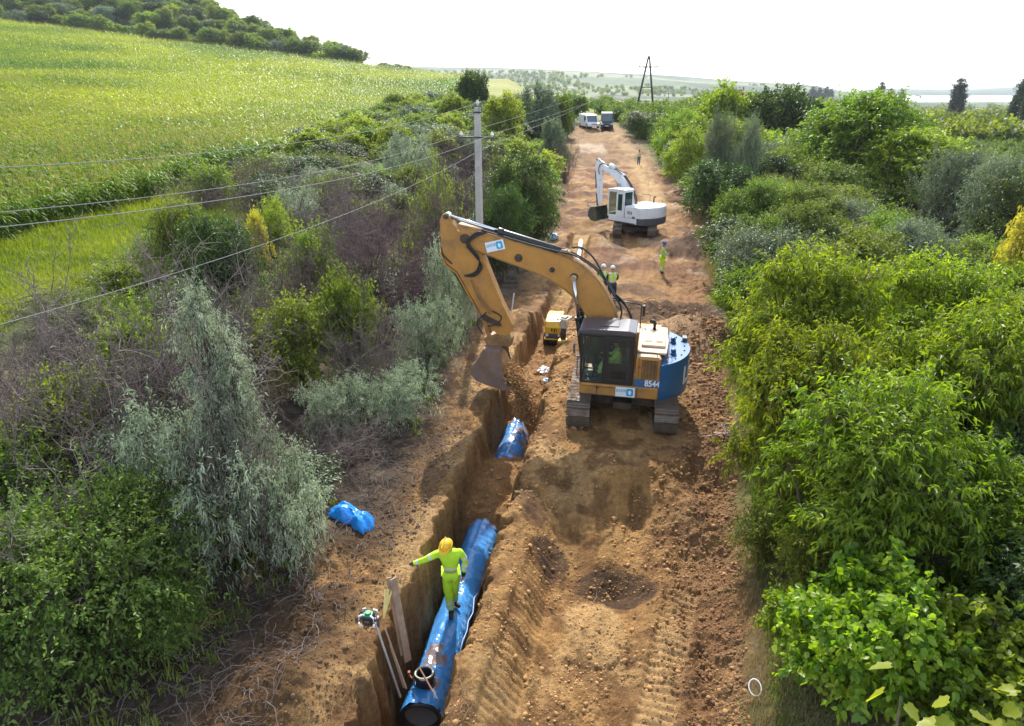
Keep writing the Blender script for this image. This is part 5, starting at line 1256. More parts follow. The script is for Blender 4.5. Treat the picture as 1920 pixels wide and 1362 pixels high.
# ------------------------------------------------------------------ white excavator farther up
def white_excavator():
    th = R(133); C = (8.30, 45.9, -.95)
    root = empty('excavator', C, th, 'white excavator with dark grey tail standing farther up the dirt corridor', 'excavator')
    ta = R(78) - th
    for y in (1.12, -1.12): track_parts(root, 3.7, .80, .58, y, ta, nshoe=34)
    MB().box((0, 0, .45), (1.8, 1.7, .28)).cyl((0, 0, .5), (0, 0, .86), .62, n=24).done('undercarriage', M_STEELD, root, bevel=.02, matrix=Rz(ta))
    MB().prism([(1.35, 1.25), (1.30, 1.32), (-1.0, 1.32), (-1.0, -1.32), (1.3, -1.32), (1.35, -1.25)], .86, 1.18, axis='z').done('platform', M_WHITE, root, bevel=.03)
    MB().box((.2, 1.325, .90), (2.2, .01, .05)).done('skirt_edge', M_DGREY, root)
    def arc(r, cx, a0, a1, n): return [(cx + r * math.cos(R(a)), r * math.sin(R(a))) for a in np.linspace(a0, a1, n)]
    body = [(.02, 1.30), (-.95, 1.30)] + arc(1.86, -.05, 136, 224, 22) + [(-.95, -1.30), (.02, -1.30)]
    MB().prism(body, 1.185, 1.98, axis='z').done('engine_housing', M_WHITE, root, bevel=.09, seg=3)
    MB().prism([(-.98, 1.31)] + arc(1.90, -.05, 137, 223, 22) + [(-.98, -1.31)], .84, 1.30, axis='z').done('counterweight', M_DGREY, root, bevel=.05)
    MB().box((-.82, .55, 1.985), (.30, .75, .012)).done('hood_vent', M_DGREY, root); MB().box((-1.35, -.35, 1.985), (.22, .4, .012)).done('hood_vent', M_DGREY, root)
    MB().cyl((-.5, .95, 1.98), (-.5, .95, 2.02), .10).box((-.3, -.5, 2.0), (.7, .9, .06)).done('hood_cap', M_WHITE, root, bevel=.015)
    MB().tube([(-.6, -1.0, 1.98), (-.6, -1.0, 2.35), (-.72, -1.0, 2.4)], .05).done('exhaust_pipe', M_BLACK, root)
    MB().tube([(-1.35, -.9, 1.98), (-1.35, -.9, 2.2), (-1.2, -1.0, 2.2)], .015).done('handrail', M_BLACK, root); MB().tube([(-.2, -1.1, 1.98), (-.2, -1.1, 2.45), (.5, -1.15, 2.45)], .016).done('handrail', M_BLACK, root)
    MB().box((-.75, 1.306, 1.30), (.20, .008, .12)).done('side_reflector', M_DGREY, root)
    text_part('model_number', '313', .26, M_DGREY, root, Matrix.Translation((-.42, 1.312, 1.56)) @ Rz(math.pi) @ Matrix.Rotation(R(90), 4, 'X'), bold=.008)
    # cab
    x0, x1, y0, y1, z0, z1 = .06, 1.40, .38, 1.32, 1.18, 2.86
    c = MB(); P = .07
    for (x, y) in ((x0 + P / 2, y1 - P / 2), (x1 - P / 2, y1 - P / 2), (x0 + P / 2, y0 + P / 2), (x1 - P / 2, y0 + P / 2), (.68, y1 - P / 2)): c.box((x, y, (z0 + z1) / 2), (P, P, z1 - z0))
    for y in (y0 + P / 2, y1 - P / 2): c.box(((x0 + x1) / 2, y, z0 + .05), (x1 - x0 - .004, P * .98, .1)); c.box(((x0 + x1) / 2, y, z1 - .04), (x1 - x0 - .004, P * .98, .08))
    c.box((x0 + P / 2, .85, z0 + .38), (P * .96, .9, .76)); c.box((x0 + P / 2, .85, z1 - .04), (P * .9, .9, .078)); c.box((x1 - P / 2, .85, z1 - .04), (P * .9, .9, .078)); c.box((x1 - P / 2, .85, z0 + .1), (P * .96, .9, .2)); c.box((.73, .85, z0 + .02), (1.26, .86, .04), mi=1)
    c.done('cab_frame', [M_WHITE, M_DGREY], root, bevel=.014)
    d = MB(); yd = y1 + .004
    for xa, xb, za, zb in ((.13, .64, z0 + .03, 1.62), (.13, .20, 1.62, 2.72), (.57, .64, 1.62, 2.72), (.13, .64, 2.68, 2.78)): d.box(((xa + xb) / 2, yd, (za + zb) / 2), (xb - xa, .035, zb - za))
    dr = d.done('cab_door', M_WHITE, root, bevel=.01)
    MB().box((.385, yd, 2.16), (.38, .01, 1.04)).done('door_window', M_GLASSG, dr)
    MB().box((1.03, y1 - .02, 2.0), (.62, .01, 1.5)).done('front_side_window', M_GLASS, root)
    MB().box((x0 + .02, .85, 2.36), (.012, .78, .86)).done('rear_window', M_GLASSG, root)
    MB().box((x1 - .03, .85, 2.1), (.012, .78, 1.4)).done('windscreen', M_GLASS, root)
    MB().box((.73, y0 + .03, 2.1), (1.2, .01, 1.4)).done('right_window', M_GLASSG, root)
    MB().prism([(x0 - .04, 2.865), (x1 + .06, 2.865), (x1 + .04, 2.93), (1.0, 2.99), (.2, 3.0), (x0 - .03, 2.95)], y0 - .04, y1 + .04).done('cab_roof', M_WHITE, root, bevel=.04)
    MB().cyl((.15, .6, 3.0), (.15, .6, 3.25), .012).done('antenna', M_BLACK, root)
    MB().box((.45, .85, 1.5), (.45, .48, .14)).box((.24, .85, 1.85), (.13, .48, .7), rot=(0, -.1, 0)).done('seat', M_DGREY, root, bevel=.04)
    return root, th, C
WEX = white_excavator()
def white_arm():
    root, th, C = WEX
    before = set(root.children)
    tp = [(.3, 1.35), (.42, 2.2), (.80, 3.05), (1.45, 3.75), (2.3, 4.22), (3.3, 4.52), (4.02, 4.72)]
    bt = [(4.05, 4.40), (3.3, 4.15), (2.45, 3.78), (1.75, 3.22), (1.25, 2.55), (.95, 1.9), (.75, 1.35)]
    a = [(p.x, p.y) for p in smooth_curve(tp, 4)]; b = [(p.x, p.y) for p in smooth_curve(bt, 4)]
    MB().prism(a + b, -.17, .17).done('boom', M_WHITE, root, bevel=.02)
    for yy in (.27, -.27): cylinder_part(root, 'boom_cylinder', (1.25, yy, 1.15), (1.85, yy, 3.45), .085, .55, barrel=M_WHITE)
    cylinder_part(root, 'arm_cylinder', (1.65, 0, 4.10), (4.62, 0, 5.05), .10, .55, barrel=M_WHITE)
    MB().cyl((2.6, 0, 4.55), (3.2, 0, 4.72), .17).done('cylinder_guard', M_WHITE, root)
    MB().prism([(4.55, 5.12), (4.68, 5.10), (4.78, 4.6), (4.66, 3.9), (4.42, 2.4), (4.30, 1.75), (4.12, 1.70), (4.06, 1.85), (4.10, 3.0), (4.10, 4.1), (4.0, 4.5), (4.3, 4.75)], -.13, .13).done('stick', M_WHITE, root, bevel=.015)
    cylinder_part(root, 'bucket_cylinder', (4.84, 0, 4.15), (4.62, 0, 2.45), .075, .7, barrel=M_DGREY)
    MB().prism([(4.62, 2.5), (4.52, 2.5), (4.30, 1.75), (4.5, 1.6)], -.08, .08).done('bucket_link', M_STEELD, root)
    h = MB()
    for k in range(3): h.tube(smooth_curve([(.2, -.1 + .1 * k, 1.8), (.15, -.1 + .1 * k, 2.4), (.6, -.1 + .1 * k, 3.2), (1.4, -.1 + .1 * k, 3.95), (2.3, -.1 + .1 * k, 4.4), (3.9, -.08 + .1 * k, 4.8), (4.3, .2, 4.5), (4.2, .2, 4.0)], 4), .03, n=6)
    h.done('boom_hoses', M_RUBBER, root)
    sp = [(4.05, 1.66), (4.62, 1.55), (4.86, 1.2), (4.84, .85), (4.55, .58), (4.1, .52), (3.75, .62)]
    inn = [(3.78, .66), (4.1, .57), (4.52, .63), (4.78, .88), (4.80, 1.18), (4.58, 1.50), (4.05, 1.60)]
    bk = MB(); bk.prism(sp + inn, -.62, .62)
    for yy in (.62, -.65): bk.prism(sp, yy, yy + .03)
    ob = bk.done('bucket', mat_plain('olive_bucket_paint', (.06, .075, .05), rough=.6, var=.3, dirt=(.18, .12, .07), dirt_amt=.4), root, bevel=.008)
    for o in root.children:
        if o not in before: o.scale = (.76, 1, .90)
white_arm()

# ------------------------------------------------------------------ people
M_SKIN = mat_plain('skin', (.42, .24, .16), rough=.6, var=.08)
M_HIVIS = mat_plain('yellow_green_fabric', (.48, .80, .03), rough=.75, var=.10, scale=9, bump=.5, bscale=14)
M_HIVISB = mat_plain('muddy_yellow_green_fabric', (.40, .66, .07), rough=.8, var=.15, scale=7, bump=.5, bscale=14)
M_REFL = mat_plain('silver_band', (.62, .68, .66), rough=.35, var=.05)
M_NAVY = mat_plain('navy_fabric', (.02, .025, .05), rough=.8, var=.2)
M_JEANS = mat_plain('blue_jeans', (.10, .16, .28), rough=.85, var=.15)
M_BOOT = mat_plain('black_boots', (.03, .025, .022), rough=.7, dirt=(.2, .12, .06), dirt_amt=.3)
M_HELY = mat_plain('yellow_helmet', (.85, .50, .03), rough=.3, var=.03)
M_HELW = mat_plain('white_helmet', (.85, .85, .85), rough=.3, var=.02)
M_HELB = mat_plain('blue_helmet', (.03, .10, .30), rough=.3, var=.03)
M_HAIR = mat_plain('dark_hair', (.03, .022, .018), rough=.8)
def skin_mesh(chains, sub=2):
    """chains: list of lists of (point, radius); each grown as one smooth skinned tube tree -> merged mesh data"""
    bm = bmesh.new()
    for verts, edges, rads in chains:
        me = bpy.data.meshes.new('tmp'); me.from_pydata([tuple(v) for v in verts], edges, [])
        o = bpy.data.objects.new('tmp', me); COL.objects.link(o)
        md = o.modifiers.new('skin', 'SKIN'); md.branch_smoothing = .6
        sv = me.skin_vertices[0].data
        for i, r_ in enumerate(rads): sv[i].radius = (r_, r_) if not hasattr(r_, '__len__') else r_; sv[i].use_root = (i == 0)
        ms = o.modifiers.new('sub', 'SUBSURF'); ms.levels = sub; ms.render_levels = sub
        dg = bpy.context.evaluated_depsgraph_get(); dg.update()
        m2 = bpy.data.meshes.new_from_object(o.evaluated_get(dg)); bm.from_mesh(m2)
        bpy.data.objects.remove(o); bpy.data.meshes.remove(m2)
    return bm
def lerp(a, b, t): return Vector(a) * (1 - t) + Vector(b) * t
def person(label, loc, rz, pose, top, trs, hat, s=1.0, group=None, sleeves=True, vest=False, bands=True, forearm=None):
    """pose gives joints in metres, facing -Y: keys hip, chest, neck, head, shL/elL/haL, shR.., hjL/knL/anL, ..R"""
    root = empty('person', loc, rz, label, 'person', group); root.scale = (s, s, s)
    p = {k: Vector(v) for k, v in pose.items()}
    # body: torso, neck, head, arms, legs as one tree
    names = ['hip', 'waist', 'chest', 'neck', 'jaw', 'head', 'crown', 'shL', 'elL', 'wrL', 'shR', 'elR', 'wrR', 'hjL', 'knL', 'anL', 'hjR', 'knR', 'anR']
    hd = (p['head'] - p['neck']).normalized()
    pts = dict(p); pts['waist'] = lerp(p['hip'], p['chest'], .45); pts['jaw'] = p['head'] - hd * .075 + Vector(p.get('face', (0, -1, 0))) * .02; pts['crown'] = p['head'] + hd * .07
    for q in 'LR': pts['wr' + q] = lerp(p['el' + q], p['ha' + q], .92)
    rad = {'hip': (.15, .11), 'waist': (.13, .095), 'chest': (.155, .11), 'neck': .058, 'jaw': .068, 'head': .088, 'crown': .065, 'shL': .058, 'elL': .040, 'wrL': .028, 'shR': .058, 'elR': .040, 'wrR': .028, 'hjL': .085, 'knL': .056, 'anL': .040, 'hjR': .085, 'knR': .056, 'anR': .040}
    idx = {n: i for i, n in enumerate(names)}
    E_ = [('hip', 'waist'), ('waist', 'chest'), ('chest', 'neck'), ('neck', 'jaw'), ('jaw', 'head'), ('head', 'crown')]
    for q in 'LR': E_ += [('chest', 'sh' + q), ('sh' + q, 'el' + q), ('el' + q, 'wr' + q), ('hip', 'hj' + q), ('hj' + q, 'kn' + q), ('kn' + q, 'an' + q)]
    ch = [([pts[n] for n in names], [(idx[a], idx[b]) for a, b in E_], [rad[n] for n in names])]
    # hands: palm, four unequal fingers, thumb
    for q, sg in (('L', 1), ('R', -1)):
        w_ = pts['wr' + q]; d = (p['ha' + q] - p['el' + q]).normalized(); side = d.cross(Vector((0, 0, 1))) if abs(d.z) < .9 else Vector((0, 1, 0)); side.normalize(); side *= sg
        nrm = d.cross(side).normalized(); c1 = w_ + d * .05
        ch.append(([w_ - d * .01, c1, w_ + d * .085], [(0, 1), (1, 2)], [(.024, .018), (.036, .017), (.037, .015)]))
        for k, (ln, off) in enumerate(((.068, -.030), (.078, -.010), (.073, .010), (.056, .029))):
            b0 = w_ + d * .078 + side * off; curl = nrm * -.012
            ch.append(([b0, b0 + d * ln * .45 + curl, b0 + d * ln * .78 + curl * 2.2, b0 + d * ln * .95 + curl * 3.6], [(0, 1), (1, 2), (2, 3)], [.0095, .009, .008, .007]))
        t0 = w_ + d * .03 - side * .028; ch.append(([t0, t0 + d * .03 - side * .022, t0 + d * .058 - side * .028 + nrm * -.01], [(0, 1), (1, 2)], [.011, .0105, .008]))
    bm = skin_mesh(ch, 2)
    # face: nose, ears, eyes, mouth
    fw = Vector(p.get('face', (0, -1, 0))).normalized(); hh = p['head']; sd = fw.cross(hd).normalized()
    def blob(c, r_, sc=(1, 1, 1)):
        q_ = bmesh.ops.create_uvsphere(bm, u_segments=8, v_segments=6, radius=r_)
        for v in q_['verts']: v.co = c + sd * v.co.x * sc[0] + fw * v.co.y * sc[1] + hd * v.co.z * sc[2]
        return q_['verts']
    blob(hh + fw * .088 - hd * .012, .014, (.8, 1.3, 1.6))
    for sg in (-1, 1): blob(hh + sd * .088 * sg - hd * .012, .02, (.5, .9, 1.5))
    for f in bm.faces: f.material_index = 0
    for sg in (-1, 1):
        for v in blob(hh + fw * .078 + sd * .032 * sg + hd * .012, .009):
            for f in v.link_faces: f.material_index = 1
    for v in blob(hh + fw * .080 - hd * .048, .014, (1.5, .5, .35)):
        for f in v.link_faces: f.material_index = 2
    me = bpy.data.meshes.new('body'); bm.to_mesh(me); bm.free()
    for m in (forearm and M_SKIN or M_SKIN, M_HAIR, mat_lips): me.materials.append(m)
    for pl_ in me.polygons: pl_.use_smooth = True
    link('body', me, root)
    def cloth(name, keys, edges, rads, mats, rule, sub=2):
        ix = {n: i for i, n in enumerate(keys)}
        bm = skin_mesh([([pts[n] if n in pts else n for n in keys], [(ix[a], ix[b]) for a, b in edges], rads)], sub)
        bm.normal_update()
        for v in bm.verts: v.co += v.normal * (noise3(v.co * Vector((14, 14, 7)).length * .6) * .009 + noise3(Vector((v.co.x * 9, v.co.y * 9, v.co.z * 22))) * .010)
        for f in bm.faces: f.smooth = True; f.material_index = rule(f.calc_center_median())
        me = bpy.data.meshes.new(name); bm.to_mesh(me); bm.free()
        for m in mats: me.materials.append(m)
        return link(name, me, root)
    for q in 'LR':
        pts['cuff' + q] = lerp(p['el' + q], p['ha' + q], .80); pts['hem' + q] = lerp(p['kn' + q], p['an' + q], .93); pts['shin' + q] = lerp(p['kn' + q], p['an' + q], .45); pts['thigh' + q] = lerp(p['hj' + q], p['kn' + q], .5)
    def alongseg(c, a, b, t0, t1):
        ab = p[b] - p[a]; t = (c - p[a]).dot(ab) / ab.length_squared; dist = (c - p[a] - ab * t).length
        return t0 < t < t1 and dist < .13
    def jr(c):
        if bands:
            for q in 'LR':
                if sleeves and (alongseg(c, 'el' + q, 'ha' + q, .45, .58) or alongseg(c, 'sh' + q, 'el' + q, .55, .72)): return 1
            if (.10 < (c - p['hip']).dot((p['chest'] - p['hip']).normalized()) < .16): return 1
            if not sleeves and abs(abs((c - p['chest']).x) - .10) < .025 and c.z > p['hip'].z: return 1
        return 0
    def tr_(c):
        if bands:
            for q in 'LR':
                if alongseg(c, 'kn' + q, 'an' + q, .30, .46) or alongseg(c, 'kn' + q, 'an' + q, .62, .76): return 1
        return 0
    jk = ['hip', 'waist', 'chest', 'neck', 'shL', 'shR']; je = [('hip', 'waist'), ('waist', 'chest'), ('chest', 'neck'), ('chest', 'shL'), ('chest', 'shR')]; jrd = [(.170, .145), (.185, .142), (.192, .140), .072, .085, .085]
    if sleeves:
        jk += ['elL', 'cuffL', 'elR', 'cuffR']; je += [('shL', 'elL'), ('elL', 'cuffL'), ('shR', 'elR'), ('elR', 'cuffR')]; jrd += [.062, .050, .062, .050]
    j = cloth('jacket' if sleeves else 'vest', jk, je, jrd, [top, M_REFL], jr)
    if not sleeves:
        for q in 'LR':
            ix = skin_mesh([([p['sh' + q], p['el' + q], pts['cuff' + q]], [(0, 1), (1, 2)], [.066, .054, .044])])
            me = bpy.data.meshes.new('sleeve'); ix.to_mesh(me); ix.free(); me.materials.append(M_NAVY)
            for pl_ in me.polygons: pl_.use_smooth = True
            link('sleeve', me, root)
    cloth('trousers', ['hip', 'hjL', 'thighL', 'knL', 'shinL', 'hemL', 'hjR', 'thighR', 'knR', 'shinR', 'hemR'], [('hip', 'hjL'), ('hjL', 'thighL'), ('thighL', 'knL'), ('knL', 'shinL'), ('shinL', 'hemL'), ('hip', 'hjR'), ('hjR', 'thighR'), ('thighR', 'knR'), ('knR', 'shinR'), ('shinR', 'hemR')],
          [(.145, .120), .108, .110, .096, .090, .080, .108, .110, .096, .090, .080], [trs, M_REFL], tr_)
    for q in 'LR':
        a = p['an' + q]; tdir = Vector(pose.get('toe' + q, (0, -1, 0))).normalized()
        b = skin_mesh([([a + Vector((0, 0, .05)), a + Vector((0, 0, -.035)), a - Vector((0, 0, .045)) + tdir * .09, a - Vector((0, 0, .055)) + tdir * .17], [(0, 1), (1, 2), (2, 3)], [.055, .055, (.048, .042), (.042, .032)])])
        me = bpy.data.meshes.new('boot'); b.to_mesh(me); b.free(); me.materials.append(M_BOOT)
        for pl_ in me.polygons: pl_.use_smooth = True
        link('boot', me, root)
        if forearm:
            g = skin_mesh([([pts['cuff' + q] - (p['ha' + q] - p['el' + q]).normalized() * .05, pts['wr' + q], pts['wr' + q] + (p['ha' + q] - p['el' + q]).normalized() * .06], [(0, 1), (1, 2)], [.047, .040, .044])])
            me = bpy.data.meshes.new('glove_cuff'); g.to_mesh(me); g.free(); me.materials.append(forearm); link('glove_cuff', me, root)
    # helmet
    if hat:
        h = MB(); c = hh + hd * .035
        q_ = bmesh.ops.create_uvsphere(h.bm, u_segments=24, v_segments=14, radius=1.0)
        for v in q_['verts']:
            z = max(v.co.z, -.08); v.co = c + sd * v.co.x * .115 + fw * v.co.y * .138 + hd * z * .118
        for k in range(24):
            pass
        h._fin(q_['verts'], 0, True)
        br = [(math.cos(t) * .128, math.sin(t) * (.152 + (.05 if math.sin(t) > .3 else 0))) for t in np.linspace(0, 2 * math.pi, 28, endpoint=False)]
        Mx = Matrix((( sd.x, fw.x, hd.x, c.x), (sd.y, fw.y, hd.y, c.y), (sd.z, fw.z, hd.z, c.z), (0, 0, 0, 1)))
        h.prism(br, -.018, -.004, axis='z', tf=Mx)
        h.prism([(-.012, -.12), (.012, -.12), (.012, .12), (-.012, .12)], .095, .125, axis='z', tf=Mx)
        h.done('helmet', hat, root, bevel=.003)
    return root
mat_lips = mat_plain('lips', (.30, .12, .10), rough=.6)
STAND = dict(hip=(0, 0, .95), chest=(0, .01, 1.30), neck=(0, .01, 1.47), head=(0, -.01, 1.63), shL=(.20, .01, 1.40), elL=(.25, .02, 1.13), haL=(.26, -.06, .86), shR=(-.20, .01, 1.40), elR=(-.25, .02, 1.13), haR=(-.26, -.06, .86),
             hjL=(.10, 0, .90), knL=(.12, -.02, .50), anL=(.13, .01, .09), hjR=(-.10, 0, .90), knR=(-.12, -.02, .50), anR=(-.13, .01, .09))
PZ = -1.155
def pipe_c(Y, off=0): return XT(Y) + off
yw = 10.45
P1 = dict(STAND); P1.update(head=(-.06, -.09, 1.61), face=(-.35, -.85, -.40), neck=(-.01, -.01, 1.47), shR=(-.20, -.01, 1.41), elR=(-.46, -.02, 1.27), haR=(-.76, .0, 1.16), shL=(.20, 0, 1.40), elL=(.285, .02, 1.14), haL=(.24, -.02, .86),
          hjL=(.09, 0, .90), knL=(.05, .02, .50), anL=(.05, .16, .10), hjR=(-.08, 0, .90), knR=(-.05, -.08, .50), anR=(-.02, -.10, .09), toeR=(-.1, -1, 0), toeL=(.6, -.7, 0))
person('person in yellow-green suit and yellow helmet standing on the blue pipe', (XT(yw) + .02, yw, PZ + .005), R(6), P1, M_HIVIS, M_HIVIS, M_HELY, forearm=M_NAVY)
P2 = dict(STAND); P2.update(face=(-.1, -1, -.2), elL=(.24, -.10, 1.14), haL=(.16, -.30, 1.10), elR=(-.25, -.08, 1.13), haR=(-.17, -.30, 1.06))
x, y, z = ground_at(1240, 35.2)
person('person in yellow-green suit and blue helmet standing alone behind the excavator cab', (x, y, z), R(90), P2, M_HIVISB, M_HIVIS, M_HELB, s=.95)
MB().tube([(.17 * math.cos(t), 0, .17 * math.sin(t)) for t in np.linspace(0, 6.2832, 20, endpoint=False)], .016, closed=True).done('tmpring', M_REFL)
hoop = bpy.data.objects['tmpring']; hoop.name = 'hose_coil'; hoop.data.name = 'hose_coil'; hoop.location = (x - .33, y - .05, z + .82); hoop.rotation_euler = (.2, 0, .5)
tag(hoop, 'pale hose coil hanging at the hip of the worker in the blue helmet', 'hose')
P3_ = dict(STAND); P3_.update(face=(.2, 1, -.35), head=(0, .05, 1.62), elL=(.25, .08, 1.14), haL=(.14, .25, 1.05), elR=(-.25, .08, 1.14), haR=(-.14, .25, 1.05))
for (px, Y, lab, rz) in ((1128, 29.4, 'person in white helmet and yellow vest half hidden behind the orange boom', -.3), (1146, 29.0, 'person in white helmet and yellow vest with dark sleeves right of the other white helmet', .1)):
    x, y, z = ground_at(px, Y); person(lab, (x, y, z), rz, P3_, M_HIVIS, M_NAVY, M_HELW, s=.97, sleeves=False)
x, y, z = ground_at(1092, 25.2)
person('person in yellow-green suit mostly hidden behind the boom cylinder of the orange excavator', (x, y, z), R(-70), STAND, M_HIVIS, M_HIVIS, M_HELY, s=.95)
x, y, z = ground_at(1197, 88)
person('person in pale yellow vest and blue jeans far up the dirt corridor', (x, y, z), R(20), STAND, mat_plain('pale_vest', (.70, .68, .35)), M_JEANS, M_HAIR, s=1.0, bands=False)
SIT = dict(hip=(0, 0, .10), chest=(0, .03, .46), neck=(0, -.02, .62), head=(0, -.07, .77), face=(0, -1, -.15), shL=(.19, .0, .55), elL=(.23, -.14, .32), haL=(.22, -.40, .34), shR=(-.19, .0, .55), elR=(-.23, -.14, .32), haR=(-.22, -.40, .34),
           hjL=(.10, -.02, .10), knL=(.13, -.38, .16), anL=(.12, -.52, -.20), hjR=(-.10, -.02, .10), knR=(-.13, -.38, .16), anR=(-.12, -.52, -.20))
mm = Matrix.Translation(EX) @ Rz(TH); pc = mm @ Vector((.14, .94, 1.36))
person('person in yellow-green suit sitting at the controls inside the orange excavator cab', pc, TH + R(90), SIT, M_HIVIS, M_HIVIS, M_HAIR, s=.92)

# ------------------------------------------------------------------ pipe and trench things
def mat_wrap():
    m = bpy.data.materials.new('blue_plastic_wrap'); m.use_nodes = True; nt = m.node_tree; b = nt.nodes['Principled BSDF']
    b.inputs['Base Color'].default_value = (.03, .34, .90, 1); b.inputs['Roughness'].default_value = .24; b.inputs['Specular IOR Level'].default_value = .7; b.inputs['Coat Weight'].default_value = .7; b.inputs['Coat Roughness'].default_value = .16
    tc = N(nt, 'ShaderNodeTexCoord'); mp = N(nt, 'ShaderNodeMapping'); mp.inputs['Scale'].default_value = (3.2, 1.1, 3.2); mp.inputs['Rotation'].default_value = (0, 0, .25)
    nt.links.new(tc.outputs['Object'], mp.inputs['Vector'])
    wv = N(nt, 'ShaderNodeTexWave', wave_type='BANDS', bands_direction='Y'); wv.inputs['Scale'].default_value = 9; wv.inputs['Distortion'].default_value = 9; wv.inputs['Detail'].default_value = 4; wv.inputs['Detail Scale'].default_value = 2.2
    nt.links.new(mp.outputs[0], wv.inputs['Vector'])
    bp = N(nt, 'ShaderNodeBump'); bp.inputs['Strength'].default_value = .7; bp.inputs['Distance'].default_value = .02; nt.links.new(wv.outputs['Fac'], bp.inputs['Height'])
    n2 = N(nt, 'ShaderNodeTexNoise'); n2.inputs['Scale'].default_value = 6; n2.inputs['Detail'].default_value = 5; nt.links.new(tc.outputs['Object'], n2.inputs['Vector'])
    bp2 = N(nt, 'ShaderNodeBump'); bp2.inputs['Strength'].default_value = .5; bp2.inputs['Distance'].default_value = .05; nt.links.new(n2.outputs['Fac'], bp2.inputs['Height']); nt.links.new(bp.outputs[0], bp2.inputs['Normal'])
    nt.links.new(bp2.outputs[0], b.inputs['Normal'])
    # mud that lies on top of the wrap in patches
    at = N(nt, 'ShaderNodeAttribute', attribute_name='mud'); mx = N(nt, 'ShaderNodeMix', data_type='RGBA'); mx.inputs['A'].default_value = (.03, .34, .90, 1); mx.inputs['B'].default_value = (.28, .15, .07, 1)
    nt.links.new(at.outputs['Fac'], mx.inputs['Factor']); nt.links.new(mx.outputs['Result'], b.inputs['Base Color'])
    mr = N(nt, 'ShaderNodeMapRange'); mr.inputs['To Min'].default_value = .24; mr.inputs['To Max'].default_value = .9; nt.links.new(at.outputs['Fac'], mr.inputs['Value']); nt.links.new(mr.outputs[0], b.inputs['Roughness'])
    return m
M_WRAP = mat_wrap()
M_IRON = mat_plain('black_cast_iron', (.02, .02, .022), rough=.5, var=.2, dirt=(.2, .12, .07), dirt_amt=.2)
M_CEM = mat_plain('pipe_lining', (.16, .155, .15), rough=.8, var=.15)
def pipe_shell(name, Y0, Y1, seed, parent, mudf, rad=.345, nl=260, na=72):
    ys = np.linspace(Y0, Y1, nl); th = np.linspace(0, 2 * math.pi, na, endpoint=False)
    Yg, T = np.meshgrid(ys, th, indexing='ij')
    bulge = np.interp(Yg, [Y0, Y0 + .25, Y0 + .9, Y0 + 3.4, Y1 - .9, Y1], [1.06, 1.07, .99, 1.0, 1.10, 1.05])
    wr = (fbm(Yg * 2.2 + T * .4, T * 1.6, 4, seed) - .5) * .06 + (fbm(Yg * 9 + 1.2 * np.sin(T * 2), T * 1.1, 3, seed + 3) - .5) * .045
    rr_ = rad * bulge + wr + .02 * np.exp(-((T - 5.9) / .12) ** 2)
    zc = -1.155 - rad
    X = XT(Yg) + rr_ * np.sin(T); Z = zc + rr_ * np.cos(T)
    mud = np.clip(mudf(Yg, T, X), 0, 1)
    V = np.stack([X, Yg, Z], -1).reshape(-1, 3); idx = np.arange(nl * na).reshape(nl, na)
    F = np.stack([idx[:-1], np.roll(idx[:-1], -1, 1), np.roll(idx[1:], -1, 1), idx[1:]], -1).reshape(-1, 4)
    me = np_mesh(name, V, F, attrs={'mud': mud.ravel()}, mats=[M_WRAP], smooth=True)
    return link(name, me, parent)
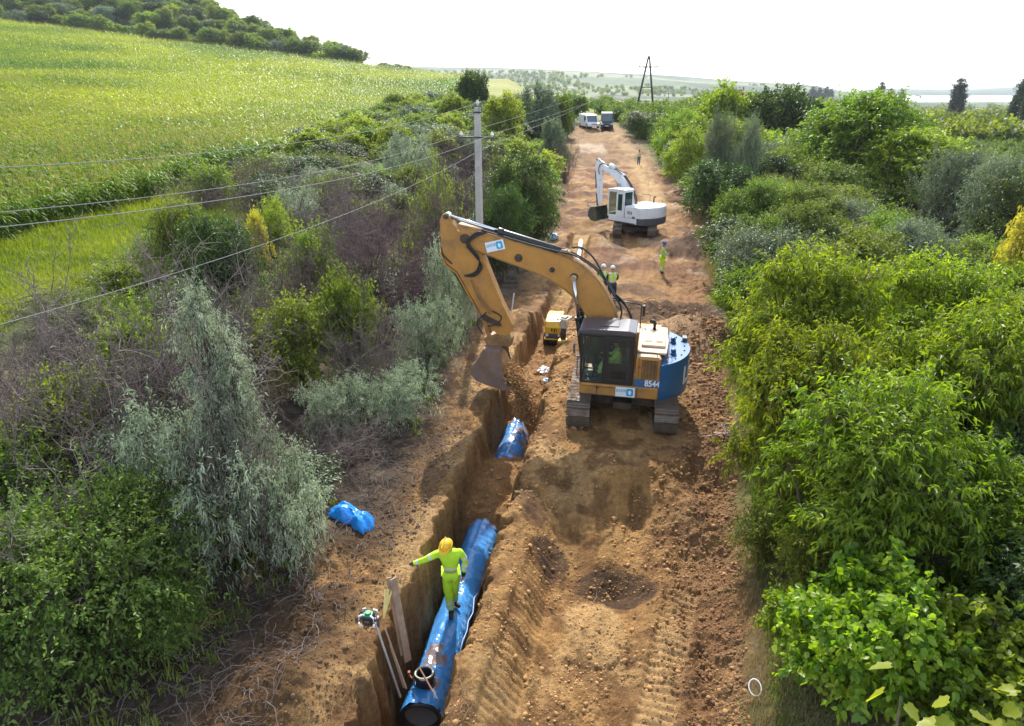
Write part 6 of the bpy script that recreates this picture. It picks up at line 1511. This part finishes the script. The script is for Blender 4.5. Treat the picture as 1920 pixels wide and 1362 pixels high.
def near_pipe():
    root = empty('water_pipe', (0, 0, 0), 0, 'long blue-wrapped pipe with a dark open end lying in the near part of the trench', 'pipe')
    Y0, Y1 = 8.32, 13.6; zc = -1.155 - .345
    def mudf(Y, T, X):
        n = fbm(Y * 4, X * 5 + 3, 4, 611); up = np.cos(T)
        m = ss(.52, .58, n) * ss(.7, .9, up) * (ss(9.9, 9.6, Y) * ss(8.5, 8.7, Y))
        m = np.maximum(m, ss(.40, .5, n) * ss(13.1, 13.45, Y) * ss(.1, .5, up)); return m * .9
    pipe_shell('plastic_wrap', Y0, Y1, 601, root, mudf)
    ax = Vector((math.sin(R(9.4)), math.cos(R(9.4)), 0))
    c0 = Vector((XT(Y0), Y0, zc))
    o = MB(); n = 40
    def ring(y, r_): 
        cc = Vector((XT(y), y, zc)); return [o.bm.verts.new(cc + Vector((math.sin(a) * r_, 0, math.cos(a) * r_))) for a in np.linspace(0, 2 * math.pi, n, endpoint=False)]
    seq = [ring(Y0 + .05, .352), ring(Y0 - .045, .352), ring(Y0 - .05, .318), ring(Y0 + .10, .312), ring(Y0 + .1, .295), ring(Y0 + 3.0, .29)]
    for a_, b_ in zip(seq[:-1], seq[1:]):
        for k in range(n): f = o.bm.faces.new([a_[k], a_[(k + 1) % n], b_[(k + 1) % n], b_[k]]); f.material_index = 0 if a_ is not seq[-2] else 1; f.smooth = True
    o.bm.faces.new(seq[-1]).material_index = 0
    o.done('pipe_barrel', [M_IRON, M_CEM], root)
    # short upright branch with its gasket
    yb = 8.74; xb = XT(yb) - .03
    t = MB(); t.cyl((xb, yb, -1.42), (xb, yb, -.97), .150, n=32, caps=False)
    ri = bmesh.ops.create_cone(t.bm, cap_ends=False, segments=32, radius1=.122, radius2=.122, depth=.45); bmesh.ops.translate(t.bm, verts=ri['verts'], vec=(xb, yb, -1.18))
    rn = [(math.cos(a) * .195, math.sin(a) * .195) for a in np.linspace(0, 2 * math.pi, 32, endpoint=False)]
    t.tube([(xb + .150 * math.cos(a), yb + .150 * math.sin(a), -.965) for a in np.linspace(0, 2 * math.pi, 32, endpoint=False)], .034, closed=True)
    t.tube([(xb + .16 * math.cos(a), yb + .16 * math.sin(a), -1.17) for a in np.linspace(0, 2 * math.pi, 32, endpoint=False)], .026, closed=True)
    br = t.done('branch_socket', M_IRON, root)
    MB().tube([(xb + .150 * math.cos(a), yb + .150 * math.sin(a), -.935 - .03 * math.sin(a)) for a in np.linspace(math.pi * .9, 2.12 * math.pi, 20)], .014).done('gasket', mat_plain('pale_gasket', (.60, .56, .42), rough=.6), br)
    MB().tube([(xb - .26, yb + .06, -1.05), (xb - .22, yb + .02, -1.08), (xb - .17, yb, -1.02)], .018).box((xb - .27, yb + .08, -1.02), (.04, .05, .07)).done('clamp_bolt', mat_plain('rusty_red_steel', (.35, .10, .05), rough=.7), br)
    # wrap seam flap and tape on the right flank
    MB().tube([(XT(y) + .33 * math.sin(a), y, zc + .37 * math.cos(a)) for y, a in ((12.95, 1.05), (13.15, .75), (13.38, .42), (13.5, .55), (13.35, .85), (13.1, 1.05), (12.9, 1.15))], .011).done('wrap_tape', mat_plain('pale_blue_tape', (.45, .65, .85), rough=.4), root)
    MB().tube([(XT(y) + .37 * math.sin(a), y, zc + .37 * math.cos(a)) for y, a in ((9.6, 1.25), (9.9, 1.2), (10.2, 1.3), (10.4, 1.15), (10.7, 1.35), (11.0, 1.05), (11.2, 1.2))], .012).done('wrap_fold', mat_plain('pale_blue_film', (.30, .50, .80), rough=.4), root)
near_pipe()
root = empty('water_pipe', (0, 0, 0), 0, 'blue-wrapped pipe stretch emerging from soil under the falling earth', 'pipe')
pipe_shell('plastic_wrap', 16.3, 20.2, 621, root, lambda Y, T, X: ss(.50, .56, fbm(Y * 3, X * 4, 4, 631)) * ss(17.0, 18.2, Y) * .9 + ss(.60, .65, fbm(Y * 5, X * 7, 3, 633)) * .8, rad=.40, nl=120)
def small_lump(name, px, Y, sx, sy, sz, mat, label, cat, seed, dz=0):
    x, y, z = ground_at(px, Y); z = float(height(np.array([x]), np.array([y]), True)[0][0]) + dz
    bm = bmesh.new(); bmesh.ops.create_icosphere(bm, subdivisions=3, radius=1)
    for v in bm.verts:
        n = abs(noise3(v.co * 2.2 + Vector((seed, 0, 0)))) * .7 + noise3(v.co * 6 + Vector((seed, 2, 0))) * .18
        v.co *= (.75 + n); v.co = Vector((v.co.x * sx, v.co.y * sy, max(v.co.z, -.4) * sz))
    me = bpy.data.meshes.new(name); bm.to_mesh(me); bm.free(); me.materials.append(mat)
    return tag(link(name, me, None, (x, y, z), (0, 0, seed)), label, cat)
M_BAG = mat_plain('blue_white_plastic', (.35, .55, .78), rough=.35, var=.4, scale=8)
M_BAGW = mat_plain('white_plastic', (.72, .74, .80), rough=.35, var=.1)
small_lump('plastic_scrap', 1019, 22.0, .26, .22, .14, M_BAGW, 'white plastic scrap sticking out of the trench fill', 'plastic scrap', 1, .02)
small_lump('plastic_scrap', 1024, 20.6, .15, .12, .08, M_BAG, 'small pale blue plastic scrap on the soil beside the trench', 'plastic scrap', 2, .03)
small_lump('plastic_bag', 1037, 43.0, .34, .3, .30, M_BAG, 'blue and white bag lying at the foot of the dark green bush', 'bag', 3, .15)

# blue tarpaulin bundle
def tarp():
    x, y, z = ground_at(660, 11.6)
    nx, ny = 90, 70; u, v = np.meshgrid(np.linspace(-1, 1, nx), np.linspace(-1, 1, ny), indexing='ij')
    outline = .80 + .25 * (vn(np.arctan2(v, u) * 1.4 + 5, u * 0 + 2, 3) - .5)
    sag = -.5 * np.exp(-((u - .15) / .28) ** 2) * (v > -.2)
    X = u * .56 * outline; Y = v * .40 * outline - .12 * u + .10 * np.exp(-((u - .1) / .2) ** 2) * (v < 0)
    e = np.clip(1 - np.maximum(np.abs(u), np.abs(v)) ** 3, 0, 1)
    rid = np.abs(fbm(u * 1.7 + v * 1.1 + 4, v * 1.5 - u, 2, 9) - .5) * 2
    H = e ** .55 * (.11 + .13 * np.exp(-((u + .35) / .42) ** 2) + .12 * np.exp(-((u - .62) / .26) ** 2) + .10 * rid + .03 * (fbm(u * 6, v * 5, 2, 11) - .5))
    Zt = np.array(height(x + X, y + Y, True)[0]) - z + .02 + H
    V = np.stack([X, Y, Zt], -1).reshape(-1, 3); idx = np.arange(nx * ny).reshape(nx, ny)
    F = np.stack([idx[:-1, :-1], idx[1:, :-1], idx[1:, 1:], idx[:-1, 1:]], -1).reshape(-1, 4)
    M = mat_plain('blue_tarpaulin', (.015, .24, .70), rough=.38, var=.12, scale=4, bump=.35, bscale=9)
    tag(link('tarpaulin', np_mesh('tarpaulin', V, F, mats=[M]), None, (x, y, z), (0, 0, -.15)), 'crumpled blue tarpaulin lying on the dark earth left of the trench', 'tarpaulin')
tarp()
# planks, rods, laser level
M_PLANK = mat_plain('weathered_plank', (.33, .23, .16), rough=.85, var=.25, scale=7, bump=.4)
M_ALU = mat_plain('grey_aluminium', (.45, .46, .48), rough=.4, metal=.6, var=.1)
def bar(name, a, b, w_, t_, mat, label, cat, roll=0, group=None):
    a, b = Vector(a), Vector(b); d = b - a; q = d.to_track_quat('Z', 'Y').to_matrix().to_4x4()
    o = MB().box((0, 0, d.length / 2), (w_, t_, d.length)).done(name, mat, None, matrix=q @ Rz(roll), bevel=.004); o.location = a
    return tag(o, label, cat, group)
def pt(px, py, Y):
    z = HC - ratio(py) * Y; return Vector((X_at(px, Y, z), Y, z))
a = pt(765, 1240, 8.75); b = pt(737, 1085, 9.15)
bar('plank', a, b, .13, .03, M_PLANK, 'weathered grey plank leaning on the trench wall, the right one of a pair', 'plank', .3)
a = pt(762, 1232, 8.72) + Vector((-.06, .05, 0)); b = pt(732, 1088, 9.2) + Vector((-.03, .05, .01))
bar('plank', a, b, .10, .03, M_PLANK, 'weathered plank set behind the right one, slightly shorter, on the trench wall', 'plank', .1)
a = pt(720, 1160, 8.9); b = pt(729, 1105, 9.1)
rl = MB()
for k, (dx, w2) in enumerate(((-.02, .018), (.0, .018), (.022, .018))):
    d = (b - a); q = (d + Vector((dx * 3, 0, 0))).to_track_quat('Z', 'Y').to_matrix().to_4x4()
    r_ = bmesh.ops.create_cube(rl.bm, size=1)
    for v in r_['verts']: v.co = Vector((v.co.x * .035, v.co.y * .006 + k * .008, (v.co.z + .5) * d.length))
    bmesh.ops.transform(rl.bm, matrix=q, verts=r_['verts'])
o = rl.done('folding_rule', mat_plain('yellow_rule', (.75, .62, .22), rough=.5)); o.location = a
tag(o, 'yellow folding rule standing on the bank left of the planks', 'measuring rule')
a = pt(751, 1308, 8.0); b = pt(704, 1168, 8.35)
bar('survey_pole', a, b, .030, .030, M_ALU, 'grey aluminium pole carrying the laser level over the trench', 'pole')
a = pt(762, 1292, 8.1); b = pt(722, 1178, 8.6)
bar('wooden_stake', a, b, .028, .022, M_PLANK, 'thin brown stake leaning right of the aluminium pole', 'stake')
a = pt(757, 1290, 8.12); b = pt(731, 1210, 8.45)
bar('wooden_stake', a, b, .018, .018, M_PLANK, 'shorter thin stake close behind the thin brown stake', 'stake')
a = pt(820, 1312, 8.10) ; b = pt(786, 1252, 8.65)
bar('steel_rod', a + Vector((0, 0, .0)), b, .026, .026, mat_plain('rusty_rod', (.16, .09, .06), rough=.7, metal=.3), 'rusty brown rod lying across the black pipe branch', 'rod')
def laser():
    c = pt(691, 1160, 8.35); root = empty('laser_level', c, R(-10), 'green and black laser level with pale corner guards on the aluminium pole', 'laser level')
    G = mat_plain('green_plastic', (.02, .22, .10), rough=.4); K = M_BLACK
    MB().box((0, 0, .0), (.17, .15, .15)).box((0, 0, -.09), (.13, .12, .04)).done('housing', K, root, bevel=.015)
    MB().cyl((0, 0, .075), (0, 0, .13), .05).box((0, 0, .085), (.15, .13, .03)).done('laser_head', G, root, bevel=.008)
    for sx in (-1, 1):
        for sy in (-1, 1): MB().tube([(sx * .06, sy * .07, .13), (sx * .115, sy * .085, .10), (sx * .12, sy * .09, .02)], .013).tube([(sx * .12, sy * .09, -.02), (sx * .115, sy * .085, -.08), (sx * .07, sy * .07, -.10)], .013).done('corner_guard', M_SIGNW, root)
    MB().box((0, -.078, .0), (.08, .01, .04)).done('display', M_DGREY, root)
    MB().box((.11, .02, -.02), (.06, .05, .05)).cyl((.14, .02, -.16), (.14, .02, .02), .022).done('pole_clamp', M_DGREY, root, bevel=.005)
laser()
# thin white pipe farther up, plus pale stake and hoop
def thin_pipe():
    a = Vector(ground_at(1089, 43.5)); b = Vector(ground_at(1078, 33.5))
    a.z = float(height(np.array([a.x]), np.array([a.y]), True)[0][0]) + .22; b.z = float(height(np.array([b.x]), np.array([b.y]), True)[0][0]) + .25
    root = empty('thin_pipe', b, 0, 'thin white pipe with a dark collar lying in the shallow cut beyond the orange boom', 'pipe')
    MB().cyl((0, 0, 0), a - b, .13, n=20).done('barrel', M_WHITE, root)
    m = (a - b) * .72; d = (a - b).normalized() * .12
    MB().cyl(m - d, m + d, .155, n=20).done('collar', M_BLACK, root)
thin_pipe()
a = Vector(ground_at(958, 25.5)); bar('marker_stake', a, a + Vector((.12, .1, .95)), .04, .03, M_SIGNW, 'pale marker stake standing on the bank right of the bucket linkage', 'stake')
x, y, z = ground_at(1414, 7.75)
o = MB().tube([(.085 * math.cos(t), .12 * math.sin(t), .05 + .05 * math.sin(t + .6)) for t in np.linspace(0, 6.2832, 26, endpoint=False)], .009, closed=True).done('plastic_hoop', M_BAGW)
o.location = (x, y, z + .06); tag(o, 'white plastic hoop lying at the right edge of the earth below the vine bush', 'hoop')
# uprooted root at the right edge
def roots():
    x, y, z = ground_at(1378, 15.2); r = np.random.default_rng(8)
    n = 26; p0 = np.stack([x + r.normal(size=n) * .1, y + r.normal(size=n) * .12, np.full(n, z + .18)], 1)
    a = r.uniform(0, 6.28, n); p1 = p0 + np.stack([np.cos(a) * r.uniform(.3, .8, n), np.sin(a) * r.uniform(.3, .9, n), r.uniform(-.15, .4, n)], 1)
    P = curved(p0, p1, 7, .16, r); v, f = tubes_np(P, np.linspace(.035, .007, 7)[None] * r.uniform(.5, 1.2, (n, 1)), 5)
    tag(link('uprooted_stump', np_mesh('uprooted_stump', v, f, mats=[mat_plain('pale_root_wood', (.36, .26, .19), rough=.9, var=.3)])), 'tangle of pale uprooted roots at the right edge beside the cherry trees', 'tree stump')
roots()
def roots_left():
    for k, (px, Y, s_, lab) in enumerate(((345, 8.6, 1.0, 'torn reddish stump with splintered roots under the corner bush'), (420, 10.7, .8, 'torn stump at the foot of the large silvery tree'))):
        x, y, z = ground_at(px, Y); r = np.random.default_rng(18 + k); n = 22
        p0 = np.stack([x + r.normal(size=n) * .08, y + r.normal(size=n) * .08, np.full(n, z + .05)], 1); a = r.uniform(0, 6.28, n)
        p1 = p0 + np.stack([np.cos(a) * r.uniform(.15, .6, n) * s_, np.sin(a) * r.uniform(.15, .6, n) * s_, r.uniform(0, .5, n) * s_], 1)
        P = curved(p0, p1, 6, .1, r); v, f = tubes_np(P, np.linspace(.045, .006, 6)[None] * r.uniform(.4, 1.2, (n, 1)), 5)
        tag(link('torn_stump', np_mesh('torn_stump', v, f, mats=[mat_plain('splintered_wood_%d' % k, (.42, .20, .11), rough=.8, var=.4)])), lab, 'tree stump')
roots_left()

# ------------------------------------------------------------------ yellow trench roller and rammer
def roller():
    x, y, z = ground_at(1040, 26.4); z = float(height(np.array([x]), np.array([y]), True)[0][0])
    root = empty('trench_roller', (x, y, z + .02), R(-9), 'yellow trench roller with padded drums standing in the trench', 'roller')
    def L(pr): return pr
    MB().prism([(-.80, .62), (-.82, .90), (-.70, 1.12), (-.05, 1.20), (.10, 1.20), (.70, 1.12), (.80, .95), (.80, .62)], -.33, .33, axis='x').done('engine_cover', M_YELLOW, root, bevel=.05, seg=3)
    MB().box((0, 0, 1.20), (.6, .02, .02)).box((0, -.40, 1.185), (.55, .015, .015)).done('cover_seam', M_BLACK, root)
    MB().box((0, -.60, .50), (.62, .40, .26)).box((0, .5, .50), (.62, .5, .26)).box((0, 0, .48), (.5, 1.2, .2)).done('chassis', M_DGREY, root, bevel=.02)
    MB().box((-.05, -.824, .80), (.06, .012, .12)).box((.06, -.824, .78), (.05, .012, .16)).box((.14, -.824, .80), (.03, .012, .12)).done('cover_stickers', M_BLACK, root)
    for sx in (-.24, .24): MB().cyl((sx, -.84, .58), (sx, -.80, .58), .055).done('headlight', M_SIGNW, root)
    for yy in (-.48, .48):
        d = MB(); d.cyl((-.40, yy, .30), (.40, yy, .30), .26, n=28)
        for i in range(12):
            for j in range(5):
                a = i / 12 * 6.283 + (j % 2) * .26; xx = -.32 + j * .16
                d.box((xx, yy + math.cos(a) * .275, .30 + math.sin(a) * .275), (.10, .06, .07), rot=(a, 0, 0))
        d.done('drum', M_STEELD, root)
    MB().tube([(-.30, -.80, .5), (-.34, -.95, .45), (.34, -.95, .45), (.30, -.80, .5)], .025).done('bumper', M_YELLOW, root)
roller()
def rammer():
    x, y = X_at(1055, 22.6, -.5), 22.6; z = float(height(np.array([x]), np.array([y]), True)[0][0])
    root = empty('rammer', (x, y, z), R(-20), 'small upright rammer with pale guard frame and yellow foot in front of the roller', 'rammer')
    MB().box((0, -.05, .08), (.28, .34, .08)).done('foot', M_YELLOW, root, bevel=.02)
    MB().cyl((0, 0, .10), (0, .06, .50), .10, .085).done('bellows', M_RUBBER, root)
    MB().box((0, .08, .66), (.26, .26, .30)).done('engine', mat_plain('grey_casting', (.35, .34, .33), rough=.5, var=.2), root, bevel=.03)
    MB().tube([(-.18, -.25, .92), (.18, -.25, .92), (.20, .25, .88), (-.20, .25, .88)], .03, closed=True).tube([(-.18, -.2, .92), (-.13, 0, .6)], .022).tube([(.18, -.2, .92), (.13, 0, .6)], .022).done('guard_frame', mat_plain('cream_paint', (.72, .74, .60), rough=.4), root)
    MB().box((0, .05, .88), (.22, .2, .10)).done('tank', M_BLACK, root, bevel=.02)
rammer()

# ------------------------------------------------------------------ vans
M_HEAD = mat_plain('headlight_glass', (.65, .68, .70), rough=.15, spec=.8)
def van(px, Y, rz, label, lower, upper, wd, ht, ln, hood, dark_low, white=False):
    x, y, z = ground_at(px, Y); root = empty('van', (x, y, z), rz, label, 'van')
    w2 = wd / 2; bl = ht * .44; f = -ln / 2          # front faces -Y
    MB().prism([(f, .32), (f - .02, .62), (f + .06, bl * .86), (f + hood, bl), (-f, bl), (-f, .32)], -w2, w2, axis='x').done('body', lower, root, bevel=.06, seg=3)
    g = [(f + hood, bl), (f + hood + .62, ht * .93), (f + hood + .95, ht), (-f - .06, ht), (-f, ht * .95), (-f, bl)]
    MB().prism(g, -w2 * .93, w2 * .93, axis='x').done('cabin', upper, root, bevel=.07, seg=3)
    sl = math.atan2(.62, ht * .93 - bl)
    MB().box((0, f + hood + .29, (bl + ht * .93) / 2), (wd * .80, .03, (ht * .93 - bl) * 1.02), rot=(-sl, 0, 0)).done('windscreen', M_GLASSW, root, bevel=.01)
    MB().box((0, f - .015, .46), (wd * .96, .12, .26)).done('bumper', dark_low, root, bevel=.04)
    MB().box((0, f - .02, bl * .70), (wd * .44, .05, .16)).done('grille', M_BLACK if not white else M_DGREY, root, bevel=.01)
    for sx in (-1, 1):
        MB().box((sx * w2 * .78, f - .005, bl * .72), (wd * .18, .06, .17)).done('headlight', M_HEAD, root, bevel=.02)
        MB().box((sx * (w2 + .10), f + hood + .25, bl + .16), (.16, .10, .26)).done('wing_mirror', M_BLACK if not white else M_WHITE, root, bevel=.02)
        MB().box((sx * (w2 * .945), f + hood + 1.0, (bl + ht * .9) / 2), (.02, .8, (ht * .9 - bl) * .8)).done('side_window', M_GLASSW, root)
        for yy in (f + .75, -f - .85):
            wh = MB().cyl((sx * (w2 - .22), yy, .34), (sx * (w2 + .01), yy, .34), .34, n=24).done('wheel', M_RUBBER, root, bevel=.02)
            MB().cyl((sx * (w2 - .0), yy, .34), (sx * (w2 + .02), yy, .34), .20, n=18).done('rim', M_ALU, wh)
    MB().box((0, f - .075, .50), (.50, .012, .11)).done('number_plate', M_SIGNW, root)
    for sx in (-1, 1): MB().box((sx * wd * .2, f + hood + .1, bl + .03), (.5, .02, .02), rot=(0, sx * .1, 0)).done('wiper', M_BLACK, root)
    return root
M_GLASSW = mat_plain('tinted_windscreen', (.10, .13, .15), rough=.08, spec=.8)
M_VDK = mat_plain('dark_green_grey_paint', (.03, .045, .05), rough=.25, var=.05, spec=.7)
van(1104, 117.5, R(14), 'white van parked left of the dark van at the top of the corridor', M_WHITE, M_WHITE, 2.05, 2.1, 4.8, .75, M_SIGNW, True)
van(1137, 117, R(-6), 'dark van with pale bonnet parked right of the white van', M_VDK, M_VDK, 1.95, 2.45, 5.2, .85, M_BLACK)

# ------------------------------------------------------------------ poles and wires
M_CONC = mat_plain('weathered_concrete', (.40, .385, .36), rough=.9, var=.15, scale=5, bump=.4, bscale=30)
M_WOODP = mat_plain('tarred_pole_wood', (.06, .045, .04), rough=.85, var=.3)
M_PORC = mat_plain('white_porcelain', (.75, .75, .75), rough=.25)
M_WIRE = mat_plain('aluminium_wire', (.20, .20, .20), rough=.7, metal=0, var=.05)
PX, PY, PTOP = -1.25, 26.3, 7.55
def pole():
    z0 = gz(PX, PY) - .3; root = empty('utility_pole', (PX, PY, z0), R(-17.8), 'square grey concrete power pole with short crossarm standing in the thicket', 'utility pole')
    h = PTOP - z0
    m = MB(); m.box((0, 0, h / 2), (.27, .27, h)); 
    for v in m.bm.verts:
        if v.co.z > h / 2: v.co.x *= .74; v.co.y *= .74
    m.done('concrete_post', M_CONC, root, bevel=.02)
    MB().box((0, 0, h - .16), (.25, .25, .05)).tube([(.10, -.12, h - .2), (.12, -.14, h + .02), (.06, -.12, h + .10)], .018).done('top_bracket', M_BLACK, root)
    MB().box((0, -.13, h - 1.02), (1.35, .05, .05)).done('crossarm', M_BLACK, root)
    for xx, zz in ((-.60, h - .92), (.60, h - .92), (.06, h + .16)):
        i = MB().cyl((xx, -.13, zz - .10), (xx, -.13, zz), .02).cyl((xx, -.13, zz - .03), (xx, -.13, zz + .02), .055, .065).cyl((xx, -.13, zz + .03), (xx, -.13, zz + .06), .05).cyl((xx, -.13, zz + .06), (xx, -.13, zz + .10), .035)
        i.done('insulator', M_PORC, root)
pole()
AX, AY = X_at(1213, 150, 8), 150.0
def a_pole():
    z0 = gz(AX, AY) - .3; zt = HC - ratio(106) * AY; root = empty('power_pole', (AX, AY, z0), R(-4), 'dark wooden A-shaped power pole with crossarm on the skyline', 'utility pole'); h = zt - z0
    for sx in (-1, 1): MB().cyl((sx * 1.9 - (.3 if sx < 0 else 0), 0, 0), (sx * .10, 0, h), .24, .16, n=12).done('leg', M_WOODP, root)
    zc = HC - ratio(126) * AY - z0
    MB().box((0, -.2, zc), (4.0, .2, .2)).done('crossarm', M_WOODP, root)
    MB().box((0, -.14, h * .52), (1.9, .12, .14)).done('brace', M_WOODP, root)
    for xx, zz in ((-1.8, zc + .25), (-.9, zc + .25), (1.8, zc + .25), (-.14, h + .2), (.14, h + .2)): MB().cyl((xx, -.15, zz - .2), (xx, -.15, zz + .12), .08).done('insulator', M_PORC, root)
    return zc + z0, zt
AZ, AT = a_pole()
ux, uy = math.sin(R(-17.8)), 0
cr, sr = math.cos(R(-17.8)), math.sin(R(-17.8))
def wire(lat, zp, zl, za, label, ax):
    s0 = Vector((PX + lat * cr, PY + lat * sr, zp))
    d = Vector((-.3057, -.952, 0)); e0 = s0 + d * 34; t9 = 17.9
    # quadratic through pole (t=0), left frame edge (t=t9, zl), slightly rising after
    k = .0042; b = (zl - zp - k * t9 * t9) / t9
    pts = [s0 + d * t + Vector((0, 0, b * t + k * t * t)) for t in np.linspace(34, 0, 30)]
    e1 = Vector((AX + ax, AY - .15, za)); n = 30
    for i in range(1, n + 1):
        t = i / n; p = s0.lerp(e1, t); p.z -= 1.6 * 4 * t * (1 - t) * .5; pts.append(p)
    o = MB().tube(pts, .0062, n=6).done('power_line', M_WIRE); tag(o, label, 'power line')
wire(.06, PTOP + .18, 7.30, AT + .15, 'uppermost power line leaving the tip of the concrete pole', 0)
wire(-.60, PTOP - .90, 6.66, AZ + .35, 'power line on the left insulator of the crossarm', -1.8)
wire(.60, PTOP - .90, 6.62, AZ + .2, 'power line on the right insulator of the crossarm', 1.8)
wire(.10, 6.10, 5.32, AZ + .1, 'lowest power line crossing the thicket below the crossarm', -.9)
# distant small pole in the fields
loc, h = P3(1252, 330, 172); rt = empty('power_pole', loc, 0, 'tiny distant pole in the fields right of the A-shaped pole', 'utility pole')
MB().cyl((0, 0, 0), (0, 0, h), .16, .1).done('post', M_WOODP, rt); MB().box((0, 0, h - 1), (1.8, .15, .15)).done('crossarm', M_WOODP, rt)
# corner sprig of big vine leaves close to the camera
def vine_sapling():
    r = np.random.default_rng(91); bx, by = 2.16, 2.32; e = empty('vine_tree', (bx, by, 0), 0, 'tall vine-covered sapling with large bright leaves in the bottom right corner nearest the camera', 'tree')
    P = curved(np.array([[0, 0, -.9]] * 5), np.stack([r.normal(size=5) * .28 - .05, r.normal(size=5) * .2, r.uniform(5.50, 5.80, 5)], 1), 14, .015, r)
    v, f = tubes_np(P, np.linspace(.03, .004, 14)[None] * np.ones((5, 1)), 6); link('trunk', np_mesh('vine_tree_trunk', v, f, mats=[M_BARK]), e)
    out = [(0, 0), (.16, .10), (.34, .04), (.50, .22), (.44, .40), (.52, .62), (.34, .66), (.24, .86), (0, 1.0)]
    pts = [(w, u - .05) for w, u in out] + [(-w, u - .05) for w, u in out[-2:0:-1]]
    tv = np.array([[0, .45, -.03]] + [[w, u, abs(w) * .22 - .18 * max(0, u - .4) ** 2] for w, u in pts]); n = len(pts)
    tf = np.array([[0, i + 1, (i + 1) % n + 1] for i in range(n)]); V = []; F = []; T = []
    m = 150
    for i in range(m):
        k = r.integers(0, 5); j = r.uniform(8, 13.99); p = P[k, int(j)] + r.normal(size=3) * [.05, .05, .06]
        a = r.uniform(0, 6.28); sc_ = r.uniform(.07, .125); tl = r.uniform(.2, 1.0); roll = r.normal() * .3
        M = np.array((Matrix.Rotation(a, 3, 'Z') @ Matrix.Rotation(-tl, 3, 'X') @ Matrix.Rotation(roll, 3, 'Y')))
        off = M @ np.array([0, .05, .02]); w_ = (tv * sc_) @ M.T + p + off
        F.append(tf + len(tv) * i); V.append(w_); T.append(np.full(len(tv), np.clip(.55 + r.normal() * .2, 0, 1)))
    link('crown', np_mesh('vine_tree_crown', np.concatenate(V), np.concatenate(F), attrs={'tone': np.concatenate(T)}, mats=[LM['vine']], smooth=True), e)
vine_sapling()

# ------------------------------------------------------------------ labels of the repeated greenery
def write_labels():
    lev = ((9, 'at the bottom of the frame'), (12, 'nearest the camera'), (15, 'just short of the orange excavator'), (19, 'level with the orange excavator'), (24, 'just past the orange excavator'),
           (30, 'level with the white helmets'), (37, 'level with the blue helmet'), (44, 'just short of the white excavator'), (50, 'level with the white excavator'), (60, 'just past the white excavator'), (74, 'midway to the parked vans'), (95, 'short of the parked vans'), (999, 'beside the parked vans'))
    rows = ('on the {s} dirt edge', 'one row {s} of the dirt', 'two rows {s} of the dirt', 'three rows {s} of the dirt', 'four rows {s} of the dirt', 'five rows {s} of the dirt', 'far {s} of the dirt')
    tenth = ('leftmost part', 'left end', 'left third', 'left of its middle', 'middle', 'right of its middle', 'right third', 'right end', 'thin right tip')
    by = {}
    for side, X, Y, h, kind, sp, e in LAB:
        if side == 'B':
            a = -X / Y; k = min(8, max(0, int((.76 - a) / .62 * 9))); row = ('front row', 'second row', 'third row', 'fourth row', 'fifth row', 'back row')[min(5, int((sp - 276) / 17))]
            lab = '%s in the %s of the hillside belt, %s' % (kind, row, tenth[k])
        else:
            d = (X - float(Redge(Y))) if side == 'R' else (float(Ledge(Y)) - X)
            px = 960 + FPX * X / (Y * .926 + 3.1); s = 'right' if side == 'R' else 'left'
            lab = kind + ' ' + rows[min(6, int(max(0, d - .6) / sp))].format(s=s) + ', ' + next(t for m, t in lev if Y < m)
        by.setdefault(lab, []).append((h, e))
    for lab, v in by.items():
        v.sort(key=lambda q: -q[0])
        pre = [''] if len(v) == 1 else (['taller ', 'shorter '] if len(v) == 2 else (['tallest ', 'middling ', 'shortest '] if len(v) == 3 else [''] * len(v)))
        for p_, (h, e) in zip(pre, v): e['label'] = (p_ + lab)
write_labels()

# ------------------------------------------------------------------ the air
def haze():
    me = bpy.data.meshes.new('haze'); bm = bmesh.new()
    x0, x1, y0, y1, z0, z1 = -5200, 7200, -300, 8900, -620, 190
    vs = [bm.verts.new(p) for p in [(x0, y0, z0), (x1, y0, z0), (x1, y1, z0), (x0, y1, z0), (x0, y0, z1), (x1, y0, z1), (x1, y1, z1), (x0, y1, z1)]]
    for f in ((0, 3, 2, 1), (4, 5, 6, 7), (0, 1, 5, 4), (1, 2, 6, 5), (2, 3, 7, 6), (3, 0, 4, 7)): bm.faces.new([vs[i] for i in f])
    bm.to_mesh(me); bm.free()
    m = bpy.data.materials.new('haze_air'); m.use_nodes = True; nt = m.node_tree; nt.nodes.remove(nt.nodes['Principled BSDF'])
    v = nt.nodes.new('ShaderNodeVolumePrincipled'); v.inputs['Color'].default_value = (.80, .90, 1.0, 1); v.inputs['Density'].default_value = HAZE; v.inputs['Anisotropy'].default_value = .25
    nt.links.new(v.outputs[0], nt.nodes['Material Output'].inputs['Volume']); me.materials.append(m)
    tag(link('haze', me), 'thin pale haze that fades the far hills to blue', 'haze', kind='stuff')
HAZE = .00013
haze()
